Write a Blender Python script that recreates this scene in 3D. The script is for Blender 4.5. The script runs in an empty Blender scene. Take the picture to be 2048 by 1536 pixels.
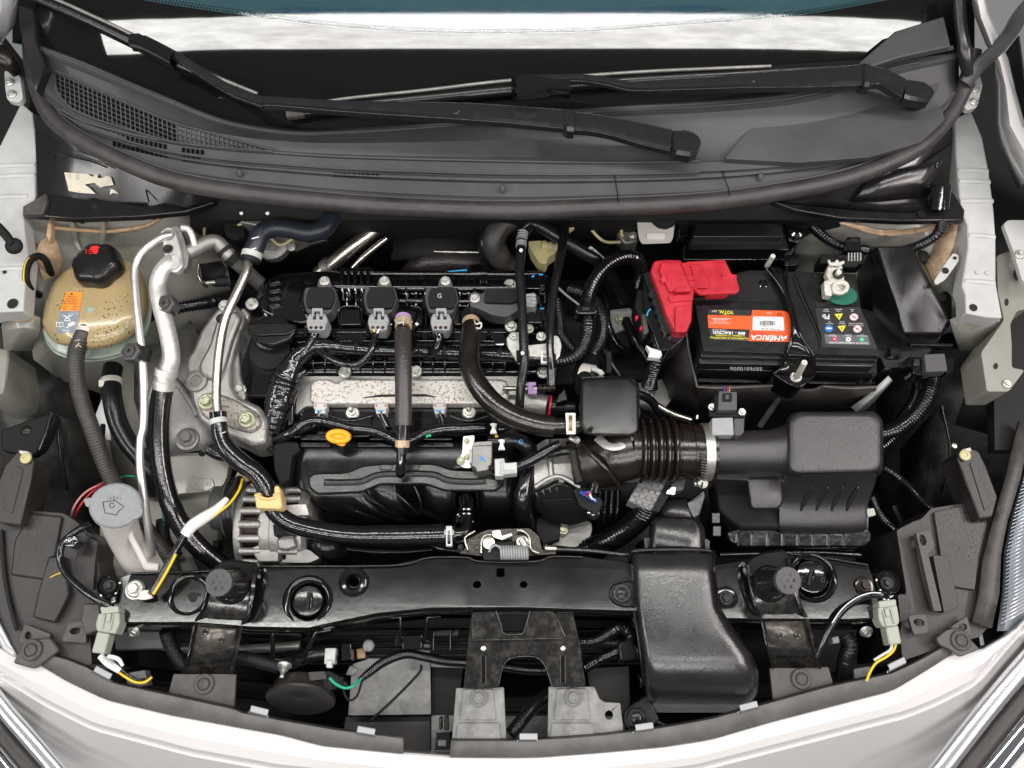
import bpy,bmesh,math,random
from mathutils import Vector,Matrix
from mathutils.bvhtree import BVHTree
from mathutils.geometry import tessellate_polygon
random.seed(7)
sc=bpy.context.scene
col=sc.collection
R=math.radians
# ---------------------------------------------------------------- camera
FPX,PITCH,DIST=1704.0,70.0,1.25
CP,SP=math.cos(R(PITCH)),math.sin(R(PITCH))
CAM=Vector((0.0,-DIST*CP,DIST*SP))
cd=bpy.data.cameras.new('camera');co=bpy.data.objects.new('camera',cd);col.objects.link(co)
cd.sensor_width=36.0;cd.lens=36.0*FPX/2048.0;cd.clip_start=0.02;cd.clip_end=60
co.location=CAM;co.rotation_euler=(R(90-PITCH),0,0)
sc.camera=co
# ---------------------------------------------------------------- light
wd=bpy.data.worlds.new('World');sc.world=wd;wd.use_nodes=True
bg=wd.node_tree.nodes['Background'];bg.inputs[0].default_value=(0.95,0.98,1.0,1);bg.inputs[1].default_value=0.185
def area(name,loc,rot,sx,sy,power,color=(1,1,1)):
    l=bpy.data.lights.new(name,'AREA');l.shape='RECTANGLE';l.size=sx;l.size_y=sy;l.energy=power;l.color=color
    o=bpy.data.objects.new(name,l);col.objects.link(o);o.location=loc;o.rotation_euler=rot
    return o
area('overhead_light',(0.0,0.37,2.3),(0,0,0),4.4,0.11,55,(1,0.98,0.95))
area('overhead_light',(0.0,-1.05,2.3),(R(16),0,0),3.2,0.08,26,(1,0.98,0.96))  # added front light for crisp highlights, no known source here
area('overhead_light',(-0.3,-1.9,2.1),(R(40),0,0),3.0,0.12,30,(1,0.98,0.96))  # second added front light, put in for highlights on black parts
area('side_light',(2.1,-0.35,1.7),(0,R(58),0),0.22,1.6,32,(1,0.88,0.89))
area('side_light',(-2.2,-0.75,1.5),(0,R(-60),0),0.18,1.4,18,(1,0.98,0.96))  # strip light added on the left for highlights only
sc.view_settings.view_transform='Standard';sc.view_settings.look='None'
sc.view_settings.exposure=-0.12;sc.view_settings.gamma=1.0
sc.cycles.max_bounces=8;sc.cycles.glossy_bounces=4;sc.cycles.diffuse_bounces=3;sc.cycles.transmission_bounces=6
# ---------------------------------------------------------------- pixel rays -> places in the car (u,v in 2048x1536)
def ray(u,v):
    return Vector(((u-1024)/FPX,CP+SP*(768-v)/FPX,-SP+CP*(768-v)/FPX))
def P(u,v,z=0.0):
    d=ray(u,v);t=(z-CAM.z)/d.z
    return CAM+d*t
def S(u,v,z=0.0):
    return (z-CAM.z)/ray(u,v).z/FPX
def Q(p,z=0.0):
    return P(p[0],p[1],p[2] if len(p)>2 else z)
# ---------------------------------------------------------------- materials
MATS={}
def mat(name,color,rough=0.5,metal=0.0,bump=0.0,bscale=900.0,var=0.0,vscale=60.0,vcol=None,rvar=0.0,coat=0.0,spec=0.5,thr=None,trans=0.0,emit=None):
    m=bpy.data.materials.new(name);m.use_nodes=True;nt=m.node_tree;N=nt.nodes;L=nt.links
    b=N['Principled BSDF']
    b.inputs['Base Color'].default_value=(*color,1);b.inputs['Roughness'].default_value=rough;b.inputs['Metallic'].default_value=metal
    b.inputs['Specular IOR Level'].default_value=spec
    if coat:b.inputs['Coat Weight'].default_value=coat;b.inputs['Coat Roughness'].default_value=0.06
    if trans:b.inputs['Transmission Weight'].default_value=trans
    tc=N.new('ShaderNodeTexCoord')
    if var or vcol or rvar:
        n=N.new('ShaderNodeTexNoise');n.inputs['Scale'].default_value=vscale;n.inputs['Detail'].default_value=6;n.inputs['Roughness'].default_value=0.65
        L.new(tc.outputs['Object'],n.inputs['Vector'])
        if var or vcol:
            r=N.new('ShaderNodeValToRGB')
            lo,hi=thr if thr else (0.35,0.68)
            r.color_ramp.elements[0].position=lo;r.color_ramp.elements[1].position=hi
            c2=vcol if vcol else tuple(min(1,c*(1+var)) for c in color)
            c1=color if vcol else tuple(c*(1-var*0.6) for c in color)
            r.color_ramp.elements[0].color=(*c1,1);r.color_ramp.elements[1].color=(*c2,1)
            L.new(n.outputs['Fac'],r.inputs['Fac']);L.new(r.outputs['Color'],b.inputs['Base Color'])
        if rvar:
            mr=N.new('ShaderNodeMapRange');mr.inputs[1].default_value=0.3;mr.inputs[2].default_value=0.7
            mr.inputs[3].default_value=max(0.03,rough-rvar);mr.inputs[4].default_value=min(1,rough+rvar)
            L.new(n.outputs['Fac'],mr.inputs[0]);L.new(mr.outputs[0],b.inputs['Roughness'])
    if bump:
        n2=N.new('ShaderNodeTexNoise');n2.inputs['Scale'].default_value=bscale;n2.inputs['Detail'].default_value=3
        L.new(tc.outputs['Object'],n2.inputs['Vector'])
        bp=N.new('ShaderNodeBump');bp.inputs['Strength'].default_value=bump;bp.inputs['Distance'].default_value=0.001
        L.new(n2.outputs['Fac'],bp.inputs['Height']);L.new(bp.outputs['Normal'],b.inputs['Normal'])
    if emit:
        b.inputs['Emission Color'].default_value=(*color,1);b.inputs['Emission Strength'].default_value=emit
    MATS[name]=m
    return m
mat('satin_black_plastic',(0.009,0.0086,0.0086),0.22,bump=0.12,bscale=900,rvar=0.07,vscale=35,spec=0.5)
mat('grained_black_plastic',(0.020,0.019,0.0185),0.33,bump=0.5,bscale=900,rvar=0.05,vscale=30,spec=1.0)
mat('gloss_black_plastic',(0.004,0.004,0.004),0.09,bump=0.10,bscale=160,rvar=0.04,vscale=40,spec=0.9)
mat('gloss_black_paint',(0.006,0.0056,0.0052),0.11,bump=0.03,bscale=120,rvar=0.03,vscale=14,spec=0.6)
mat('matte_black',(0.010,0.010,0.010),0.65,spec=0.25)
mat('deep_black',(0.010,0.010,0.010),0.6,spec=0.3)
mat('cowl_plastic',(0.058,0.058,0.060),0.46,bump=0.5,bscale=1300,var=0.25,vscale=9,rvar=0.08)
mat('seal_rubber',(0.040,0.036,0.036),0.38,bump=0.5,bscale=700,var=0.5,vscale=25,rvar=0.1)
mat('black_rubber',(0.010,0.010,0.0115),0.25,bump=0.2,bscale=600,rvar=0.08,vscale=30)
mat('wet_rubber',(0.006,0.006,0.0075),0.13,bump=0.2,bscale=420,rvar=0.06,vscale=60,spec=0.8)
mat('blue_black_rubber',(0.017,0.020,0.030),0.36,bump=0.2,bscale=900,rvar=0.08)
mat('grey_rubber',(0.040,0.037,0.034),0.42,bump=0.5,bscale=600,var=0.3,vscale=40)
mat('brown_rubber',(0.010,0.0076,0.0062),0.2,bump=0.2,bscale=600,var=0.6,vscale=22,rvar=0.06,spec=0.8)
mat('foam_sleeve',(0.036,0.029,0.028),0.33,bump=1.0,bscale=420,var=0.3,vscale=300,spec=0.9)
mat('vinyl_tape',(0.006,0.006,0.0075),0.12,bump=0.9,bscale=130,rvar=0.06,vscale=80,spec=0.9)
mat('fabric_sleeve',(0.034,0.030,0.028),0.5,bump=1.0,bscale=480,var=0.5,vscale=420)
mat('braid',(0.013,0.013,0.014),0.42,bump=1.0,bscale=700)
mat('cast_aluminium',(0.40,0.39,0.37),0.42,metal=0.75,bump=0.55,bscale=420,var=0.25,vscale=35,rvar=0.08)
mat('dull_aluminium',(0.27,0.265,0.25),0.45,metal=0.7,bump=0.5,bscale=420,var=0.3,vscale=30)
mat('bright_aluminium',(0.76,0.74,0.71),0.33,metal=0.85,bump=0.3,bscale=700,var=0.12,vscale=60)
mat('pale_aluminium',(0.62,0.60,0.58),0.42,metal=0.6,bump=0.5,bscale=600,var=0.2,vscale=90)
mat('steel_pipe',(0.52,0.50,0.44),0.26,metal=0.95,bump=0.15,bscale=300,var=0.15,vscale=30)
mat('zinc',(0.62,0.62,0.57),0.34,metal=0.85,bump=0.2,bscale=400,var=0.2,vscale=200)
mat('olive_zinc',(0.42,0.44,0.30),0.36,metal=0.7,bump=0.2,bscale=400)
mat('dark_steel',(0.035,0.030,0.027),0.25,metal=0.7,bump=0.3,bscale=300,var=0.4)
mat('black_bolt',(0.030,0.030,0.030),0.35,metal=0.4,bump=0.3,bscale=500,var=0.5,vscale=150)
mat('rusty_plate',(0.55,0.53,0.50),0.40,metal=0.5,vcol=(0.20,0.115,0.065),vscale=300,thr=(0.53,0.63),bump=0.3,bscale=600)
mat('rusted_aluminium',(0.40,0.37,0.34),0.5,metal=0.6,vcol=(0.13,0.075,0.05),vscale=220,thr=(0.5,0.64),bump=0.5,bscale=500)
mat('body_primer',(0.25,0.244,0.212),0.33,bump=0.05,bscale=200,var=0.14,vscale=12,coat=0.2)
mat('duct_plastic',(0.011,0.0104,0.010),0.27,bump=0.25,bscale=400,rvar=0.07,vscale=25,spec=1.0)
mat('rail_paint',(0.47,0.472,0.462),0.36,bump=0.08,bscale=250,var=0.10,vscale=30)
mat('white_paint',(0.66,0.645,0.63),0.24,coat=0.5,bump=0.03,bscale=3000)
mat('silver_paint',(0.48,0.48,0.49),0.28,metal=0.3,coat=0.3)
mat('seam_sealer',(0.43,0.30,0.19),0.55,bump=1.0,bscale=160,var=0.35,vscale=90)
mat('orange_sealer',(0.42,0.28,0.16),0.55,bump=0.8,bscale=150,var=0.3,vscale=90)
mat('bracket_plastic',(0.060,0.056,0.052),0.42,bump=0.4,bscale=800,var=0.45,vscale=45,rvar=0.12)
mat('pale_bracket',(0.19,0.19,0.185),0.42,bump=0.4,bscale=600,var=0.45,vscale=55,rvar=0.1)
mat('trim_strip',(0.11,0.106,0.10),0.5,bump=0.3,bscale=700,var=0.3,vscale=30)
mat('housing_plastic',(0.026,0.023,0.0215),0.36,bump=0.3,bscale=900,var=0.5,vscale=14,rvar=0.08)
mat('scuffed_black',(0.009,0.0085,0.008),0.17,vcol=(0.055,0.048,0.040),vscale=75,thr=(0.46,0.85),bump=0.12,bscale=250,spec=0.8,rvar=0.05)
mat('liner_plastic',(0.016,0.016,0.016),0.36,vcol=(0.085,0.082,0.078),vscale=11,thr=(0.44,0.70),bump=0.4,bscale=300)
mat('grey_plastic',(0.30,0.305,0.305),0.42,bump=0.15,bscale=700,var=0.1)
mat('pale_grey_plastic',(0.52,0.53,0.51),0.42,bump=0.15,bscale=700,var=0.08)
mat('washer_cap_grey',(0.25,0.262,0.268),0.45,bump=0.5,bscale=700,var=0.12,vscale=120)
mat('greenish_grey',(0.36,0.38,0.32),0.38,bump=0.15,bscale=600)
mat('dark_grey_plastic',(0.065,0.065,0.065),0.45,bump=0.3,bscale=900)
mat('white_plastic',(0.78,0.77,0.72),0.4)
mat('milky_plastic',(0.56,0.53,0.49),0.32,bump=0.1,bscale=200)
mat('red_plastic',(0.46,0.013,0.028),0.36,bump=0.2,bscale=500,var=0.22,vscale=45,rvar=0.1)
mat('sticker_orange',(0.83,0.10,0.015),0.35)
mat('warning_orange',(0.85,0.27,0.03),0.35,var=0.15,vscale=200)
mat('warning_grey',(0.20,0.23,0.27),0.35,vcol=(0.5,0.52,0.55),vscale=120,thr=(0.55,0.75))
mat('sticker_white',(0.80,0.80,0.79),0.4)
mat('sticker_black',(0.012,0.012,0.013),0.38)
mat('sticker_grey',(0.10,0.105,0.115),0.4)
mat('sticker_yellow',(0.78,0.68,0.04),0.4)
mat('sticker_blue',(0.02,0.15,0.55),0.4)
mat('sticker_red',(0.65,0.02,0.05),0.4)
mat('sticker_pink',(0.75,0.40,0.38),0.4)
mat('sticker_green',(0.02,0.42,0.16),0.4)
mat('print_red',(0.80,0.03,0.025),0.4)
mat('print_dark',(0.12,0.08,0.05),0.5)
mat('amber_plastic',(0.88,0.42,0.015),0.35)
mat('cream_clip',(0.72,0.52,0.22),0.45)
mat('tan_clamp',(0.60,0.45,0.28),0.4,metal=0.2)
mat('ivory_clamp',(0.68,0.65,0.57),0.38,metal=0.2)
mat('lilac_plastic',(0.48,0.30,0.58),0.4)
mat('yellow_wire',(0.80,0.55,0.02),0.35)
mat('green_wire',(0.01,0.35,0.20),0.35)
mat('red_wire',(0.55,0.02,0.03),0.35)
mat('blue_wire',(0.04,0.10,0.60),0.35)
mat('pink_wire',(0.62,0.22,0.22),0.4)
mat('blue_mark',(0.02,0.32,0.70),0.4)
mat('green_felt',(0.015,0.13,0.085),0.85,bump=1.0,bscale=900,var=0.3,vscale=400)
mat('lead_terminal',(0.62,0.61,0.54),0.5,metal=0.35,bump=0.9,bscale=500,var=0.2,vscale=150)
mat('torn_paper',(0.62,0.57,0.46),0.7,vcol=(0.30,0.27,0.22),vscale=90,thr=(0.52,0.75))
mat('yellowed_plastic',(0.52,0.47,0.24),0.4)
mat('chrome',(0.85,0.85,0.87),0.06,metal=1.0)
mat('copper',(0.028,0.012,0.010),0.4,metal=0.3,vcol=(0.25,0.05,0.03),vscale=120,thr=(0.56,0.7))
mat('frit_black',(0.006,0.0065,0.006),0.02,spec=0.34)
mat('floor_grey',(0.33,0.33,0.335),0.6,var=0.06,vscale=4)
mat('dashboard_blue',(0.055,0.098,0.112),0.5,var=0.1,vscale=20)
mat('bright_trim',(0.78,0.78,0.80),0.2,metal=0.9)
mat('void_black',(0.0025,0.0025,0.0025),0.8,spec=0.1)
mat('worn_sheen_paint',(0.060,0.054,0.047),0.30,metal=0.5,bump=0.3,bscale=350,vcol=(0.19,0.172,0.15),vscale=50,thr=(0.40,0.66))  # worn metal and its lit sheen both put into this paler colour
mat('lamp_silver',(0.60,0.615,0.63),0.25,metal=0.35,bump=0.2,bscale=80)
mat('dash_vent',(0.025,0.075,0.115),0.5)
mat('red_cover_sheen',(0.014,0.0125,0.0125),0.27,bump=0.03,bscale=300,rvar=0.06,vscale=15,spec=0.8)
def special():
    m=mat('tank_tan',(0.50,0.385,0.19),0.22,coat=0.3);nt=m.node_tree;N=nt.nodes;L=nt.links;b=N['Principled BSDF']
    tc=N.new('ShaderNodeTexCoord')
    v=N.new('ShaderNodeTexVoronoi');v.inputs['Scale'].default_value=235;L.new(tc.outputs['Object'],v.inputs['Vector'])
    n=N.new('ShaderNodeTexNoise');n.inputs['Scale'].default_value=26;n.inputs['Detail'].default_value=2;L.new(tc.outputs['Object'],n.inputs['Vector'])
    a=N.new('ShaderNodeMath');a.operation='MULTIPLY_ADD';L.new(n.outputs['Fac'],a.inputs[0]);a.inputs[1].default_value=-1.3;a.inputs[2].default_value=1.0
    s=N.new('ShaderNodeMath');s.operation='ADD';L.new(v.outputs['Distance'],s.inputs[0]);L.new(a.outputs[0],s.inputs[1])
    r=N.new('ShaderNodeValToRGB');e=r.color_ramp.elements
    e[0].position=0.53;e[0].color=(0.13,0.105,0.05,1);e[1].position=0.58;e[1].color=(0.46,0.37,0.20,1)
    e2=e.new(0.70);e2.color=(0.38,0.285,0.14,1);L.new(s.outputs[0],r.inputs['Fac'])
    n3=N.new('ShaderNodeTexNoise');n3.inputs['Scale'].default_value=420;L.new(tc.outputs['Object'],n3.inputs['Vector'])
    mx=N.new('ShaderNodeMix');mx.data_type='RGBA';mx.blend_type='MULTIPLY';mx.inputs[0].default_value=0.35
    L.new(r.outputs['Color'],mx.inputs[6]);L.new(n3.outputs['Color'],mx.inputs[7]);
    L.new(r.outputs['Color'],b.inputs['Base Color'])
    b.inputs['Subsurface Weight'].default_value=0.15;b.inputs['Subsurface Radius'].default_value=(0.01,0.007,0.003)
    m=mat('tank_green',(0.30,0.355,0.30),0.3,coat=0.2)
    m.node_tree.nodes['Principled BSDF'].inputs['Subsurface Weight'].default_value=0.2
    m=mat('window_glass',(0.62,0.86,0.88),0.02);N=m.node_tree.nodes;L=m.node_tree.links
    g=N.new('ShaderNodeBsdfGlossy');g.inputs['Roughness'].default_value=0.03
    t=N.new('ShaderNodeBsdfTransparent');t.inputs[0].default_value=(0.62,0.86,0.90,1)
    fr=N.new('ShaderNodeFresnel');fr.inputs[0].default_value=1.5
    ms=N.new('ShaderNodeMixShader');L.new(fr.outputs[0],ms.inputs[0]);L.new(t.outputs[0],ms.inputs[1]);L.new(g.outputs[0],ms.inputs[2])
    L.new(ms.outputs[0],N['Material Output'].inputs['Surface'])
    m=mat('lamp_lens',(0.9,0.95,1.0),0.03);N=m.node_tree.nodes;L=m.node_tree.links
    g=N.new('ShaderNodeBsdfGlossy');g.inputs['Roughness'].default_value=0.04
    t=N.new('ShaderNodeBsdfTransparent');t.inputs[0].default_value=(0.88,0.92,0.95,1)
    fr=N.new('ShaderNodeFresnel');fr.inputs[0].default_value=1.5
    ms=N.new('ShaderNodeMixShader');L.new(fr.outputs[0],ms.inputs[0]);L.new(t.outputs[0],ms.inputs[1]);L.new(g.outputs[0],ms.inputs[2])
    L.new(ms.outputs[0],N['Material Output'].inputs['Surface'])
special()
def smear(nm,a,b,sc3):
    m=MATS[nm];N=m.node_tree.nodes;L=m.node_tree.links;tc=N.new('ShaderNodeTexCoord');mp=N.new('ShaderNodeMapping');mp.inputs['Scale'].default_value=sc3
    n=N.new('ShaderNodeTexNoise');n.inputs['Scale'].default_value=1;n.inputs['Detail'].default_value=8;n.inputs['Roughness'].default_value=0.7
    mr=N.new('ShaderNodeMapRange');mr.inputs[1].default_value=.35;mr.inputs[2].default_value=.65;mr.inputs[3].default_value=a;mr.inputs[4].default_value=b
    L.new(tc.outputs['Object'],mp.inputs['Vector']);L.new(mp.outputs[0],n.inputs['Vector']);L.new(n.outputs['Fac'],mr.inputs[0]);return m,mr,L,N
m_,r_,l_,n_=smear('frit_black',.24,.36,(14,90,90));l_.new(r_.outputs[0],n_['Principled BSDF'].inputs['Specular IOR Level'])
M=MATS
# ---------------------------------------------------------------- object helpers
WL={};GEO={}
def tag(o,label,cat,group=None):
    o['label']=label;o['category']=cat
    if group:o['group']=group
    return o
def thing(name,label,cat,u,v,z=0.0,group=None):
    o=bpy.data.objects.new(name,None);col.objects.link(o);o.location=P(u,v,z);o.empty_display_size=0.02
    WL[o.name]=Vector(o.location)
    return tag(o,label,cat,group)
def mk(name,verts,faces,m,parent=None,smooth=True,bev=0.0,bseg=2,label=None,cat=None,group=None,solid=0.0,sub=0,auto=35):
    verts=[Vector(v) for v in verts]
    if parent is not None:off=WL[parent.name]
    else:
        lo=min(v.z for v in verts);n=len(verts)
        off=Vector((sum(v.x for v in verts)/n,sum(v.y for v in verts)/n,lo))
    me=bpy.data.meshes.new(name);me.from_pydata([v-off for v in verts],[],faces);me.validate()
    bm=bmesh.new();bm.from_mesh(me);bmesh.ops.recalc_face_normals(bm,faces=bm.faces);bm.to_mesh(me);bm.free()
    me.materials.append(M[m])
    if smooth:
        me.polygons.foreach_set('use_smooth',[True]*len(me.polygons));me.set_sharp_from_angle(angle=R(auto))
    o=bpy.data.objects.new(name,me);col.objects.link(o)
    if parent is not None:o.parent=parent
    else:o.location=off
    WL[o.name]=off;GEO[o.name]=(verts,faces)
    if solid:
        md=o.modifiers.new('thick','SOLIDIFY');md.thickness=solid;md.offset=-1
    if bev:
        md=o.modifiers.new('bevel','BEVEL');md.width=bev;md.segments=bseg;md.limit_method='ANGLE';md.angle_limit=R(38);md.harden_normals=False
        if smooth:me.set_sharp_from_angle(angle=R(75))
    if sub:
        md=o.modifiers.new('sub','SUBSURF');md.levels=sub;md.render_levels=sub
        me.set_sharp_from_angle(angle=R(180))
    if label:tag(o,label,cat,group)
    return o
def kind(o,k):o['kind']=k;return o
def rect(u,v,w,h,rot=0,r=0,n=4):
    c,s=math.cos(R(rot)),math.sin(R(rot))
    pts=[(-w/2,-h/2),(w/2,-h/2),(w/2,h/2),(-w/2,h/2)]
    if r:pts=rp(pts,r,n)
    return [(u+x*c-y*s,v+x*s+y*c) for x,y in pts]
def rp(pts,r,n=3):
    out=[];k=len(pts)
    for i in range(k):
        rr=r[i] if isinstance(r,(list,tuple)) else r
        a,b,c=Vector(pts[i-1][:2]),Vector(pts[i][:2]),Vector(pts[(i+1)% k][:2])
        e1,e2=a-b,c-b;l1,l2=e1.length,e2.length
        d=min(rr,l1*0.45,l2*0.45)
        if d <= 0 or l1 == 0 or l2 == 0:out.append(tuple(b));continue
        p,q=b+e1*(d/l1),b+e2*(d/l2)
        for j in range(n+1):
            t=j/n;w=p*(1-t)**2+b*2*t*(1-t)+q*t*t
            out.append((w.x,w.y))
    return out
def ell(u,v,a,b=None,rot=0,n=24,a0=0,a1=360):
    b=a if b is None else b;c,s=math.cos(R(rot)),math.sin(R(rot));out=[]
    full=abs(a1-a0)>= 360
    for i in range(n if full else n+1):
        t=R(a0+(a1-a0)*i/n);x,y=a*math.cos(t),b*math.sin(t)
        out.append((u+x*c-y*s,v+x*s+y*c))
    return out
def dedupe(pts):
    out=[]
    for p in pts:
        if not out or (Vector(p[:2])-Vector(out[-1][:2])).length>0.05:out.append(p)
    if len(out)>1 and (Vector(out[0][:2])-Vector(out[-1][:2])).length<0.05:out.pop()
    return out
def prism(name,pts,z,th,m,parent=None,bev=0.0015,holes=(),tp=1.0,shift=(0,0),smooth=True,**k):
    """outline in picture units at height z, extruded straight down by th metres"""
    loops=[[Q(p,z) for p in dedupe(pts)]]+[[Q(p,z) for p in dedupe(h)] for h in holes]
    top=[p for l in loops for p in l];n=len(top)
    c=sum((p for p in loops[0]),Vector())/len(loops[0])
    bot=[]
    for p in top:
        q=c+(p-c)*tp;bot.append(Vector((q.x+shift[0],q.y+shift[1],p.z-th)))
    faces=[]
    if holes:
        tris=tessellate_polygon([[Vector((p.x,p.y,0)) for p in l] for l in loops])
        for t in tris:faces.append(tuple(t));faces.append(tuple(i+n for i in reversed(t)))
    else:
        faces.append(tuple(range(n)));faces.append(tuple(range(2*n-1,n-1,-1)))
    o=0
    for l in loops:
        for i in range(len(l)):
            a,b=o+i,o+(i+1)% len(l);faces.append((a,b,b+n,a+n))
        o += len(l)
    return mk(name,top+bot,faces,m,parent,smooth=smooth,bev=bev,**k)
def loft(name,rings,m,parent=None,cap0=True,cap1=True,closed=True,**k):
    n=len(rings[0]);verts=[p for r in rings for p in r];faces=[]
    for i in range(len(rings)-1):
        for j in range(n if closed else n-1):
            a,b=i*n+j,i*n+(j+1)% n;faces.append((a,b,b+n,a+n))
    if closed and cap0:faces.append(tuple(range(n)))
    if closed and cap1:faces.append(tuple(range((len(rings)-1)*n,len(rings)*n)))
    return mk(name,verts,faces,m,parent,**k)
def dome(name,outline,levels,m,parent=None,**k):
    """levels: (scale, z[, du, dv]) of the outline about its centre"""
    outline=dedupe(outline);cu=sum(p[0] for p in outline)/len(outline);cv=sum(p[1] for p in outline)/len(outline)
    rings=[]
    for l in levels:
        s,z=l[0],l[1];du,dv=(l[2],l[3]) if len(l)>2 else (0,0)
        sx,sy=s if isinstance(s,tuple) else (s,s)
        rings.append([P(cu+(p[0]-cu)*sx+du,cv+(p[1]-cv)*sy+dv,z) for p in outline])
    return loft(name,rings,m,parent,**k)
def sheet(name,rows,m,parent=None,solid=0.003,**k):
    return loft(name,[[Q(p) for p in r] for r in rows],m,parent,closed=False,solid=solid,**k)
def crom(pts,n):
    out=[];k=len(pts)
    for i in range(k-1):
        p0=pts[i-1] if i>0 else pts[i]*2-pts[i+1];p1,p2=pts[i],pts[i+1];p3=pts[i+2] if i+2<k else pts[i+1]*2-pts[i]
        for j in range(n):
            t=j/n
            out.append(0.5*((2*p1)+(p2-p0)*t+(2*p0-5*p1+4*p2-p3)*t*t+(3*p1-p0-3*p2+p3)*t**3))
    out.append(pts[-1]);return out
def tube(name,pts,r,m,parent=None,res=14,n=6,ribs=None,wob=0.0,flat=1.0,world=False,smoothpath=True,step=None,**k):
    """pts (u,v,z); r in picture units (number or list per control point); ribs=(period px, depth fraction)"""
    W3=[Vector(p) for p in pts] if world else [Q(p) for p in pts]
    if world:sc_=[1.0]*len(pts)
    else:sc_=[S(*p) for p in pts]
    rr=[(r[i] if isinstance(r,(list,tuple)) else r)*sc_[i] for i in range(len(pts))]
    V4=[Vector((p.x,p.y,p.z,q)) for p,q in zip(W3,rr)]
    if smoothpath and len(V4)>2:path=crom(V4,n)
    else:path=V4
    if ribs or step:
        s0=sum(sc_)/len(sc_);per=(ribs[0]*s0) if ribs else step*s0
        st=per/6 if ribs else per;cum=[0.0]
        for a,b in zip(path,path[1:]):cum.append(cum[-1]+(b-a).xyz.length)
        N_=max(2,min(1400,int(cum[-1]/st)));new=[];j=0
        for i in range(N_+1):
            d=cum[-1]*i/N_
            while j<len(cum)-2 and cum[j+1]<d:j += 1
            t=(d-cum[j])/max(1e-9,cum[j+1]-cum[j]);q=path[j].lerp(path[j+1],min(1,t))
            if ribs:
                w=math.sin(2*math.pi*d/per);q.w *= 1-ribs[1]*0.5*(1-(1 if w>0.2 else -1 if w<-0.2 else w*5))
            new.append(q)
        path=new
    verts=[];faces=[];nrm=None;L=len(path)
    for i,q in enumerate(path):
        t=(path[min(i+1,L-1)]-path[max(i-1,0)]).xyz
        t=t.normalized() if t.length>0 else Vector((0,0,1))
        if nrm is None:
            up=Vector((0,0,1)) if abs(t.z)<0.9 else Vector((0,1,0));nrm=(up-t*up.dot(t)).normalized()
        else:
            nn=nrm-t*nrm.dot(t);nrm=nn.normalized() if nn.length>1e-6 else nrm
        b=t.cross(nrm);rad=q.w*(1+(random.uniform(-wob,wob) if wob else 0))
        for a in range(res):
            an=2*math.pi*(a+0.5)/res
            verts.append(q.xyz+nrm*(math.cos(an)*rad*flat)+b*(math.sin(an)*rad))
    for i in range(L-1):
        for j in range(res):
            a,b=i*res+j,i*res+(j+1)% res;faces.append((a,b,b+res,a+res))
    faces.append(tuple(range(res)));faces.append(tuple(range((L-1)*res,L*res)))
    return mk(name,verts,faces,m,parent,auto=55 if res>6 else 30,**k)
def lathe(name,u,v,z,prof,m,parent=None,axis=(0,0,1),seg=28,gear=None,**k):
    """prof (radius px, height px) along axis from P(u,v,z)"""
    s=S(u,v,z);o=P(u,v,z);a=Vector(axis).normalized()
    x=a.cross(Vector((0,1,0))) if abs(a.y)<0.9 else a.cross(Vector((1,0,0)))
    x.normalize();y=a.cross(x);rings=[]
    for r,h in prof:
        ring=[]
        for i in range(seg):
            t=2*math.pi*i/seg;rr=max(r,0.05)
            if gear:rr *= 1+gear[1]*(math.cos(t*gear[0]+gear[2]) if len(gear)>2 else (1 if math.sin(t*gear[0])>0 else 0))
            ring.append(o+a*(h*s)+(x*math.cos(t)+y*math.sin(t))*(rr*s))
        rings.append(ring)
    return loft(name,rings,m,parent,**k)
UNIT={}
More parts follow.
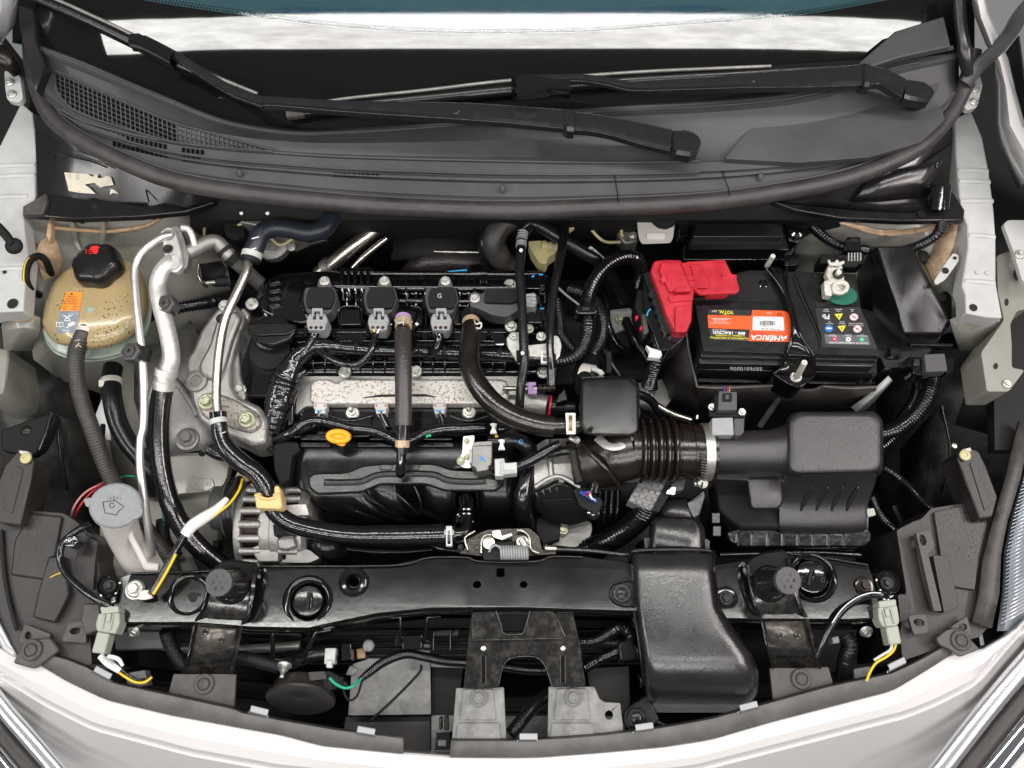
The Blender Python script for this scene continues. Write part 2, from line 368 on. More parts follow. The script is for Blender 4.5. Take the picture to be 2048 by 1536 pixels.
def unit_bolt(m,style):
    key=(m,style)
    if key in UNIT:return UNIT[key]
    vs=[];fs=[]
    def ring(r,h,n,ph=0):
        i=len(vs)
        for k in range(n):t=2*math.pi*k/n+ph;vs.append((r*math.cos(t),r*math.sin(t),h))
        return list(range(i,i+n))
    def join(a,b):
        n=len(a)
        for k in range(n):fs.append((a[k],a[(k+1)% n],b[(k+1)% n],b[k]))
    if style == 'hex':
        a=ring(1.0,0,24);b=ring(1.0,.12,24);c=ring(.86,.26,24);join(a,b);join(b,c);fs.append(tuple(c))
        d=ring(.66,.2,6,.3);e=ring(.66,.72,6,.3);f=ring(.56,.84,6,.3);join(d,e);join(e,f)
        g=ring(.36,.84,6,.3);h=ring(.30,.76,6,.3);join(f,g);join(g,h);fs.append(tuple(h))
    elif style == 'stud':
        a=ring(1.0,0,24);b=ring(1.0,.15,24);c=ring(.84,.3,24);join(a,b);join(b,c);fs.append(tuple(c))
        d=ring(.62,.2,6);e=ring(.62,.85,6);f=ring(.36,.95,6);join(d,e);join(e,f);fs.append(tuple(f))
        g=ring(.30,.8,12);h=ring(.30,1.75,12);i=ring(.2,1.9,12);join(g,h);join(h,i);fs.append(tuple(i))
    elif style == 'clip':
        a=ring(1.0,0,28);b=ring(1.0,.14,28);c=ring(.93,.22,28);d=ring(.66,.22,28);e=ring(.62,.10,28);f=ring(.56,.10,28);g=ring(.52,.30,28);h=ring(.40,.36,28)
        for p,q in ((a,b),(b,c),(c,d),(d,e),(e,f),(f,g),(g,h)):join(p,q)
        fs.append(tuple(h))
        for t in (0.4,2.5,4.6):
            i=len(vs)
            for rr,tt in ((.62,t),(.93,t),(.93,t+.14),(.62,t+.14)):
                for hh in (.1,.25):vs.append((rr*math.cos(tt),rr*math.sin(tt),hh))
            fs +=[(i,i+2,i+3,i+1),(i+2,i+4,i+5,i+3),(i+4,i+6,i+7,i+5),(i+6,i,i+1,i+7),(i+1,i+3,i+5,i+7)]
    me=bpy.data.meshes.new('bolt_mesh');me.from_pydata(vs,[],fs);me.validate()
    bm=bmesh.new();bm.from_mesh(me);bmesh.ops.recalc_face_normals(bm,faces=bm.faces);bm.to_mesh(me);bm.free()
    me.materials.append(M[m]);me.polygons.foreach_set('use_smooth',[True]*len(me.polygons));me.set_sharp_from_angle(angle=R(32))
    UNIT[key]=me;return me
def bolt(u,v,z,r,m='zinc',parent=None,style='hex',axis=(0,0,1),name='bolt',rot=None):
    o=bpy.data.objects.new(name,unit_bolt(m,style));col.objects.link(o)
    p=P(u,v,z);s=S(u,v,z)*r
    q=Vector((0,0,1)).rotation_difference(Vector(axis).normalized())
    o.rotation_mode='QUATERNION'
    from mathutils import Quaternion
    o.rotation_quaternion=q @ Quaternion((0,0,1),random.uniform(0,6) if rot is None else rot);o.scale=(s,s,s)
    if parent is not None:o.parent=parent;o.location=p-WL[parent.name]
    else:o.location=p
    WL[o.name]=p
    return o
def clip(u,v,z,r,m='bracket_plastic',parent=None,axis=(0,0,1)):
    return bolt(u,v,z,r,m,parent,'clip',axis,name='push_clip')
def box(name,u,v,z,w,h,th,m,parent=None,rot=0,r=0,bev=0.0012,**k):
    return prism(name,rect(u,v,w,h,rot,r),z,th,m,parent,bev=bev,**k)
def multi(name,parts,m,parent=None,bev=0.0008,**k):
    """several little prisms [(pts,z,th)...] joined into one piece"""
    V=[];F=[]
    for pts,z,th in parts:
        pts=dedupe(pts);t=[Q(p,z) for p in pts];n=len(t);b=len(V)
        V += t+[Vector((p.x,p.y,p.z-th)) for p in t]
        F.append(tuple(range(b,b+n)));F.append(tuple(range(b+2*n-1,b+n-1,-1)))
        for i in range(n):j=(i+1)% n;F.append((b+i,b+j,b+j+n,b+i+n))
    return mk(name,V,F,m,parent,bev=bev,**k)
def line_pts(pts,w):
    """a stroke of width w along a picture-space polyline -> outline"""
    L=[];Rr=[]
    for i,p in enumerate(pts):
        a=Vector(pts[max(0,i-1)][:2]);b=Vector(pts[min(len(pts)-1,i+1)][:2]);d=(b-a).normalized();n=Vector((-d.y,d.x))*w/2
        L.append((p[0]+n.x,p[1]+n.y));Rr.append((p[0]-n.x,p[1]-n.y))
    return L+Rr[::-1]
def copy_tree(o,d,parent=None):
    c=o.copy();col.objects.link(c)
    if parent is None:c.location=Vector(o.location)+d
    else:c.parent=parent
    WL[c.name]=WL[o.name]+d
    for ch in list(o.children):copy_tree(ch,d,c)
    return c
def child(o,nm):return [c for c in o.children if c.name.split('.')[0]== nm][-1]
BV={}
def bvh(o):
    if o.name not in BV:BV[o.name]=BVHTree.FromPolygons(*GEO[o.name])
    return BV[o.name]
def drop(u,v,targets,eps):
    d=ray(u,v).normalized();best=None
    for t in targets:
        h=bvh(t).ray_cast(CAM,d)
        if h[0] is not None and (best is None or h[3]<best[3]):best=h
    if best is None:return None
    n=best[1] if best[1].dot(d)<0 else -best[1]
    return best[0]+n*eps
def drape(name,polys,target,m,parent=None,eps=0.0005,div=1):
    """picture-space polygons laid on the target surface"""
    T=target if isinstance(target,(list,tuple)) else [target];V=[];F=[]
    for pts in polys:
        b=len(V);pp=[drop(p[0],p[1],T,eps) for p in pts]
        if any(p is None for p in pp):continue
        V += pp;F.append(tuple(range(b,b+len(pp))))
    if not V:return None
    return mk(name,V,F,m,parent if parent is not None else T[0],smooth=False)
def drape_grid(name,c00,c10,c11,c01,target,m,parent=None,nu=8,nv=8,eps=0.0006):
    T=target if isinstance(target,(list,tuple)) else [target];V=[];F=[]
    for j in range(nv+1):
        for i in range(nu+1):
            s,t=i/nu,j/nv
            u=(c00[0]*(1-s)+c10[0]*s)*(1-t)+(c01[0]*(1-s)+c11[0]*s)*t;v=(c00[1]*(1-s)+c10[1]*s)*(1-t)+(c01[1]*(1-s)+c11[1]*s)*t
            p=drop(u,v,T,eps)
            if p is None:p=P(u,v,0)
            V.append(p)
    for j in range(nv):
        for i in range(nu):a=j*(nu+1)+i;F.append((a,a+1,a+nu+2,a+nu+1))
    return mk(name,V,F,m,parent if parent is not None else T[0])
def text(name,s,u,v,size,rot,m,target=None,z=None,parent=None,eps=0.0008,sx=1.0,skew=0.0,bold=0.0,align='CENTER',mirror=False):
    cu=bpy.data.curves.new('lettering','FONT');cu.body=s;cu.align_x=align;cu.align_y='CENTER';cu.size=1.0;cu.offset=bold;cu.resolution_u=2
    o=bpy.data.objects.new('lettering',cu);col.objects.link(o)
    dg=bpy.context.evaluated_depsgraph_get();me=bpy.data.meshes.new_from_object(o.evaluated_get(dg))
    vs=[v_.co.copy() for v_ in me.vertices];fs=[tuple(p.vertices) for p in me.polygons]
    bpy.data.objects.remove(o);bpy.data.curves.remove(cu);bpy.data.meshes.remove(me)
    c,sn=math.cos(R(rot)),math.sin(R(rot));V=[]
    T=(target if isinstance(target,(list,tuple)) else [target]) if target is not None else None
    for q in vs:
        x,y=q.x*size*sx+q.y*size*skew,-q.y*size
        if mirror:x=-x
        uu,vv=u+x*c-y*sn,v+x*sn+y*c
        p=drop(uu,vv,T,eps) if T else P(uu,vv,z+eps)
        if p is None:p=P(uu,vv,0 if z is None else z)
        V.append(p)
    if not V:return None
    return mk(name,V,fs,m,parent if parent is not None else (T[0] if T else None),smooth=False)
def interp(tab,x):
    if x <= tab[0][0]:return tab[0][1]
    for (a,b),(c,d) in zip(tab,tab[1:]):
        if x <= c:t=(x-a)/(c-a);return b+(d-b)*t
    return tab[-1][1]
# ================================================================ SETTING
def plane(name,x0,x1,y0,y1,z,m):
    o=mk(name,[(x0,y0,z),(x1,y0,z),(x1,y1,z),(x0,y1,z)],[(0,1,2,3)],m,smooth=False);return kind(o,'structure')
plane('floor',-6,6,-5,7,-0.80,'floor_grey')
# ---------------------------------------------------------------- car shell around the bay
REAR=[(40,62),(75,82),(160,114),(240,148),(340,190),(450,233),(580,254),(700,252),(850,242),(1000,228),(1124,214),(1250,205),(1380,199),(1500,190),(1600,177),(1700,150),(1800,115),(1910,98),(1940,94)]
SEAL=[(60,130),(92,219),(147,272),(239,320),(342,360),(478,385),(700,408),(885,418),(1022,421),(1158,417),(1380,407),(1519,391),(1690,358),(1826,302),(1895,237),(1928,175)]
def smooth_tab(tab,n=8):
    pts=crom([Vector((a,b,0)) for a,b in tab],n);return [(p.x,p.y) for p in pts]
REARS,SEALS=smooth_tab(REAR),smooth_tab(SEAL)
WZ=0.180;WSL=R(22)
ws=thing('windshield','curved windscreen with black border above the wiper arms','windscreen',1000,200,WZ)
us=[-20+i*2060/60 for i in range(61)];bv=[];bf=[]
for j in range(9):
    t=j/8*0.50-0.08
    bv +=[P(u,236-150*((u-1010)/980)**2,WZ-.004*((u-1010)/980)**2)+Vector((0,math.cos(WSL)*t,math.sin(WSL+R(2.8)*((u-1010)/980)**2)*t+0.02*t*t)) for u in us]
for j in range(8):
    for i in range(60):a=j*61+i;bf.append((a,a+1,a+62,a+61))
class Form:name='screen_form'
GEO['screen_form']=(bv,bf)
V=[];F=[];gu=[24+i*(1950-24)/80 for i in range(81)]
for j in range(13):
    for u in gu:
        a=interp(REARS,u)+26;v=a+(-90-a)*j/12;p=drop(u,v,[Form],0);V.append(p if p is not None else P(u,v,WZ))
for j in range(12):
    for i in range(80):a=j*81+i;F.append((a,a+1,a+82,a+81))
glass=mk('glass',V,F,'window_glass',ws,auto=80)
SPLIT=smooth_tab([(30,-60),(150,-35),(284,0),(480,30),(700,56),(900,66),(1150,64),(1348,51),(1587,32),(1775,0),(1890,-30),(1960,-55)])
V=[];F=[];nu=96;nv=10
fu=[26+i*(1948-26)/nu for i in range(nu+1)]
for j in range(nv+1):
    for u in fu:
        a,b=interp(REARS,u)+24,interp(SPLIT,u);v=a+(b-a)*j/nv
        p=drop(u,v,[glass],0.0012)
        V.append(p if p is not None else P(u,v,WZ))
for j in range(nv):
    for i in range(nu):a=j*(nu+1)+i;F.append((a,a+1,a+nu+2,a+nu+1))
frit=mk('frit_band',V,F,'frit_black',ws,auto=80)
dots=[]
for i in range(230):
    u=300+i*6.4
    for k,r_ in ((0,1.7),(1,1.3)):
        v=interp(SPLIT,u)-3.5-5*k;uu=u+3.2*k
        dots.append([(uu-r_,v-r_),(uu+r_,v-r_),(uu+r_,v+r_),(uu-r_,v+r_)])
kind(drape('frit_dots',dots,glass,'frit_black',ws,eps=0.0014),'stuff')
db=thing('dashboard','blue grey dashboard top with slotted demister vents behind the glass','dashboard',1000,40,0.10)
sheet('top_pad',[[(u,v,0.135) for u in range(180,1881,100)] for v in (-140,-60,20,90,200)],'dashboard_blue',db,solid=0.004)
cells=[]
for i in range(19):
    u=540+i*17.6;w=15.5;v=20+(i/18)*8;h=15 if i>2 else 6+3*i
    cells.append(rect(u,v,w,h,2))
for i in range(25):
    u=1034+i*17.2;v=28-(max(0,i-6)/18)*13;h=15 if i<22 else 15-3*(i-21)
    cells.append(rect(u,v,15,h,-2))
for c in cells:prism('vent_slot',c,0.1375,0.002,'dash_vent',db,bev=0)
# ---------------------------------------------------------------- cowl
cw=thing('cowl_cover','long black plastic cowl cover with vent grille below the wipers','cowl panel',1000,330,0.12)
us=[66+i*(1918-66)/74 for i in range(75)]
def seal_v(u):return interp(SEALS,u)
LEDGE=smooth_tab([(60,165),(100,203),(127,222),(164,241),(240,263),(342,284),(440,297),(547,305),(700,314),(1000,322),(1227,325),(1447,321),(1600,314),(1700,304),(1800,275),(1880,225),(1930,160)])
def fm(f,u):
    a,b=interp(REARS,u),seal_v(u)-14;q=min(.93,max(.3,(interp(LEDGE,u)-a)/(b-a)))
    return f/.545*q if f <= .545 else q+(f-.545)/.505*(1.05-q)
def cowl_row(f,dz,dv=0):
    r=[]
    for u in us:
        a,b=interp(REARS,u),seal_v(u)-14
        r.append((u,a+(b-a)*fm(f,u)+dv,dz))
    return r
rows=[cowl_row(0,.182,4),cowl_row(0,.190,8),cowl_row(0.04,.190,12),cowl_row(0.07,.184,12),cowl_row(.30,.166),cowl_row(.50,.158),cowl_row(.545,.160),cowl_row(.56,.158,0),cowl_row(.68,.157),cowl_row(.69,.151),cowl_row(.76,.150),cowl_row(.78,.144),cowl_row(.93,.143),cowl_row(.95,.148),cowl_row(1.02,.149),cowl_row(1.05,.13)]
deck=sheet('deck',rows,'cowl_plastic',cw,solid=0.003,auto=30)
UP=smooth_tab([(108,143),(150,160),(239,202),(300,228),(352,249),(420,268),(490,288),(553,303)])
LO=smooth_tab([(108,150),(114,180),(130,205),(160,229),(239,256),(342,285),(440,297),(553,306)])
GR=[[],[],[]]
def strip_poly(ut,lt,u0,u1,n=24):
    a=[(u0+(u1-u0)*i/n) for i in range(n+1)]
    return [(u,interp(ut,u)) for u in a]+[(u,interp(lt,u)) for u in a[::-1]]
def cell_poly(ut,lt,u0,u1):return [(u0,interp(ut,u0)),(u1,interp(ut,u1)),(u1,interp(lt,u1)),(u0,interp(lt,u0))]
step=6
holes=[]
def vsplit(u0,u1,k=7):
    for j in range(k):
        g=lambda u,t:(u,interp(UP,u)+(interp(LO,u)-interp(UP,u))*t)
        yield[g(u0,j/k),g(u1,j/k),g(u1,(j+1)/k),g(u0,(j+1)/k)]
for i in range(41):holes += list(vsplit(108+i*step,108+(i+1)*step))
drape('grille_tray',holes,deck,'void_black',cw,eps=0.0010)
blind=[]
for i in range(22):blind += list(vsplit(354+i*9,354+(i+1)*9,3))
drape('blind_grille',blind,deck,'cowl_plastic',cw,eps=0.0012)
def bar3(segs,name,m,w,h,parent):
    V=[];F=[]
    for a,b in segs:
        if a is None or b is None:continue
        d=(b-a)
        if d.length<1e-5:continue
        n=d.cross(Vector((0,0,1))).normalized()*w/2;i=len(V)
        for q in (a,b):
            V +=[q-n,q+n,q+n*0.8+Vector((0,0,h)),q-n*0.8+Vector((0,0,h))]
        F +=[(i,i+1,i+5,i+4),(i+1,i+2,i+6,i+5),(i+2,i+3,i+7,i+6),(i+3,i,i+4,i+7),(i,i+3,i+2,i+1),(i+4,i+5,i+6,i+7)]
    return mk(name,V,F,m,parent,smooth=False)
segs=[]
dp=lambda u,v:drop(u,v,[deck],0.0004)
u=112
while u<556:
    a,b=interp(UP,u),interp(LO,u);n=max(1,int((b-a)/30)+1)
    pts=[dp(u+(v_-a)*0.05,v_) for v_ in [a+(b-a)*i/n for i in range(n+1)]]
    segs += list(zip(pts,pts[1:]));u += 9.3
for k in range(0,11):
    base=[(u,146+k*9.3+interp([(108,0),(239,58),(352,105),(553,160)],u)) for u in range(108,556,9)]
    pts=[(dp(u,v) if interp(UP,u)-1<v<interp(LO,u)+1 else None) for u,v in base]
    segs +=[(a,b) for a,b in zip(pts,pts[1:]) if a is not None and b is not None]
kind(bar3(segs,'grille_ribs','cowl_plastic',0.0014,0.0028,cw),'stuff')
rims=[]
for T in (UP,LO):
    pts=[dp(u,interp(T,u)) for u in range(108,556,8)];rims += list(zip(pts,pts[1:]))
bar3(rims,'grille_rim','cowl_plastic',0.003,0.004,cw)
A1=smooth_tab([(100,205),(127,226),(170,246),(239,268),(330,289),(400,300),(545,312)]);A2=[(u,v+9) for u,v in A1]
B1=smooth_tab([(222,282),(270,294),(330,307),(400,316),(440,320)]);B2=[(u,v+9) for u,v in B1]
C1=[(590,343),(680,346),(760,349)];C2=[(u,v+6) for u,v in C1]
slots=[]
for (t1,t2,u0,u1,skip) in ((A1,A2,104,545,(332,362)),(B1,B2,226,404,(332,360)),(C1,C2,668,760,(0,0))):
    u=u0
    while u<u1-7:
        if not (skip[0]<u<skip[1]) and (u<405 or t1 is C1):slots.append(cell_poly(t1,t2,u,u+6.6))
        u += 9.3
kind(drape('slot_row',slots,deck,'void_black',cw,eps=0.0010),'stuff')
cover=prism('fuse_access_cover',rp([(1449,317),(1490,268),(1536,226),(1567,211),(1690,187),(1745,203),(1800,221),(1850,226),(1884,214),(1890,240),(1842,284),(1740,314),(1600,325)],6),0.168,0.010,'cowl_plastic',cw,bev=0.003)
tube('seam_line',[(1228,322,.1585),(1229,350,.152),(1236,392,.150)],1.2,'deep_black',cw,res=6)
tube('seam_line',[(1447,320,.1585),(1446,345,.152),(1460,385,.150)],1.2,'deep_black',cw,res=6)
for f_,r_ in ((.545,2.6),(.685,1.8),(.03,2.4)):tube('ledge_bead',[(u,interp(REARS,u)+(seal_v(u)-14-interp(REARS,u))*fm(f_,u)+(9 if f_<.1 else 0),.1605 if f_ == .545 else .1585 if f_>.6 else .1915) for u in range(120 if f_>.1 else 80,1880 if f_<.1 else 1440,40)],r_,'cowl_plastic',cw,res=8)
tube('front_bead',[(u,seal_v(u)-19,.151) for u in range(110,1900,60)],3,'cowl_plastic',cw,res=8)
for u,v in ((480,350),(1005,381),(1520,358)):lathe('locating_peg',u,v,.146,[(6,0),(6,8),(4,12)],'cowl_plastic',cw,axis=(0,.5,.8),seg=12)
tube('corner_flap',[(1700,147,.196),(1800,112,.198),(1905,96,.20)],5,'cowl_plastic',cw,res=6)
prism('corner_trim',[(1690,150),(1790,62),(1888,32),(1902,92),(1800,114)],.215,.012,'cowl_plastic',cw,bev=.002)
for u,v,r_ in ((1843,165,34),(1350,236,34)):lathe('pivot_boss',u,v,.165,[(r_,0),(r_*.96,4),(r_*.75,6)],'cowl_plastic',cw)
sl=tube('cowl_seal',[(58,60,.17),(64,130,.16)]+[(u,v,.148) for u,v in SEAL[1:-1]]+[(1930,170,.158),(1950,100,.18)],[13,15,16,17,17,17,17.5,18,18,18,18,18,17.5,17,17,16,16,13],'seal_rubber',res=18,n=10,wob=.012)
tag(sl,'long curved black rubber seal along the front edge of the cowl','rubber seal')
for u,v in ((1236,407),(1459,395)):tube('lip_joint',[(u-2,v-16,.158),(u+1,v-4,.172)],1.3,'deep_black',sl,res=6)
ce=thing('cowl_end_cover','black end cover with torn paper sticker beside the left strut tower','plastic cover',200,360,.09)
ep=sheet('panel',[[(66,228,.13),(150,280,.125),(240,326,.125),(350,365,.125),(470,392,.12)],[(70,260,.115),(150,300,.11),(240,335,.11),(340,372,.11),(440,398,.11)],[(75,392,.085),(150,396,.085),(240,402,.085),(300,412,.085),(360,416,.09)],[(60,412,.082),(150,418,.08),(240,425,.08),(310,425,.08),(380,420,.085)]],'red_cover_sheen',ce,solid=.003)
prism('front_lip',[(45,412),(92,388),(118,390),(210,402),(300,412),(345,400),(420,394),(430,404),(370,424),(280,433),(150,438),(45,430)],.092,.012,'satin_black_plastic',ce,bev=.002)
prism('end_pad',[(46,412),(92,386),(95,402),(84,428),(46,428)],.098,.012,'bracket_plastic',ce)
drape('paper_sticker',[[(129,345),(176,348),(186,354),(193,347),(196,356),(206,356),(212,352),(222,354),(228,370),(200,375),(190,366),(170,369),(180,376),(192,388),(160,386),(138,382)],[(222,378),(230,380),(238,388),(226,386),(220,390)]],ep,'torn_paper',ce,eps=.0008)
tube('moulded_rib',[(108,316,.115),(112,308,.116),(180,322,.116),(215,335,.115)],2,'satin_black_plastic',ce,res=6)
tube('moulded_rib',[(134,396,.088),(175,400,.089),(190,398,.092),(215,404,.09),(290,408,.089)],3,'satin_black_plastic',ce,res=6)
tube('moulded_rib',[(292,380,.10),(298,404,.10)],1.6,'satin_black_plastic',ce,res=6)
lathe('plug',190,414,.092,[(7,0),(6,2),(3,2)],'deep_black',ce)
for u,v in ((166,440),(255,430),(310,432)):lathe('clip_stud',u,v,.07,[(9,0),(8,8),(3,10)],'matte_black',ce,seg=12)
ce2=thing('cowl_end_cover','black end cover with moulded arrow above the fuse boxes','plastic cover',1750,370,.09)
ep2=sheet('panel',[[(1905,238,.13),(1830,300,.128),(1700,358,.125),(1600,385,.122),(1530,398,.12)],[(1906,280,.118),(1830,330,.115),(1740,362,.115),(1650,385,.112),(1560,402,.11)],[(1896,390,.09),(1840,400,.088),(1760,408,.088),(1660,405,.09),(1580,405,.10)],[(1920,420,.085),(1840,425,.083),(1760,425,.083),(1660,415,.085),(1560,402,.095)]],'red_cover_sheen',ce2,solid=.003)
sh=sheet('smooth_facet',[[(1905,286,.1215),(1850,326,.1195),(1770,352,.1205),(1735,366,.119)],[(1902,330,.109),(1840,360,.107),(1760,382,.108),(1720,388,.108)],[(1895,385,.094),(1840,396,.092),(1760,404,.093),(1702,404,.094)]],'red_cover_sheen',ce2,solid=.003)
tube('moulded_rib',[(1790,342,.121),(1840,332,.122),(1878,323,.122),(1882,326,.121)],2.5,'satin_black_plastic',ce2,res=6)
tube('moulded_rib',[(1874,325,.122),(1872,337,.119)],3,'satin_black_plastic',ce2,res=6)
tube('moulded_rib',[(1700,410,.096),(1780,412,.094),(1850,404,.094)],3,'satin_black_plastic',ce2,res=6)
prism('front_lip',[(1545,402),(1600,408),(1690,418),(1790,425),(1870,424),(1880,414),(1890,380),(1908,385),(1930,420),(1928,441),(1800,442),(1680,436),(1590,420)],.092,.012,'satin_black_plastic',ce2,bev=.002)
drape('moulded_arrow',[line_pts([(1768,408),(1768,398),(1762,398),(1782,381),(1798,396),(1791,397),(1792,408),(1768,408)],2)],sh,'matte_black',ce2)
text('moulded_letters','LH',1781,401,11,0,'matte_black',target=sh,parent=ce2)
lathe('plug',1842,430,.093,[(9,0),(8,3)],'satin_black_plastic',ce2)
lathe('harness_funnel',1878,418,.098,[(19,0),(20,20),(23,45),(20,48)],'gloss_black_plastic',ce2,axis=(-.1,.75,.5),seg=24)
st=thing('strut_tower','grey painted left strut tower wall behind the coolant reservoir','strut tower',220,500,0)
sheet('wall',[[(40,400,.075),(130,400,.075),(240,400,.075),(330,400,.07),(430,390,.03)],[(44,436,.07),(130,440,.065),(240,440,.065),(330,440,.06),(430,430,.02)],[(55,480,.06),(130,470,.03),(240,470,.025),(330,480,.02),(440,470,-.02)],[(58,540,.05),(130,540,-.005),(240,540,-.01),(330,560,-.02),(460,560,-.06)],[(60,640,.02),(120,660,-.05),(240,660,-.06),(350,650,-.07),(460,640,-.10)],[(70,720,-.04),(120,760,-.14),(240,800,-.18),(330,760,-.2),(460,740,-.24)]],'body_primer',st,auto=80)
tube('seam_bead',[(105,455,.062),(190,462,.052),(230,462,.05),(290,452,.054),(320,436,.066)],4,'orange_sealer',st,wob=.15)
tube('stamped_rib',[(140,438,.069),(148,462,.05),(150,480,.03),(158,500,.02)],6,'body_primer',st,flat=.6)
tube('stamped_rib',[(205,440,.069),(206,462,.052),(204,485,.028)],6,'body_primer',st,flat=.6)
prism('sealer_smear',[(96,440),(103,440),(102,470),(97,482),(92,470)],.073,.012,'orange_sealer',st,bev=.001)
sheet('sealer_patch',[[(82,480,.058),(100,474,.056),(112,480,.05)],[(68,510,.054),(95,508,.045),(126,520,.03)],[(85,560,.04),(105,555,.025),(122,545,.02)]],'seam_sealer',st,solid=.003)
st2=thing('strut_tower','grey painted right strut tower wall with brown sealer behind the fuse boxes','strut tower',1760,480,0)
sheet('wall',[[(1930,400,.075),(1830,405,.07),(1720,405,.065),(1620,400,.05),(1540,395,.02)],[(1928,436,.07),(1830,440,.06),(1720,440,.055),(1620,430,.04),(1540,420,0)],[(1935,490,.065),(1840,500,.02),(1720,480,.01),(1620,480,-.01),(1540,470,-.06)],[(1928,570,.04),(1840,590,-.02),(1720,560,-.03),(1620,560,-.05),(1540,560,-.1)],[(1920,660,-.02),(1840,680,-.08),(1720,680,-.1),(1620,680,-.12),(1540,680,-.15)]],'body_primer',st2,auto=80)
sheet('sealer_patch',[[(1918,444,.071),(1895,452,.055),(1878,470,.043)],[(1910,490,.056),(1890,500,.042),(1866,505,.032)],[(1890,540,.04),(1872,545,.028),(1850,530,.024)],[(1880,570,.027),(1868,572,.02),(1855,560,.016)]],'seam_sealer',st2,solid=.003)
tube('seam_bead',[(1680,442,.054),(1730,458,.045),(1770,466,.04),(1830,462,.05),(1875,450,.062)],6,'seam_sealer',st2,wob=.2,flat=.5)
tb=prism('support_tab',rp([(1906,506),(1917,509),(1918,522),(1890,560),(1872,570),(1868,562),(1885,535)],4),.075,.003,'rail_paint',st2)
lathe('tab_hole',1891,541,.0765,[(7,0),(6.5,.6)],'deep_black',st2,seg=16);lathe('tab_hole',1910,516,.0765,[(3.5,0),(3.4,.6)],'dark_steel',st2,seg=12)
def rail(label,pts,beads,holes,z=.085):
    t=thing('fender_rail',label,'rail',pts[0][0],pts[0][1],z)
    prism('panel',pts,z,.03,'rail_paint',t,bev=.002)
    for a,b in beads:tube('pressed_bead',[(a[0],a[1],z),((a[0]+b[0])/2,(a[1]+b[1])/2-1,z+.001),(b[0],b[1],z)],5,'rail_paint',t,flat=.5,res=10)
    for u,v,r_ in holes:lathe('hole',u,v,z+.0012,[(r_,0),(r_*.95,.5)],'deep_black',t,seg=16)
    return t
rl=rail('white upper wing rail with pressed beads at the left edge',[(42,205),(66,226),(73,300),(70,400),(46,425),(50,470),(56,509),(50,570),(46,622),(0,624),(-70,640),(-70,340),(0,290)],[((-10,332),(70,330)),((-20,354),(70,350)),((-30,396),(55,392)),((-30,540),(48,536))],[(25,607,11),(9,544,4)])
rl2=rail('white upper wing rail with pressed beads at the right edge',[(1909,236),(1943,222),(1965,275),(1978,342),(1988,420),(1992,482),(1992,564),(2005,636),(1972,634),(1932,626),(1931,590),(1924,572),(1936,493),(1935,449),(1922,427),(1912,308)],[((1916,340),(1976,342)),((1918,362),(1980,364)),((1920,402),(1986,402)),((1938,470),(1990,474)),((1930,562),(1990,566))],[(1947,615,8)])
for o_,zz in ((rl2,.087),):
    for u,v in ((1955,545),(1975,546)):lathe('weld_dimple',u,v,zz-.001,[(5,0),(4,1.5),(2,1.5)],'rail_paint',o_,seg=12)
f1=thing('fender','left front fender, white, with dark hinge cavity','fender',0,60,.2)
sheet('skin',[[(-60,-40,.26),(8,-20,.25),(26,-20,.24),(40,-20,.225)],[(-60,60,.24),(-5,60,.22),(14,60,.21),(30,50,.20)],[(-60,130,.22),(-25,125,.20),(-5,95,.19),(8,80,.185)]],'silver_paint',f1,solid=.003)
prism('hinge_cavity',[(-60,110),(0,130),(60,160),(60,210),(0,300),(-60,420)],.02,.02,'deep_black',f1,bev=0)
f2=thing('fender','right front fender, white, curving down beside a black gap','fender',2030,260,.15)
sheet('skin',[[(1938,-30,.25),(1950,-30,.262),(1962,-30,.26),(1964,-30,.22)],[(1948,30,.235),(1962,34,.25),(1972,28,.25),(1978,24,.21)],[(1972,90,.21),(1984,90,.222),(1994,90,.22),(2002,84,.18)],[(1988,118,.185),(2000,124,.20),(2006,122,.195),(2016,116,.15)],[(2000,164,.17),(2012,174,.19),(2020,176,.18),(2030,176,.12)],[(2001,246,.16),(2020,250,.18),(2040,250,.17),(2050,250,.09)],[(2020,300,.15),(2050,305,.17),(2080,305,.15),(2090,305,.06)],[(2052,362,.14),(2090,370,.155),(2120,370,.13),(2130,370,.03)],[(2090,430,.13),(2130,440,.14),(2160,440,.12),(2170,440,0)]],'white_paint',f2,solid=.003,auto=70)
sheet('inner_flange',[[(1990,122,.184),(1996,140,.12)],[(2000,164,.169),(1992,175,.10)],[(2001,246,.159),(1994,250,.09)],[(2020,300,.149),(2005,310,.07)],[(2052,362,.139),(2035,380,.05)]],'silver_paint',f2,solid=.002)
prism('gap_floor',[(1920,150),(1990,120),(2010,300),(2100,420),(2100,900),(1990,900),(1980,420),(1960,280)],-.02,.02,'deep_black',f2,bev=0)
h1=thing('bonnet_hinge','left bonnet hinge with dark arm and two bolts','bracket',24,175,.12)  # this object is the bonnet hinge itself
prism('base_plate',rp([(8,140),(40,150),(46,196),(36,205),(14,200),(10,176)],6),.15,.01,'rail_paint',h1)
tube('arm',[(-30,95,.2),(4,112,.19),(22,130,.18),(34,148,.165)],[20,20,15,10],'dark_steel',h1,flat=.5)
prism('pillar_trim',[(34,-20),(66,-20),(74,84),(90,130),(70,180),(52,140),(38,60)],.20,.02,'red_cover_sheen',h1,bev=.003)
for u,v in ((20,164),(24,188)):bolt(u,v,.151,9,'zinc',h1)
h2=thing('bonnet_hinge','right bonnet hinge with long grey arm and two bolts','hinge',1950,190,.12)
prism('base_plate',rp([(1926,165),(1960,150),(1966,170),(1954,215),(1934,220),(1922,205)],6),.15,.01,'rail_paint',h2)
tube('arm',[(2075,-10,.30),(2040,32,.27),(2020,66,.24),(1988,104,.21),(1955,134,.185),(1930,168,.17)],[17,17,17,17,18,16],'dark_grey_plastic',h2,flat=.6,n=8)
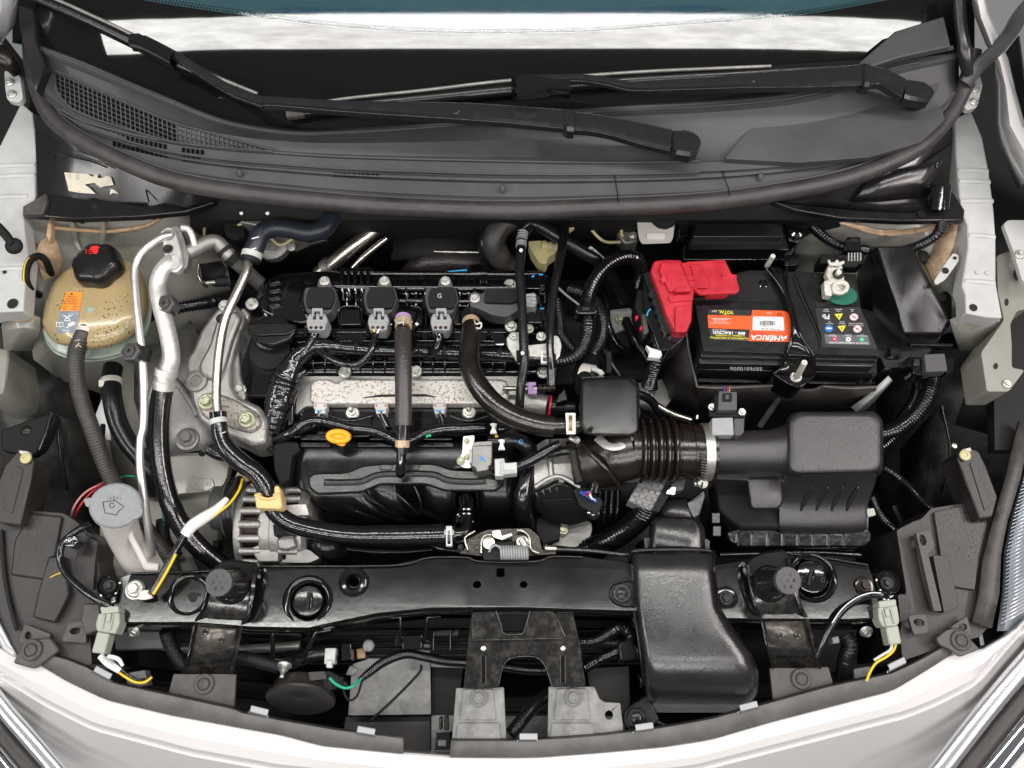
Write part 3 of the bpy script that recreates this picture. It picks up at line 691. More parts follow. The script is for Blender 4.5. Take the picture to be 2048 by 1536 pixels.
tube('pillar_trim',[(1915,-20,.24),(1922,60,.215),(1930,110,.20),(1936,150,.18)],[12,12,14,10],'red_cover_sheen',h2)
for u,v in ((1951,178),(1948,203)):bolt(u,v,.151,9,'zinc',h2)
b1=thing('wing_bracket','grey folded bracket under the left rail','bracket',40,660,0)
sheet('plate',[[(0,624,.055),(48,622,.055),(80,636,.05)],[(4,660,.045),(50,655,.045),(80,660,.035)],[(8,700,.0),(40,702,-.005),(64,702,-.01)]],'body_primer',b1,solid=.003)
sheet('sealer_patch',[[(4,632,.0565),(40,628,.0565),(70,634,.054)],[(10,642,.0545),(40,643,.0535),(66,640,.053)]],'seam_sealer',b1,solid=.002)
prism('post',[(-40,690),(18,698),(14,740),(6,786),(-40,800)],-.02,.1,'body_primer',b1,bev=.003)
b2=thing('wing_bracket','grey folded bracket under the right rail','bracket',1950,670,0)
sheet('plate',[[(1900,640,.05),(1932,626,.055),(2000,638,.055)],[(1906,664,.035),(1940,655,.045),(2000,648,.045)],[(1920,703,-.01),(1940,702,-.005),(1968,698,-.005)]],'body_primer',b2,solid=.003)
b3=thing('fender_stay','tall grey pressed stay with holes at the right edge','bracket',2000,650,0)
prism('plate',rp([(1994,511),(2022,501),(2034,560),(2060,570),(2060,616),(2034,622),(2021,648),(2024,690),(2024,735),(2050,740),(2018,783),(1974,783),(1962,705),(2008,640),(1996,586)],6),.055,.06,'body_primer',b3,bev=.004)
prism('upper_leaf',rp([(2007,448),(2016,440),(2070,440),(2070,580),(2044,560),(2026,500)],5),.085,.008,'rail_paint',b3,bev=.002)
bolt(2040,509,.086,10,'zinc',b3);bolt(2014,768,.056,9,'zinc',b3)
for u,v,a,b_ in ((2014,604,3.5,7),(1992,732,4,6)):prism('hole',ell(u,v,a,b_),.0565,.001,'deep_black',b3,bev=0)
lathe('grommet',2037,552,.06,[(10,0),(14,8),(10,14)],'deep_black',b3)
l1=sheet('wheel_arch_liner',[[(-60,640,-.05),(40,660,-.06),(130,690,-.16),(230,740,-.22)],[(-60,780,-.10),(50,790,-.10),(150,810,-.16),(220,830,-.24)],[(-60,900,-.16),(60,900,-.16),(150,910,-.2),(210,930,-.28)],[(-60,1080,-.25),(60,1080,-.25),(150,1080,-.28),(240,1080,-.34)]],'liner_plastic',solid=.003,auto=80)
tag(l1,'scuffed black wheel arch liner below the left rail','arch liner')
l2=sheet('wheel_arch_liner',[[(2100,640,-.05),(1990,690,-.08),(1880,700,-.16),(1770,700,-.22)],[(2100,800,-.10),(1980,800,-.12),(1880,800,-.15),(1760,800,-.22)],[(2100,900,-.16),(1980,890,-.18),(1880,900,-.2),(1760,900,-.28)],[(2100,1080,-.25),(1980,1060,-.27),(1880,1060,-.32),(1760,1080,-.38)]],'liner_plastic',solid=.003,auto=80)
tag(l2,'scuffed black wheel arch liner below the right rail','arch liner')
fw=sheet('firewall',[[(u,350,.12) for u in range(380,1700,100)],[(u,440,.06) for u in range(380,1700,100)],[(u,520,-.12) for u in range(380,1700,100)],[(u,560,-.36) for u in range(380,1700,100)]],'matte_black',solid=.004)
tag(fw,'black fire wall under the cowl behind the engine','fire wall')
ut=plane('light_stop_floor',-.85,.85,-.52,.62,-.44,'deep_black')  # dark floor added to stop light leaking into the bay
for nm,x in (('light_stop_wall',-.86),('light_stop_wall',.86)):  # unseen side walls added to keep stray light out
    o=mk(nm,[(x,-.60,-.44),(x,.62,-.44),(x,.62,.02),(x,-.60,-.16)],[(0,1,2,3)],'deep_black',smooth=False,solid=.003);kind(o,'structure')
# ================================================================ LEFT SIDE
cr=thing('coolant_reservoir','tan coolant reservoir with black screw cap and orange warning sticker','coolant tank',190,620,-.05)
RES=[(79,641),(83,612),(90,588),(103,562),(120,543),(142,528),(165,517),(200,509),(232,511),(256,519),(277,540),(288,565),(292,592),(290,618),(283,640),(270,658),(250,676),(226,688),(197,695),(165,697),(140,692),(109,684),(90,666)]
RES=dedupe([(p.x,p.y) for p in crom([Vector((a,b,0)) for a,b in RES+RES[:1]],3)])
dm=dome('upper_shell',[(u+5,v+3) for u,v in RES],[(1.0,.036),(1.0,.046),(.975,.054),(.90,.062),(.76,.0685),(.55,.072),(.3,.074),(.1,.0745)],'tank_tan',cr,cap0=False,auto=80)
dome('rim',[(u+9,v+19) for u,v in RES],[(.98,.018),(1.02,.019),(1.035,.024),(1.02,.030),(.985,.032)],'tank_green',cr,auto=50)
dome('lower_shell',[(u+9,v+25) for u,v in RES],[(.97,.022),(.985,.005),(.95,-.03),(.80,-.06),(.5,-.07)],'tank_green',cr,cap0=False,auto=80)
rr_=dome('seam_ridge',[(u+9,v+24) for u,v in RES],[(1.0,.006),(1.025,.007),(1.025,.012),(1.0,.013)],'tank_green',cr)
cp_=lathe('cap',204,541,.066,[(44,-2),(47,2),(47,20),(45,30),(40,36),(37,38),(36,36.5),(33,37),(20,40),(2,41)],'satin_black_plastic',cr,axis=(-.06,.10,1),seg=72,gear=(6,.045,.6),auto=40)
hand=[[(184,493),(194,492),(201,496),(196,498),(197,503),(194,508),(187,508),(183,502),(180,497)],[(178,499),(182,500),(182,501.2),(177,500.4)],[(177,503),(183,503.6),(183,504.8),(177,504.2)],[(178,507),(184,507),(184,508.2),(178,508.2)]]
drape('hot_hand_mark',hand+[line_pts([(172,499),(174,501),(172,503),(174,505),(172,508)],1.6)],cp_,'print_red',cr,eps=.0006)
stk=drape_grid('warning_sticker',(133,584),(166,584),(159,622),(121,622),dm,'warning_orange',cr)
stk2=drape_grid('lower_sticker',(121,622),(159,622),(154,666),(113,665),dm,'warning_grey',cr)
for i,s in enumerate(('WARNING','ACHTUNG','ADVERTENCIA','AVERTISSEMENT')):
    text('sticker_print',s,144.5-i*1.3,594+i*4.6,4.2+.2*i,2,'print_dark',target=dm,parent=cr,eps=.0009)
drape('sticker_print',[[(144,585.5),(148,590.5),(140,590.5)]],dm,'print_dark',cr,eps=.0009)
for i in range(3):drape('sticker_print',[[(126,612+i*3.3),(158-i,613+i*3.3),(158-i,614+i*3.3),(126,613.2+i*3.3)]],dm,'print_dark',cr,eps=.0009)
text('sticker_print','98 kPa',133,661,5.4,2,'sticker_white',target=dm,parent=cr,eps=.0009)
drape('sticker_icon',[line_pts([(114,645),(120,646),(127,645),(127,653),(120,654),(114,653),(114,645)],1.4),[(120,646),(121,646),(121,654),(120,654)],[(136,648),(148,643),(151,649),(139,654)],line_pts([(137,654),(134,656)],2.4)],dm,'sticker_white',cr,eps=.0009)
drape('sticker_icon',[line_pts([(130,631),(141,640)],1.6),line_pts([(141,631),(130,640)],1.6),line_pts([(129,642),(142,642)],1.4),line_pts([(124,629),(131,634)],1),line_pts([(148,628),(140,634)],1)],dm,'sticker_white',cr,eps=.0009)
text('level_mark','MAX',249,657,14,-48,'tank_green',target=dm,parent=cr,eps=.0006)
tube('outlet_stub',[(186,618,.068),(181,636,.066),(174,654,.062)],[13,10,9],'tank_green',cr)
tube('outlet_stub',[(186,613,.066),(185,625,.066)],[16,14],'tank_green',cr,flat=.5)
ov=tube('overflow_hose',[(175,652,.062),(166,672,.064),(153,705,.055),(152,745,.045),(163,800,.03),(184,860,.015),(206,920,-.005),(232,975,-.02),(268,1024,-.03),(305,1076,-.045),(332,1115,-.06),(350,1150,-.08)],[14]+[17]*2+[16]*9,'grey_rubber',res=16,ribs=(6,.05))
tag(ov,'ribbed dark grey hose running from the coolant reservoir past the grey washer cap','hose')
tube('hose_clamp',[(172,659,.0635),(169,667,.064)],17.5,'ivory_clamp',ov,res=18)
drape('hose_marking',[line_pts([(152,694),(158,686)],2),line_pts([(156,688),(162,694)],1.6),line_pts([(150,682),(160,680)],1.4)],ov,'tan_clamp',ov,eps=.001)
rh=tube('coolant_hose',[(226,735,-.06),(222,765,-.05),(226,805,-.045),(236,846,-.05),(256,884,-.055),(284,918,-.06),(305,950,-.07),(312,985,-.09)],19,'black_rubber',res=18)
tag(rh,'thick black coolant hose with ivory spring clamp below the reservoir','hose')
tube('hose_clamp',[(223,760,-.0505),(223,770,-.0495)],21,'ivory_clamp',rh,res=20)
box('clamp_ear',203,766,-.035,13,14,.006,'ivory_clamp',rh)
lm=tube('wiring_loom',[(270,650,-.03),(300,634,-.005),(330,622,.0),(375,612,-.005),(420,604,-.02),(470,590,-.06)],[10,10,12,13,13,13],'wet_rubber',ribs=(6.5,.18))
tag(lm,'black corrugated loom crossing behind the aluminium pipes','wiring loom')
lv=tube('wiring_loom',[(78,590,.02),(62,580,.06),(52,556,.085),(58,525,.085),(76,512,.075),(92,522,.06),(102,548,.03)],7,'matte_black',n=8)
tag(lv,'small looped black cable with yellow stripe beside the left rail','cable')
tube('stripe',[(74,592,.034),(56,580,.067),(47,556,.09),(53,522,.09),(70,511,.082)],1.6,'yellow_wire',lv,res=6)
pr=tube('bonnet_prop',[(-20,440,.12),(8,466,.118),(26,490,.115)],[10,9,8],'matte_black');tag(pr,'short black round stop with flared foot on the left rail','bump stop')
lathe('foot',28,492,.112,[(16,-3),(17,0),(14,5),(9,8)],'matte_black',pr,axis=(.2,-.3,1))
p1=tube('thin_ac_pipe',[(342,470,.085),(326,474,.09),(304,488,.092),(284,506,.09),(273,526,.088),(270,548,.087),(273,600,.085),(279,660,.082),(285,720,.075),(288,790,.062),(287,850,.05),(281,880,.045),(280,930,.038),(287,990,.025),(296,1050,.0),(304,1110,-.03)],8,'bright_aluminium',res=14)
tag(p1,'thin bright aluminium pipe running down beside the coolant reservoir','pipe')
p2=tube('thick_ac_pipe',[(350,520,.075),(336,530,.082),(322,548,.083),(316,574,.08),(322,612,.078),(332,650,.074),(340,690,.068),(342,720,.062),(336,742,.055),(332,756,.05)],17,'pale_aluminium',res=18)
tag(p2,'thick aluminium pipe bending down from the flange block','pipe')
for a,b,r_ in (((333,738,.057),(331,752,.052),22),((331,752,.052),(329,763,.048),19),((329,762,.049),(327,778,.043),22)):tube('crimp_collar',[a,b],r_,'pale_aluminium',p2,res=20)
p3=tube('ac_hose',[(328,772,.042),(322,800,.036),(318,840,.028),(318,890,.018),(324,945,.005),(338,1000,-.01),(362,1050,-.03),(398,1095,-.05),(440,1130,-.07),(480,1160,-.09)],20,'wet_rubber',res=20,n=8)
tag(p3,'thick glossy black hose curving down to the front crossmember','hose')
tube('yellow_print',[(308,782,.042),(300,840,.032),(300,900,.02),(307,960,.006),(325,1020,-.012)],1.3,'yellowed_plastic',p3,res=5)
for nm,u,v,z,lab in (('pipe_clip',332,609,.085,'black hexagonal clip around the thick aluminium pipe'),('pipe_clip',263,704,.088,'black hexagonal clip on the thin aluminium pipe')):
    t=thing(nm,lab,'clip',u,v,z)
    lathe('hex_body',u,v,z,[(21,-22),(22,0),(20,5),(15,8),(13,6)],'dark_grey_plastic',t,seg=6,axis=(-.1,-.1,1))
    lathe('centre_pin',u,v,z,[(11,5),(11,9),(4,9.5),(3.5,6)],'grey_rubber',t,seg=16,axis=(-.1,-.1,1))
    box('strap',u+(-5 if u>300 else 14),v-2,z+.001,40,26,.012,'matte_black',t,rot=15,r=4)
fb=thing('pipe_flange','aluminium pipe flange block with a dark bolt between the two pipes','flange',345,500,.07)
prism('plate',rp([(318,464),(334,452),(350,457),(362,500),(366,532),(352,546),(336,540),(326,500),(324,476)],7),.088,.012,'pale_aluminium',fb,bev=.002)
prism('rear_plate',rp([(340,452),(358,452),(366,470),(378,512),(374,534),(362,540),(356,500)],7),.082,.016,'dull_aluminium',fb,bev=.002)
bolt(336,498,.0885,10,'black_bolt',fb)
lathe('port',337,470,.088,[(13,0),(12,2),(9,2)],'dull_aluminium',fb);lathe('port',345,526,.088,[(17,0),(16,3),(12,3)],'pale_aluminium',fb)
bp=tube('ac_pipe_rear',[(368,510,.07),(392,498,.07),(416,486,.068),(432,484,.064),(446,496,.058),(462,514,.05),(490,540,.02),(525,572,-.03)],[14,15,15,15,15,15,14,14],'dull_aluminium',res=16)
tag(bp,'grey aluminium pipe with black couplings going back from the flange','pipe')
for a,b in (((449,499,.057),(454,505,.055)),((460,511,.051),(472,522,.044))):tube('coupling',[a,b],18,'matte_black',bp,res=16)
tube('spur_pipe',[(364,456,.09),(376,458,.09),(384,470,.086),(390,492,.078)],6.5,'pale_aluminium',bp)
mr=thing('sensor_bracket','small curved steel bracket with black threaded stud behind the pipes','bracket',430,560,0)
tube('strap',[(398,528,.01),(396,548,.0),(404,566,-.01),(414,574,-.02)],3,'steel_pipe',mr)
sheet('leaf',[[(400,528,.01),(440,522,.02),(452,540,.02)],[(404,560,.0),(430,574,.0),(445,566,.0)]],'matte_black',mr)
tube('stud',[(412,566,.01),(432,564,.01)],4.5,'zinc',mr,ribs=(3,.2));tube('boot',[(432,564,.01),(458,562,.005)],[10,11],'matte_black',mr)
ab=thing('brake_modulator','grey metal brake block with round motor end and two brake pipe nuts','brake unit',520,450,-.03)
prism('block',[(480,408),(590,408),(596,440),(570,452),(520,452),(480,445)],.055,.08,'dull_aluminium',ab,bev=.002)
lathe('motor',543,486,.0,[(34,-20),(35,4),(30,8),(18,9),(16,6),(3,7)],'dull_aluminium',ab,axis=(0,-.2,1))
for u,v in ((488,424),(540,424)):lathe('pipe_nut',u,v,.062,[(7,-6),(7,8),(4,9),(4,14)],'zinc',ab,axis=(-.1,-.6,.7),seg=6)
prism('tick_mark',line_pts([(506,416),(511,421),(520,410)],1.5),.056,.0005,'yellow_wire',ab,bev=0)
tube('brake_pipe',[(488,436,.05),(482,448,.045),(462,454,.04),(445,444,.04),(430,424,.045)],3,'yellowed_plastic',ab,res=8)
tube('brake_pipe',[(540,436,.05),(544,452,.045),(534,466,.03),(560,490,.02),(590,475,.02)],3,'yellowed_plastic',ab,res=8)
tube('brake_pipe',[(420,440,.04),(410,452,.03),(409,480,0)],3,'yellowed_plastic',ab,res=8)
bolt(582,494,0,9,'zinc',ab)
bb=prism('wiring_plug',rp([(446,430),(486,436),(490,470),(470,482),(450,470)],5),.045,.04,'matte_black');tag(bb,'black square plug beside the grey brake block','plug')
text('moulded_digits','51872',463,470,6,0,'grey_rubber',target=bb,parent=bb)
hh=tube('heater_hose',[(690,415,.05),(664,436,.06),(646,458,.062),(616,465,.062),(580,458,.064),(548,456,.066),(524,466,.068),(512,490,.068),(502,512,.066)],19,'blue_black_rubber',res=20,n=8)
tag(hh,'blue black rubber hose curling back under the cowl','hose')
tube('hose_clamp',[(505,505,.067),(502,516,.066)],20.5,'pale_grey_plastic',hh,res=20)
tube('end_ring',[(502,516,.066),(500,522,.065)],20,'matte_black',hh,res=20)
drape('white_mark',[line_pts([(504,478),(518,474)],2),line_pts([(500,500),(512,496)],2)],hh,'sticker_white',hh,eps=.001)
drape('blue_mark',[rect(498,519,9,8)],child(hh,'end_ring'),'blue_mark',hh,eps=.001)
hp=tube('heater_pipe',[(499,516,.065),(494,540,.066),(482,568,.066),(464,606,.066),(450,640,.064),(440,690,.060),(434,750,.055),(433,800,.05),(438,836,.047)],9,'steel_pipe',res=16)
tag(hp,'shiny steel pipe running along the left end of the engine','pipe')
vh=tube('bypass_hose',[(436,826,.048),(438,850,.046),(442,874,.043),(456,900,.038),(484,926,.032),(512,946,.026),(528,968,.02),(540,1000,.012),(552,1024,.008),(580,1046,.004),(630,1060,.0),(700,1070,0),(780,1071,0),(860,1069,0),(912,1068,0)],[15,16,17]+[19]*12,'wet_rubber',res=20,n=8)
tag(vh,'glossy black hose passing over the alternator to the front valve','hose')
tube('end_collar',[(436,824,.049),(437,838,.047)],17,'gloss_black_plastic',vh,res=18);drape('green_mark',[rect(438,832,7,12)],child(vh,'end_collar'),'green_wire',vh,eps=.001)
tube('clip_band',[(436,838,.047),(438,848,.046)],18,'pale_grey_plastic',vh,res=18)
tube('outer_sleeve',[(742,1071,0),(800,1071,0),(860,1069.5,0),(890,1068.5,0)],21,'wet_rubber',vh,res=20)
drape('white_mark',[line_pts([(440,868),(450,864)],1.6)],vh,'sticker_white',vh,eps=.001)
hc=thing('hose_clamp','silver spring clamp around the black hose end above the front valve','hose clamp',898,1072,.02)
prism('band',rp([(892,1052),(904,1052),(904,1092),(892,1092)],2),.0185,.01,'pale_grey_plastic',hc,holes=[rect(898,1078,6,20)])
prism('tongue',rect(898,1072,3,22),.0195,.006,'steel_pipe',hc);tube('loop',[(891,1060,.015),(891,1068,.017),(905,1068,.017),(905,1060,.015)],2,'pale_grey_plastic',hc,res=8)
yc=thing('hose_holder','cream plastic hose holder on top of the alternator','hose holder',538,1000,.02)
prism('cup',[(508,986),(521,984),(522,997),(544,996),(545,986),(561,984),(564,1012),(560,1018),(512,1016)],.036,.03,'cream_clip',yc,bev=.002)
prism('back_wall',rp([(548,972),(556,970),(561,980),(560,990),(548,990)],4),.034,.02,'cream_clip',yc,bev=.002)
tube('tie',[(510,990,.036),(536,998,.038),(560,990,.036)],3,'cream_clip',yc)
em=thing('engine_mount','cast aluminium engine mount arm with olive bolts at the left end of the engine','engine mount',440,740,-.04)
prism('arm',rp([(428,622),(446,606),(466,604),(488,628),(486,650),(470,690),(462,730),(464,770),(476,792),(520,812),(534,840),(530,884),(500,890),(470,874),(424,856),(398,838),(382,806),(376,772),(382,752),(370,736),(372,716),(384,700),(400,660)],8),.012,.06,'cast_aluminium',em,bev=.006,tp=1.04)
prism('raised_web',rp([(432,640),(470,620),(480,634),(462,680),(448,730),(436,760),(400,748),(396,730),(418,690)],8),.022,.02,'cast_aluminium',em,bev=.005,tp=1.1)
prism('foot_plate',rp([(398,796),(424,782),(470,798),(516,826),(520,850),(500,864),(470,856),(410,836),(396,818)],10),.020,.02,'rusted_aluminium',em,bev=.004,tp=1.08)
bolt(450,612,.022,13,'zinc',em);bolt(414,804,.021,18,'olive_zinc',em);bolt(494,840,.021,18,'olive_zinc',em);bolt(442,637,.023,10,'black_bolt',em)
lathe('sleeve',392,762,.014,[(22,0),(22,4),(15,5),(11,4),(10,-8)],'dull_aluminium',em)
tube('slot',[(448,676,.024),(442,684,.024),(444,700,.024),(438,710,.022)],3,'dull_aluminium',em)
text('cast_number','0 15',404,706,13,-65,'dull_aluminium',z=.0235,parent=em)
mb=thing('mount_base','grey painted mount base with a large bolt on the left frame rail','mount base',330,850,-.1)
sheet('casting',[[(268,720,-.06),(300,690,-.04),(330,690,-.05),(380,640,-.05),(400,680,-.05)],[(268,800,-.07),(300,780,-.05),(340,760,-.05),(370,740,-.05),(400,760,-.05)],[(290,880,-.08),(310,870,-.06),(350,850,-.045),(380,840,-.04),(420,850,-.04)],[(300,930,-.1),(320,920,-.07),(360,905,-.05),(400,900,-.045),(440,880,-.05)]],'dull_aluminium',mb,solid=.006,auto=70)
lathe('boss',375,878,-.042,[(24,-6),(23,2),(18,4)],'dull_aluminium',mb);bolt(375,876,-.038,18,'dull_aluminium',mb)
tube('web',[(330,700,-.03),(318,740,-.03),(300,790,-.04),(288,840,-.06)],7,'dull_aluminium',mb,flat=.7);tube('web',[(350,760,-.04),(380,800,-.035),(396,830,-.035)],7,'dull_aluminium',mb,flat=.7)
fr=thing('frame_rail','grey painted frame rail with spot welds left of the alternator','frame rail',390,1000,-.15)
prism('top_flange',rp([(300,905),(400,905),(430,860),(452,870),(460,920),(452,960),(440,980),(340,990),(316,960)],6),-.062,.02,'body_primer',fr,bev=.003)
sheet('side',[[(318,960,-.068),(380,955,-.066),(440,965,-.068),(456,950,-.07)],[(330,1040,-.11),(390,1040,-.10),(436,1040,-.10),(450,1040,-.11)],[(350,1120,-.16),(400,1120,-.14),(430,1130,-.14),(446,1130,-.16)],[(360,1200,-.22),(400,1200,-.2),(430,1200,-.2),(446,1200,-.22)]],'body_primer',fr,solid=.003)
prism('doubler',rp([(382,952),(400,958),(424,956),(430,972),(414,982),(392,978),(380,970)],4),-.060,.003,'body_primer',fr,bev=.001)
for u,v in ((391,969),(417,969)):lathe('spot_weld',u,v,-.0598,[(4,0),(3,.8)],'body_primer',fr,seg=12)
prism('hole',ell(404,908,7,5),-.0615,.001,'deep_black',fr,bev=0);prism('hole',ell(432,1088,6,12),-.118,.01,'deep_black',fr,bev=0)
sheet('outer_side',[[(200,720,-.16),(260,720,-.12),(300,720,-.1)],[(200,830,-.2),(260,830,-.14),(310,880,-.11)],[(210,940,-.26),(270,930,-.18),(320,960,-.12)],[(230,1010,-.3),(280,1000,-.22),(330,1020,-.14)]],'body_primer',fr,solid=.003,auto=80)
sheet('paper_tag',[[(188,838,-.12),(204,796,-.115),(212,800,-.115)],[(196,850,-.122),(212,850,-.12),(218,850,-.12)],[(214,880,-.13),(218,880,-.13),(222,880,-.13)]],'sticker_white',fr,solid=.001)
wb=thing('washer_bottle','pale washer bottle with tilted filler neck and flat grey cap','washer bottle',240,1060,-.1)
cap_=prism('cap',dedupe(rp([(p[0],p[1]) for p in ell(229,1010,54,45,-12,36)],0)),.060,.007,'washer_cap_grey',wb,bev=.003)
dome('cap_skirt',ell(232,1016,52,43,-12,36),[(1,.055),(.98,.040),(.9,.036)],'washer_cap_grey',wb)
prism('cap_tab',rp([(262,1022),(286,1014),(284,1030),(268,1040)],5),.0595,.006,'washer_cap_grey',wb,bev=.002);prism('cap_tab',rp([(166,998),(186,994),(184,1012),(172,1014)],4),.0595,.006,'washer_cap_grey',wb,bev=.002)
drape('spray_mark',[line_pts([(206,1004),(230,1001),(248,1014),(238,1022),(232,1030),(210,1026),(206,1004)],2)],cap_,'grey_rubber',wb,eps=.0004)
drape('spray_mark',[line_pts(ell(224,1011,5,5,0,10),1.6)]+[line_pts([(216+6*i,1000-abs(i-2)),(214+7*i,992+abs(i-2)*2)],1.6) for i in range(5)],cap_,'grey_rubber',wb,eps=.0004)
tube('neck',[(234,1026,.045),(240,1048,.02),(252,1076,-.01),(274,1108,-.04),(300,1140,-.07)],[34,34,33,36,42],'milky_plastic',wb,res=24)
tube('handle_rib',[(256,1040,.03),(262,1072,.02),(276,1100,.01),(290,1126,.005),(296,1132,.005),(318,1134,.005)],[8,7,7,8,9,8],'milky_plastic',wb,res=10,flat=.7)
sheet('tank',[[(200,1040,-.08),(260,1000,-.09),(330,990,-.1),(345,1010,-.11)],[(200,1100,-.07),(260,1080,-.08),(330,1080,-.09),(370,1080,-.1)],[(196,1150,-.08),(260,1160,-.08),(330,1160,-.09),(400,1150,-.1)],[(196,1200,-.16),(260,1210,-.16),(330,1210,-.16),(400,1200,-.16)]],'milky_plastic',wb,solid=.003,auto=80)
fw_=tube('thin_wires',[(140,1040,-.06),(150,1010,-.03),(172,984,-.03),(205,966,-.04),(230,950,-.08)],2.2,'pink_wire',res=8);tag(fw_,'two thin pink wires curving behind the grey washer cap','wires')
tube('second_wire',[(146,1040,-.06),(160,1012,-.035),(184,984,-.035),(210,968,-.045)],2,'red_wire',fw_,res=8)
tube('green_strand',[(240,955,-.04),(256,952,-.03),(270,954,-.03),(272,962,-.04)],2,'green_wire',fw_,res=8)
bs=thing('braided_cable','braided black sleeve beside the thick hose at the left','cable',330,1060,-.05)
tube('sleeve',[(326,1040,-.05),(326,1070,-.06),(336,1096,-.07),(356,1116,-.08)],14,'braid',bs,ribs=(4,.1));tube('teal_thread',[(325,1020,-.05),(328,1050,-.045)],2.2,'green_wire',bs,res=6)
gs=tube('ground_strap',[(482,950,.0),(472,975,.01),(452,1003,.02),(424,1026,.03),(394,1045,.035),(372,1068,.035),(350,1105,.033),(326,1148,.028),(303,1188,.02)],8,'wet_rubber',n=8);tag(gs,'black ground cable with yellow stripe and white paper sleeve','cable')
tube('white_sleeve',[(454,998,.0215),(432,1020,.029),(404,1038,.036),(384,1052,.038),(370,1070,.037)],[6,10,12,12,11],'sticker_white',gs)
tube('yellow_stripe',[(485,958,.006),(478,980,.016),(458,1008,.027),(430,1030,.033),(404,1050,.034)],2.6,'yellow_wire',gs,res=8)
tube('yellow_stripe',[(352,1108,.039),(330,1150,.034),(307,1188,.027)],3,'yellow_wire',gs,res=8)
tube('crimp_ends',[(486,940,-.005),(480,956,.003)],9,'tan_clamp',gs);tube('crimp_ends',[(498,944,-.005),(492,958,.002)],7,'tan_clamp',gs)
prism('eyelet',rp([(284,1180),(300,1180),(306,1196),(288,1200),(272,1198)],4),.012,.004,'ivory_clamp',gs)
al=thing('alternator','silver finned alternator with copper windings showing, left of the intake manifold','alternator',570,1060,-.1)
oA=P(560,1056,-.085);RA=88*S(560,1056,-.085);sA=S(560,1056,-.03)
def xcyl(name,prof,m,parent,seg=36,c=oA,**k):
    rings=[[Vector((c.x+x*sA,c.y+math.cos(2*math.pi*i/seg)*RA*r,c.z+math.sin(2*math.pi*i/seg)*RA*r)) for i in range(seg)] for x,r in prof]
    return loft(name,rings,m,parent,**k)
xcyl('winding',[(-58,.80),(66,.80)],'copper',al);xcyl('stator',[(-24,.9),(36,.9)],'dark_steel',al)
xcyl('front_frame',[(-70,.40),(-70,.96),(-64,1.0),(-56,1.0),(-56,.80)],'cast_aluminium',al);xcyl('mid_ring',[(-18,.8),(-18,1.0),(2,1.0),(2,.8)],'cast_aluminium',al);xcyl('rear_frame',[(56,.80),(56,1.0),(66,1.0),(74,.92),(76,.4)],'cast_aluminium',al)
for i in range(20):
    t=2*math.pi*i/20+.1
    if math.sin(t)<-.35:continue
    for xa,xb in ((-58,-16),(20,58)):
        q=[oA+Vector((x*sA,math.cos(t)*RA*.96,math.sin(t)*RA*.96)) for x in (xa,xb)]
        tube('cooling_fin',q,.0058,'cast_aluminium',al,world=True,res=8)
xcyl('body_band',[(0,.97),(4,1.02),(24,1.02),(26,.97)],'cast_aluminium',al)
prism('lug',rp([(552,1078),(572,1066),(590,1070),(592,1092),(572,1100),(556,1098)],4),-.020,.03,'dull_aluminium',al,bev=.003);prism('top_block',rp([(570,1010),(612,1008),(618,1030),(572,1032)],3),-.014,.03,'pale_aluminium',al,bev=.003)
prism('stator_cover',rp([(545,1050),(580,1042),(584,1066),(548,1072)],2),-.004,.02,'matte_black',al)
prism('lower_lug',rp([(500,1096),(540,1080),(556,1090),(556,1124),(516,1124)],5),-.034,.03,'dull_aluminium',al,bev=.003)
prism('lower_lug',rp([(574,1090),(620,1100),(640,1116),(620,1126),(570,1126)],5),-.036,.03,'dull_aluminium',al,bev=.003)
pu=thing('drive_pulley','wide dark belt pulley left of the silver alternator','pulley',470,1010,-.08)
c2=P(470,1016,-.07)
xcyl('belt_wheel',[(-42,.30),(-42,.48),(-36,.5),(-12,.5),(-12,.66),(-8,.70),(18,.70),(22,.64),(22,.3)],'dark_grey_plastic',pu,c=c2)
xcyl('grooves',[(-6,.705),(-4,.715),(-2,.705),(2,.705),(4,.715),(6,.705),(10,.705),(12,.715),(14,.705)],'black_rubber',pu,c=c2)
el=tube('rubber_elbow',[(632,1090,-.06),(648,1090,-.045),(662,1098,-.05),(680,1118,-.08),(700,1150,-.12)],[22,24,24,20,18],'black_rubber',res=20);tag(el,'dull black rubber elbow beside the right end of the alternator','elbow')
# ================================================================ ENGINE
vc=thing('valve_cover','glossy black ribbed valve cover with flange bolts along its edges','engine cover',800,640,-.08)
prism('cover',rp([(512,590),(522,562),(560,545),(640,541),(1085,541),(1112,556),(1118,742),(1060,748),(600,748),(560,796),(492,796),(474,770),(466,700),(480,640)],8),-.012,.09,'gloss_black_plastic',vc,bev=.004)
prism('rear_step',rp([(690,540),(1085,540),(1092,556),(1092,590),(690,590)],5),.004,.02,'gloss_black_plastic',vc,bev=.003)
prism('left_deck',rp([(530,565),(600,558),(640,590),(632,640),(600,648),(560,640),(520,620)],6),.002,.02,'gloss_black_plastic',vc,bev=.003)
prism('centre_deck',rp([(560,655),(1010,655),(1010,692),(560,700)],4),-.002,.02,'gloss_black_plastic',vc,bev=.003)
tube('rear_rail',[(668,574,.012),(800,576,.012),(960,577,.012),(1012,577,.012)],9,'gloss_black_plastic',vc,res=16)
tube('rear_rail',[(735,601,.010),(850,602,.010),(960,603,.010),(1000,604,.010)],6,'gloss_black_plastic',vc,res=14)
tube('rear_rail',[(690,548,.008),(860,548,.008),(1080,549,.008)],5,'gloss_black_plastic',vc,res=12)
for i in range(5):tube('block_rib',[(684+i*13,538,.012),(684+i*13,556,.016),(685+i*13,580,.014),(686+i*13,600,.01)],4,'gloss_black_plastic',vc,res=8)
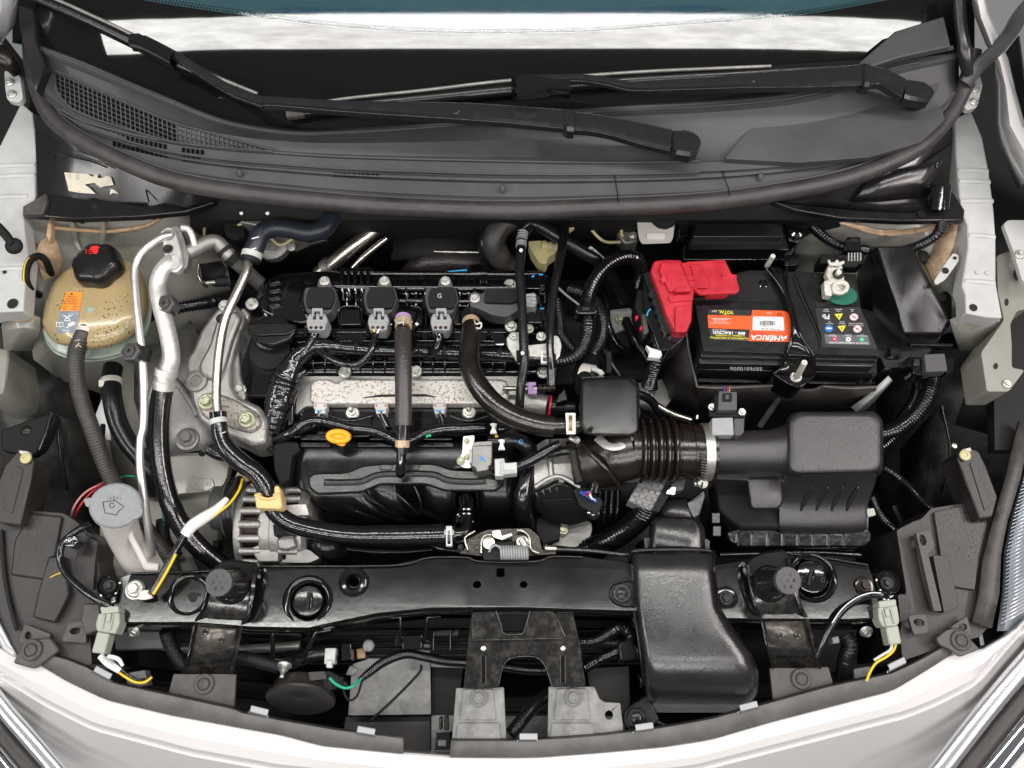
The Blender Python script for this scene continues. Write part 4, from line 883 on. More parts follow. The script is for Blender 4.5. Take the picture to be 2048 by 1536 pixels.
box('block_top',716,540,.014,64,10,.012,'gloss_black_plastic',vc,r=2)
for u in (760,812,850,905,950):tube('cross_rib',[(u,545,.006),(u,570,.016),(u+1,604,.012),(u+2,650,-.004)],3,'gloss_black_plastic',vc,res=8)
for i in range(4):prism('side_louvre',[(536,562+i*15),(556,558+i*15),(560,564+i*15),(538,568+i*15)],.007,.008,'gloss_black_plastic',vc,bev=.001)
for v,z in ((664,-.002),(682,.0),(704,-.004),(724,-.006),(738,-.012)):tube('long_rib',[(596,v+2,z),(760,v,z),(900,v,z),(1012,v+1,z)],3,'gloss_black_plastic',vc,res=8)
for i in range(18):
    u=602+i*24
    if 785<u<822 or 912<u<972:continue
    tube('short_rib',[(u,706,-.004),(u,724,-.004),(u,745,-.014)],2.6,'gloss_black_plastic',vc,res=8)
for u in (641,760,881):lathe('coil_well',u,606,.0,[(40,0),(40,14),(34,20),(30,20)],'gloss_black_plastic',vc)
lathe('pcv_boss',808,636,.002,[(34,0),(34,4),(28,6),(24,12),(20,13)],'gloss_black_plastic',vc)
lathe('breather_boss',943,638,.0,[(26,0),(25,10),(20,16)],'gloss_black_plastic',vc)
for u in (700,820,925):
    prism('raised_panel',rp([(u-20,618),(u+20,618),(u+22,650),(u-22,650)],4),.004,.01,'gloss_black_plastic',vc,bev=.002)
    tube('panel_edge',[(u-22,652,.004),(u-20,616,.006),(u+20,616,.006),(u+22,652,.004)],2.2,'gloss_black_plastic',vc,res=8)
    tube('pillar',[(u-8,556,.01),(u-6,584,.014),(u-6,612,.006)],4,'gloss_black_plastic',vc,res=8);tube('pillar',[(u+12,556,.01),(u+12,584,.014),(u+12,612,.006)],3,'gloss_black_plastic',vc,res=8)
for u in (612,664,736,784,838,860,902,978):lathe('small_boss',u,672,.002,[(7,0),(7,6),(5,8),(3,5)],'gloss_black_plastic',vc,seg=12)
lathe('filler_neck',544,708,-.01,[(48,-40),(50,-6),(46,4),(40,8),(40,18)],'matte_black',vc)
for r_ in (46,52,58):lathe('neck_ring',536,712,-.01,[(r_,-r_*.8+20),(r_+3,-r_*.8+23),(r_,-r_*.8+26)],'matte_black',vc,seg=36)
sheet('neck_side',[[(505,716,-.005),(540,722,0),(575,716,-.005)],[(506,745,-.02),(545,752,-.016),(586,742,-.02)],[(512,775,-.05),(545,778,-.05),(580,770,-.05)]],'satin_black_plastic',vc)
text('moulded_word','OIL',536,641,12,185,'satin_black_plastic',z=.004,parent=vc)
for u,v,z in ((504,608,.004),(480,780,-.008),(690,745,-.006),(832,743,-.006),(1022,653,.006),(1020,570,.006),(1086,745,-.006)):bolt(u,v,z,13,'zinc',vc)
for u,v in ((714,688),(1000,682)):lathe('clip_boss',u,v,.002,[(12,0),(12,4),(6,5)],'gloss_black_plastic',vc,seg=16)
fc=prism('timing_cover_edge',rp([(462,640),(486,612),(500,626),(484,660),(476,700),(480,750),(492,790),(486,806),(466,806),(456,770),(450,710)],8),-.004,.07,'cast_aluminium',bev=.004);tag(fc,'curved cast aluminium edge strip at the left end of the valve cover','engine casting')
oc=thing('oil_filler_cap','black oil filler cap with raised finger grip on the left of the valve cover','oil cap',544,670,.01)
lathe('disc',545,668,.008,[(38,0),(40,3),(38,8),(30,10)],'satin_black_plastic',oc)
prism('grip',rp([(496,648),(520,644),(570,644),(593,648),(592,660),(578,680),(545,691),(514,683),(498,664)],6),.030,.014,'satin_black_plastic',oc,bev=.003)
tube('grip_edge',[(498,664,.031),(520,670,.032),(545,668,.033),(570,668,.032),(590,660,.031)],2.5,'satin_black_plastic',oc,res=8)
def coil():
    cu,cv=641,594
    t=thing('ignition_coil','leftmost ignition coil with grey plug and taped black lead','ignition coil',cu,cv,.02,'ignition coils along the valve cover')
    prism('body',rp([(610,574),(670,574),(674,596),(662,624),(648,632),(612,624),(606,596)],6),.034,.03,'dark_grey_plastic',t,bev=.002)
    prism('top_plate',rp([(618,576),(666,576),(670,594),(661,616),(613,614),(611,594)],4),.040,.008,'matte_black',t,bev=.001)
    prism('ear',rp([(634,574),(637,558),(648,552),(660,558),(664,574)],4),.036,.02,'dark_grey_plastic',t,bev=.002)
    bolt(649,562,.037,10.5,'zinc',t)
    c=prism('plug',rp([(619,626),(650,626),(656,640),(650,656),(644,662),(616,660),(612,644),(614,634)],4),.046,.03,'grey_plastic',t,bev=.002)
    prism('latch',rp([(624,616),(645,616),(645,632),(640,632),(640,622),(628,622),(628,632),(624,632)],1),.050,.01,'grey_plastic',c,bev=.001)
    prism('slot',rect(629,632,6,14),.0465,.001,'deep_black',c,bev=0);prism('slot',rect(642,632,6,14),.0465,.001,'deep_black',c,bev=0)
    prism('rim',rp([(613,644),(652,646),(650,660),(616,660)],3),.0475,.01,'grey_plastic',c,bev=.001)
    for i in range(3):lathe('terminal',622+i*10,655,.0478,[(3.6,0),(3.2,.7)],'copper',c,seg=10)
    return t
k1=coil()
for u,v,lb in ((760,594,'second ignition coil from the left with yellow and white plug wires'),(881,594,'third ignition coil from the left, marked with a pale letter')):
    c=copy_tree(k1,P(u,v,.02)-P(641,594,.02));c['label']=lb
    if u == 881:k3=c
tp_=[o for o in k3.children if o.name.startswith('top_plate')][0]
text('printed_letter','G',879,592,13,0,'pale_grey_plastic',z=.0402,parent=k3)
k4=thing('ignition_coil','rightmost ignition coil lying sideways with its plug to the right','ignition coil',1000,600,.02,'ignition coils along the valve cover')
prism('body',rp([(938,588),(950,582),(966,590),(970,576),(1038,574),(1050,590),(1046,614),(1014,634),(984,630),(960,618),(940,612)],6),.034,.03,'dark_grey_plastic',k4,bev=.003)
prism('top_plate',rp([(970,578),(1036,576),(1042,600),(1020,606),(968,604)],5),.040,.008,'matte_black',k4,bev=.001)
bolt(950,597,.036,10.5,'zinc',k4)
pl4=prism('plug',rp([(1046,588),(1070,584),(1074,606),(1070,614),(1048,612)],3),.044,.03,'grey_plastic',k4,bev=.002)
prism('latch',[(1040,594),(1062,593),(1062,606),(1040,606)],.048,.008,'grey_plastic',pl4,bev=.001)
for i in range(3):prism('rib',rect(1060,590+i*8,24,2),.0465,.004,'pale_grey_plastic',pl4,bev=0)
w1=tube('coil_lead',[(632,660,.034),(626,676,.032),(616,694,.028),(606,712,.02)],[10,9,8,10],'vinyl_tape',wob=.06);tag(w1,'taped black lead below the leftmost coil','wire')
w2=tube('coil_lead',[(752,660,.036),(748,680,.036),(742,702,.036),(726,722,.034),(704,730,.032),(676,724,.028),(652,712,.024),(640,704,.02)],7,'wet_rubber',n=8);tag(w2,'glossy black lead looping below the second coil','wire')
tube('yellow_core',[(746,657,.047),(749,664,.045)],2.2,'yellow_wire',w2,res=8);tube('white_core',[(759,658,.047),(754,666,.044)],2.2,'sticker_white',w2,res=8)
w3=tube('coil_lead',[(876,660,.034),(878,676,.032),(874,694,.028),(862,706,.02)],[9,9,9,10],'vinyl_tape',wob=.06);tag(w3,'taped black lead below the third coil','wire')
hn=tube('wiring_harness',[(604,702,.016),(640,692,.02),(680,694,.02),(740,700,.018),(800,702,.016),(850,703,.016),(900,706,.016),(960,708,.016),(1010,710,.018),(1060,714,.02),(1110,718,.02)],[12,13,12,11,10,11,13,13,13,13,13],'vinyl_tape',res=16,wob=.05,step=4);tag(hn,'taped black wiring harness lying along the front of the valve cover','wiring harness')
for u,v in ((714,696),(890,704),(1000,708)):tube('cable_tie',[(u-3,v,.018),(u+3,v,.018)],14,'matte_black',hn)
tube('corrugated_part',[(872,705,.016),(930,707,.016),(1000,709.5,.018),(1110,718,.02)],14,'wet_rubber',hn,ribs=(6,.15))
hd=tube('taped_harness',[(640,684,.02),(614,700,.02),(592,718,.016),(580,740,.012),(570,766,.006),(560,800,.0),(552,836,-.008),(546,866,-.015)],[12,16,19,24,30,29,26,18],'vinyl_tape',res=20,wob=.05,step=3);tag(hd,'thick crinkled black taped harness dropping at the left of the valve cover','wiring harness')
hs=tube('side_leads',[(612,742,.012),(598,752,.012),(588,768,.008),(583,800,.0),(582,850,-.01)],7,'wet_rubber');tag(hs,'two glossy leads beside the crinkled taped harness','wires')
tube('second_lead',[(606,746,.014),(590,762,.012),(580,790,.004),(576,840,-.01)],5,'wet_rubber',hs)
bh=thing('breather_hose','straight vertical brown foam sleeved hose in front of the centre of the engine','hose',805,760,.06)
tube('upper_end',[(806,630,.035),(806,668,.052)],[14,14.5],'brown_rubber',bh,res=18);tube('purple_ring',[(806.5,636,.042),(806.5,641,.044)],16.5,'lilac_plastic',bh,res=20);tube('clamp',[(807,643,.044),(807,654,.049)],17,'tan_clamp',bh,res=20)
tube('clamp_ear',[(790,640,.05),(796,646,.06),(806,644,.064)],2,'ivory_clamp',bh,res=8);tube('clamp_ear',[(807,634,.062),(807,650,.064)],1.5,'ivory_clamp',bh,res=8)
tube('foam_sleeve',[(806.5,664,.05),(806.5,720,.062),(807,790,.06),(807,851,.05)],17,'foam_sleeve',bh,res=24)
tube('lower_end',[(806.5,848,.05),(805,880,.045),(803,906,.038)],12.5,'brown_rubber',bh,res=18);tube('clamp',[(805,880,.0455),(804.5,894,.042)],14.5,'tan_clamp',bh,res=20);prism('clamp_buckle',rect(808,886,3,14),.060,.008,'ivory_clamp',bh)
tube('nipple',[(803,902,.039),(802,930,.03),(801,944,.022),(801,951,.01)],[10,10,11,7],'gloss_black_plastic',bh,res=18)
ih=tube('intake_hose',[(942,640,.03),(942,662,.046),(940,690,.055),(938,720,.06),(946,752,.064),(966,784,.066),(996,814,.066),(1034,836,.065),(1076,849,.063),(1108,853,.062)],[15,20,21,21.5,21.5,22,22,22,22,22],'brown_rubber',res=24,n=9);tag(ih,'thick curved brown rubber hose sweeping right to the resonator','hose')
tube('upper_clamp',[(942,644,.034),(942,656,.043)],18,'tan_clamp',ih,res=20);tube('clamp_wire',[(948,640,.05),(952,648,.06),(962,646,.062),(961,656,.06),(952,656,.06)],1.8,'ivory_clamp',ih,res=6)
tube('neck_end',[(1100,852,.062),(1130,851,.062),(1162,848,.062)],[17,17,17],'brown_rubber',ih,res=20);tube('tan_clamp',[(1134,851,.062),(1150,850,.062)],19,'tan_clamp',ih,res=20)
prism('clamp_frame',rp([(1131,826),(1151,826),(1151,868),(1133,868)],1),.084,.004,'ivory_clamp',ih,holes=[rect(1141,846,8,32)])
rs=thing('heat_cover','rust speckled silver cover plate below the valve cover','cover plate',820,785,-.03)
pl=prism('plate',rp([(620,764),(632,757),(662,757),(672,765),(684,757),(1002,757),(1016,762),(1018,800),(1008,808),(630,808),(618,800)],6),-.002,.02,'rusty_plate',rs,bev=.004,bseg=3)
prism('emboss',rp([(722,796),(760,789),(850,788),(874,794),(850,792),(760,793)],2),-.0005,.004,'deep_black',rs,bev=0)
prism('base',rp([(596,770),(606,752),(1040,752),(1060,770),(1060,806),(1040,812),(610,812),(590,830)],6),-.018,.03,'cast_aluminium',rs,bev=.003)
fl=thing('intake_flange','black intake flange with two studs and nuts below the silver plate','flange',820,850,-.05)
prism('plate',rp([(586,812),(660,808),(700,816),(740,808),(900,808),(935,816),(970,808),(1030,812),(1040,870),(580,876)],6),-.022,.05,'gloss_black_plastic',fl,bev=.004)
for a in ([(660,832),(700,842),(744,832)],[(900,832),(937,842),(976,832)],[(600,846),(640,838),(670,846)]):tube('scallop',[(p[0],p[1],-.018) for p in a],3,'gloss_black_plastic',fl,res=8)
for u,v in ((705,826),(938,825)):bolt(u,v,-.021,14,'zinc',fl,'stud')
for i,u in enumerate((660,720,780,850,905)):prism('rib_pad',rp([(u-22,834),(u+22,834),(u+26,868),(u-26,868)],4),-.017,.01,'gloss_black_plastic',fl,bev=.002)
for i,(u,lb) in enumerate(((640,'left white injector plug below the rusty plate'),(762,'middle white injector plug, partly beside the foam sleeved hose'),(879,'right white injector plug below the rusty plate'))):
    t=thing('injector_plug',lb,'injector plug',u,816,-.02,'injector plugs below the silver plate')
    prism('body',rp([(u-13,806),(u+13,806),(u+13,816),(u+8,820),(u-8,820),(u-13,816)],1.5),.0,.02,'pale_grey_plastic',t,bev=.001)
    for s in (-1,1):prism('red_seal',rect(u+s*9,811,3,4),.0008,.002,'sticker_red',t,bev=0)
    prism('nose',rp([(u-11,814),(u+11,814),(u+10,827),(u-10,827)],2),-.002,.02,'pale_grey_plastic',t,bev=.001);prism('clip',[(u-6,817),(u+4,818),(u+2,823),(u-6,823)],-.0005,.003,'blue_mark',t,bev=0)
    tube('lead',[(u,824,-.006),(u+(-6 if i == 0 else 6),838,-.006),(u+(-16 if i == 0 else 8 if i == 2 else 14),854,-.006)],6,'wet_rubber',t)
ihn=tube('injector_harness',[(545,880,-.02),(566,874,-.01),(588,862,-.002),(606,848,.002),(630,841,.002),(664,846,.002),(700,856,.0),(740,860,0),(766,868,0),(790,880,.0),(820,880,.0),(850,866,0),(890,858,0),(930,857,0),(970,855,0)],[9,10,10,9,9,9.5,10,10,10,9,9,10,10,10,9],'vinyl_tape',wob=.05,step=4);tag(ihn,'taped black harness winding below the injector plugs','wiring harness')
tube('green_mark',[(852,873,.008),(862,870,.008)],3,'sticker_green',ihn,res=8);tube('loop_clip',[(540,862,-.012),(534,880,-.01),(540,898,-.014),(552,904,-.02)],5,'matte_black',ihn)
ds=thing('dipstick','yellow oval dipstick handle above the intake manifold','dipstick',677,880,-.01)
ring=[P(*p,.014) for p in ell(677,873,20,9.5,3,28)];ring=ring+ring[:1]
tube('ring',ring,.0042,'amber_plastic',ds,world=True,smoothpath=False,flat=1.1);prism('web',ell(677,873,18,8,3),.013,.003,'amber_plastic',ds)
prism('stem',rp([(668,880),(692,880),(690,888),(684,892),(672,888)],2),.012,.006,'amber_plastic',ds,bev=.001);tube('rod',[(683,890,.008),(686,905,-.02)],4,'black_bolt',ds)
pm=thing('intake_manifold','black plastic intake manifold with curved runners behind the crossmember','intake manifold',800,960,-.12)
vt=[(876,-.034),(888,-.026),(900,-.024),(925,-.026),(950,-.030),(975,-.038),(1000,-.050),(1022,-.068),(1040,-.092),(1055,-.13),(1062,-.18)]
UL=[(876,596),(900,588),(945,577),(975,581),(1000,604),(1022,648),(1040,716),(1055,756),(1062,770)]
rows=[]
for v,z in vt:
    a=interp(UL,v);b=1038;r=[]
    for i in range(61):
        u=a+(b-a)*i/60;e=min(i,60-i)/60
        zz=z-.03*max(0,1-e/.05)**2
        if v >= 955:
            k=min(1,(v-955)/25)
            for g0,sl,w in ((716,.70,8),(812,.42,24),(934,.02,22)):
                d=(u-(g0+sl*(v-955)))/w;zz -= k*(.036 if w>15 else .022)*math.exp(-d**4 if w>15 else -d*d)
            zz += k*.012*math.sin(math.pi*min(1,(v-955)/110))
        r.append((u,v,zz))
    rows.append(r)
sheet('plenum',rows,'satin_black_plastic',pm,auto=80)
for a,b in ((600,662),(714,786),(838,908)):prism('front_pad',rp([(a,884),(b,884),(b,894),(a,894)],3),-.018,.012,'gloss_black_plastic',pm,bev=.003)
for a,b in ((600,655),(738,786),(846,905)):prism('upper_pad',rp([(a,868),(b,868),(b,880),(a,880)],3),-.016,.012,'gloss_black_plastic',pm,bev=.003)
prism('stay',rp([(614,956),(628,945),(692,944),(726,930),(770,926),(868,926),(905,938),(980,941),(1006,948),(1008,970),(992,982),(890,982),(852,969),(760,969),(722,985),(632,989),(618,976)],7),-.008,.008,'satin_black_plastic',pm,bev=.003)
tube('stay_groove',[(648,965,-.0085),(700,965,-.0085),(726,962,-.0085),(756,950,-.0085),(800,948,-.0085),(864,949,-.0085),(896,961,-.0085),(940,964,-.0085),(972,962,-.0085)],8,'deep_black',pm,flat=.2,res=12)
tube('stay_rib',[(650,963.5,-.0085),(700,963.5,-.0085),(726,960.5,-.0085),(756,948.5,-.0085),(800,946.5,-.0085),(864,947.5,-.0085),(896,959,-.0085),(940,962,-.0085),(970,960.5,-.0085)],5.5,'satin_black_plastic',pm,flat=.5,res=12)
for u in (772,826):prism('stay_tab',rect(u,934,26,12),-.0065,.004,'satin_black_plastic',pm)
for a in ([(780,972,-.034),(796,990,-.04),(820,1012,-.052),(838,1030,-.07)],[(828,972,-.034),(838,994,-.042),(842,1010,-.05),(838,1028,-.066)],[(908,984,-.036),(909,1010,-.05),(910,1034,-.08)],[(954,984,-.036),(956,1010,-.05),(957,1034,-.08)]):tube('runner_edge',a,3,'satin_black_plastic',pm,res=8)
prism('side_bracket',rp([(545,892),(560,880),(596,884),(600,900),(584,912),(578,960),(560,970),(548,940)],4),-.016,.05,'matte_black',pm,bev=.002)
pv=thing('purge_valve','small black valve stem at the right end of the glossy hose','valve',930,1050,-.05)
lathe('collar',930,1040,-.03,[(14,-20),(14,10),(18,12),(18,16),(12,18),(8,30)],'gloss_black_plastic',pv,axis=(0,-.2,1));tube('neck',[(908,1068,.0),(926,1066,-.002),(934,1056,-.006),(934,1030,-.02),(932,1000,-.04)],[12,12,11,12,16],'gloss_black_plastic',pv,res=16)
for i in range(3):tube('rib',[(933,1020+i*9,-.02),(933,1023+i*9,-.02)],17,'gloss_black_plastic',pv,res=16)
so=thing('solenoid_valve','silver cased solenoid on a bright bracket above the manifold stay','solenoid',960,910,0)
prism('bracket',rp([(926,872),(950,870),(946,900),(942,936),(928,936),(912,926),(924,906)],4),.002,.004,'zinc',so,bev=.001)
prism('case',rp([(944,888),(985,884),(983,938),(954,944),(950,934),(943,932)],3),.02,.03,'dull_aluminium',so,bev=.002)
prism('top_rim',rp([(946,884),(984,882),(984,890),(947,892)],1),.023,.008,'dull_aluminium',so);prism('side_block',[(938,898),(946,898),(946,926),(938,926)],.016,.02,'pale_grey_plastic',so)
for u,v in ((934,882),(922,922),(934,914)):bolt(u,v,.0025,6 if v != 922 else 9,'olive_zinc',so)
drape('blue_mark',[line_pts([(960,914),(970,922)],2.5),line_pts([(961,922),(968,913)],2.5)],child(so,'case'),'blue_mark',so,eps=.0008)
gp=thing('grey_connector','pale grey wiring plug with blue mark, hanging from a black lead','plug',1010,934,.02)
prism('body',rp([(989,918),(1008,916),(1010,926),(1034,924),(1034,946),(1008,948),(1006,952),(990,952)],2),.034,.022,'pale_grey_plastic',gp,bev=.0015);prism('ridge',rect(1004,934,5,30),.037,.006,'pale_grey_plastic',gp);prism('ridge',rect(1018,942,24,4),.0365,.006,'pale_grey_plastic',gp)
drape('blue_mark',[[(990,932),(996,933),(993,940),(989,938)]],child(gp,'body'),'blue_mark',gp,eps=.0008);tube('pin',[(978,936,.02),(992,936,.022)],6,'matte_black',gp)
tube('lead',[(1032,934,.026),(1056,924,.032),(1084,908,.038),(1104,896,.04),(1120,888,.04)],[10,11,11,10,9],'wet_rubber',gp,res=16)
wc=thing('white_clip','upper white fir tree clip beside the brown hose','clip',987,856,.02,'white fir tree clips')
prism('stem',rp([(984,846),(989,846),(990,856),(994,866),(980,866),(984,856)],1),.034,.006,'white_plastic',wc);prism('cross',rect(987,848,14,4),.034,.005,'white_plastic',wc)
prism('cross',rect(988,852,10,3),.033,.005,'white_plastic',wc)
wc2=copy_tree(wc,P(1003,882,.02)-P(987,850,.02));wc2['label']='lower white fir tree clip beside a yellow tip'
vl=tube('vacuum_hose',[(985,848,.012),(1000,858,.012),(1020,852,.01)],8,'wet_rubber');tag(vl,'short black hose piece behind the upper white clip','hose')
drape('blue_mark',[rect(980,848,8,6)],vl,'blue_mark',vl,eps=.001)
vl2=tube('vacuum_hose',[(976,882,.012),(1004,882,.012),(1030,880,.012),(1052,890,.008),(1064,906,.0),(1066,930,-.01)],[10,12,14,16,17,17],'black_rubber',res=18);tag(vl2,'black hose with blue mark bending behind the grey plug','hose')
drape('blue_mark',[line_pts(ell(1042,883,4,3,0,8),2)],vl2,'blue_mark',vl2,eps=.001)
tube('yellow_tip',[(990,872,.022),(996,872,.022)],3,'yellow_wire',vl2,res=8)
hsd=sheet('heat_shield',[[(790,440,-.02),(880,440,-.02),(970,440,-.02)],[(786,500,-.02),(880,496,-.015),(980,492,-.02)],[(780,520,-.03),(880,520,-.025),(990,520,-.03)]],'matte_black');tag(hsd,'dark smooth shield under the middle of the cowl','heat shield')
hs2=sheet('woven_shield',[[(820,520,-.03),(850,502,-.02),(900,503,-.015),(990,505,-.02)],[(800,542,-.04),(850,542,-.03),(900,542,-.03),(1000,542,-.03)]],'foam_sleeve');tag(hs2,'brown woven heat wrap behind the valve cover','heat wrap')
tube('foil_edge',[(868,503,-.012),(920,504,-.012),(985,505,-.014)],2.5,'zinc',hs2,res=8,wob=.3)
for i,(pts,r_,lb) in enumerate((([(636,548,-.04),(664,528,-.025),(700,498,-.01),(740,468,.0),(772,442,.005)],15,'thick bright tube slanting behind the valve cover'),([(706,536,-.02),(730,512,-.005),(756,490,.005),(774,476,.01)],6,'thin bright tube slanting beside the thick one'))):
    t=tube('steel_tube',pts,r_,'steel_pipe',res=18);tag(t,lb,'pipe')
tube('flared_collar',[(650,538,-.033),(662,529,-.026)],18,'dull_aluminium',bpy.data.objects['steel_tube'],res=18)
cb=tube('rear_loom',[(560,504,-.05),(610,490,-.03),(660,478,-.03),(710,474,-.03),(770,478,-.03)],9,'black_rubber',ribs=(7,.15));tag(cb,'thin ribbed loom crossing behind the slanting tubes','wiring loom')
bhz=tube('heater_return_hose',[(1075,425,.02),(1030,436,.03),(1000,455,.03),(988,484,.02),(998,512,.0),(1020,540,-.03)],24,'grey_rubber',res=20);tag(bhz,'big dark heater hose looping under the centre of the cowl','hose')
bh2=tube('heater_return_hose',[(1010,425,.0),(980,450,.0),(972,484,.0),(980,520,-.02)],18,'black_rubber',res=18);tag(bh2,'second dark heater hose just left of the big loop','hose')
bh3=tube('vacuum_pipe',[(1044,470,.03),(1062,448,.045),(1082,452,.05),(1120,476,.045),(1160,502,.03),(1200,526,.01),(1228,560,-.03),(1250,600,-.07)],13,'black_rubber',res=18,n=8);tag(bh3,'black pipe running diagonally behind the thin vertical hoses','pipe')
h1_=tube('vapour_hose',[(1043,462,.05),(1042,500,.055),(1039,540,.06),(1043,590,.062),(1045,640,.062),(1048,700,.06),(1048,730,.058),(1042,770,.05),(1038,822,.03)],9.5,'black_rubber',res=16);tag(h1_,'left thin vertical black hose with grey ribbed end crossing the valve cover','hose')
tube('ribbed_end',[(1046,464,.052),(1043,480,.054)],11,'grey_plastic',h1_,ribs=(6,.2));tube('ribbed_end',[(1043,484,.054),(1042,494,.055)],11,'grey_plastic',h1_,ribs=(6,.2))
for u,v in ((1043,500),(1046,706)):prism('paint_dot',ell(u-1,v,3.5,3.5),.071,.002,'sticker_white',h1_,bev=0)
h2_=tube('vapour_hose',[(1131,428,.05),(1126,480,.06),(1118,530,.062),(1108,580,.064),(1102,640,.064),(1100,690,.062),(1102,730,.058),(1104,768,.05)],[9,9,9,9,8,8,8,10],'wet_rubber',res=16);tag(h2_,'right thin vertical black hose reaching up under the cowl seal','hose')
tube('hose_boot',[(1103,738,.058),(1104,770,.05)],10,'wet_rubber',h2_)
yp=thing('yellowed_connector','yellowed plastic fitting behind the thin vertical hoses','fitting',1090,500,0)
prism('body',rp([(1056,482),(1080,480),(1112,488),(1112,504),(1098,512),(1092,528),(1078,524),(1062,500)],4),.02,.03,'yellowed_plastic',yp,bev=.003);tube('spout',[(1084,490,.022),(1114,496,.02)],11,'yellowed_plastic',yp,ribs=(14,.2));prism('tab',[(1136,446),(1148,440),(1150,454),(1138,462)],.03,.01,'yellowed_plastic',yp)
eb=thing('letter_tag','white paper tag printed EB behind the hoses','tag',1188,508,0)
tg=prism('card',rp([(1182,492),(1210,516),(1200,522),(1180,512),(1166,502)],2),.02,.001,'sticker_white',eb,bev=0);text('letters','EB',1184,505,13,72,'sticker_black',z=.0202,parent=eb)
for i,(pts,lb) in enumerate((([(1150,420,.03),(1172,446,.02),(1196,474,.01),(1214,484,.0),(1244,484,.0)],'thin olive brake line bending right under the cowl'),([(1222,424,.03),(1238,436,.025),(1243,456,.02),(1244,470,.01),(1256,490,.0)],'thin olive brake line dropping beside the master cylinder'))):
    t=tube('brake_line',pts,3.2,'yellowed_plastic',res=10);tag(t,lb,'brake line')
mc=thing('brake_fluid_reservoir','white brake fluid reservoir with black round cap under the cowl','fluid reservoir',1310,470,0)
dome('body',rp([(1272,424),(1352,424),(1346,476),(1340,486),(1284,488),(1278,476)],5),[(1,.05),(1,.035),(.96,.03),(1.02,.028),(1.02,.02),(.92,-.02)],'milky_plastic',mc,auto=40)
lathe('cap',1328,432,.055,[(26,-8),(27,0),(26,8),(22,10)],'matte_black',mc,gear=(18,.03));prism('level_panel',rect(1312,472,36,12),.0515,.001,'white_plastic',mc)
prism('cylinder_body',[(1232,430),(1272,430),(1276,484),(1250,488),(1236,470)],.01,.03,'dull_aluminium',mc,bev=.003);bolt(1266,470,.012,8,'zinc',mc);bolt(1246,436,.012,8,'zinc',mc)
for nm,u,v,lb in (('sensor_plug',1076,562,'upper black sensor plug with blue paint marks'),('sensor_plug',1078,630,'lower black sensor plug with blue paint marks')):
    t=thing(nm,lb,'plug',u,v,.01)
    b_=prism('body',rp([(u-20,v-14),(u+12,v-16),(u+14,v+10),(u-18,v+12)],3),.026,.03,'gloss_black_plastic',t,bev=.002);prism('collar',rp([(u-30,v-4),(u+6,v-6),(u+6,v+16),(u-28,v+16)],3),.032,.02,'gloss_black_plastic',t,bev=.002)
    drape('blue_mark',[line_pts([(u-8,v-11),(u-12,v-7)],4),line_pts([(u+2,v-12),(u+10,v-13)],3)],b_,'blue_mark',t,eps=.0008)
t=thing('fuel_sensor','black sensor with blue dab behind the rightmost coil','sensor',955,540,0)
b_=prism('body',rp([(938,530),(956,526),(972,530),(974,546),(942,548)],3),.012,.02,'gloss_black_plastic',t,bev=.002);lathe('stub',967,562,.016,[(8,-16),(8,10),(6,12)],'gloss_black_plastic',t)
drape('blue_dab',[line_pts([(944,536),(950,529)],5)],b_,'blue_mark',t,eps=.001);tube('blue_sheath',[(896,543,.01),(920,541,.012),(934,540,.012)],[1,1.6,2],'blue_mark',t)
br=thing('hose_bracket','bright zinc plate with two bolts holding the thin vertical hoses','bracket',1070,695,.02)
prism('plate',rp([(1012,676),(1022,664),(1050,664),(1056,690),(1094,686),(1096,668),(1118,672),(1124,690),(1120,712),(1108,724),(1096,716),(1060,712),(1058,726),(1036,728),(1014,692)],5),.032,.004,'zinc',br,bev=.001)
bolt(1027,672,.033,9,'zinc',br);bolt(1082,673,.033,10,'zinc',br);bolt(1058,658,.028,10,'olive_zinc',br)
prism('clip',rp([(1032,700),(1058,698),(1060,720),(1034,722)],2),.05,.01,'matte_black',br);prism('clip_window',rp([(1082,702),(1098,702),(1098,726),(1082,726)],1),.052,.006,'white_plastic',br,holes=[rect(1090,714,8,16)]);prism('clip',rp([(1096,706),(1112,706),(1112,724),(1096,724)],2),.053,.01,'matte_black',br)
ll=tube('large_loom',[(1100,724,.02),(1132,720,.024),(1156,706,.03),(1172,680,.036),(1176,648,.04),(1174,612,.04),(1180,580,.042),(1196,550,.044),(1220,526,.042),(1250,514,.036),(1274,520,.028),(1282,544,.01),(1278,570,-.02)],[12,13,14,15,15,14,14,14,14,15,15,14,14],'wet_rubber',res=18,n=8,ribs=(6.5,.16));tag(ll,'large shiny corrugated loom arching right of the valve cover','wiring loom')
prism('loom_clip',rp([(1152,610),(1192,610),(1196,618),(1192,628),(1156,628),(1150,620)],3),.062,.03,'gloss_black_plastic',ll,bev=.002);text('clip_print','000',1172,618,9,0,'dark_grey_plastic',z=.0622,parent=ll)
drape('blue_mark',[line_pts([(1190,614),(1194,622)],2)],child(ll,'loom_clip'),'blue_mark',ll,eps=.001)
l3=tube('rear_corrugated_loom',[(1140,580,-.01),(1166,588,.0),(1190,606,.004),(1204,640,.004),(1202,676,.0),(1188,704,-.006),(1178,730,-.02)],13,'black_rubber',ribs=(6,.14));tag(l3,'dull corrugated loom curving behind the large shiny one','wiring loom')
l4=tube('rear_corrugated_loom',[(1114,600,-.005),(1120,640,-.005),(1124,670,.0),(1138,690,.004),(1150,704,.01)],11,'black_rubber',ribs=(6,.14));tag(l4,'short corrugated loom joining the large loom from above','wiring loom')
gl=tube('thin_grey_lead',[(1115,574,.01),(1130,588,.014),(1148,602,.012),(1158,610,.01)],2.5,'grey_plastic',res=8);tag(gl,'thin grey lead between the sensor plugs and the large loom','wire')
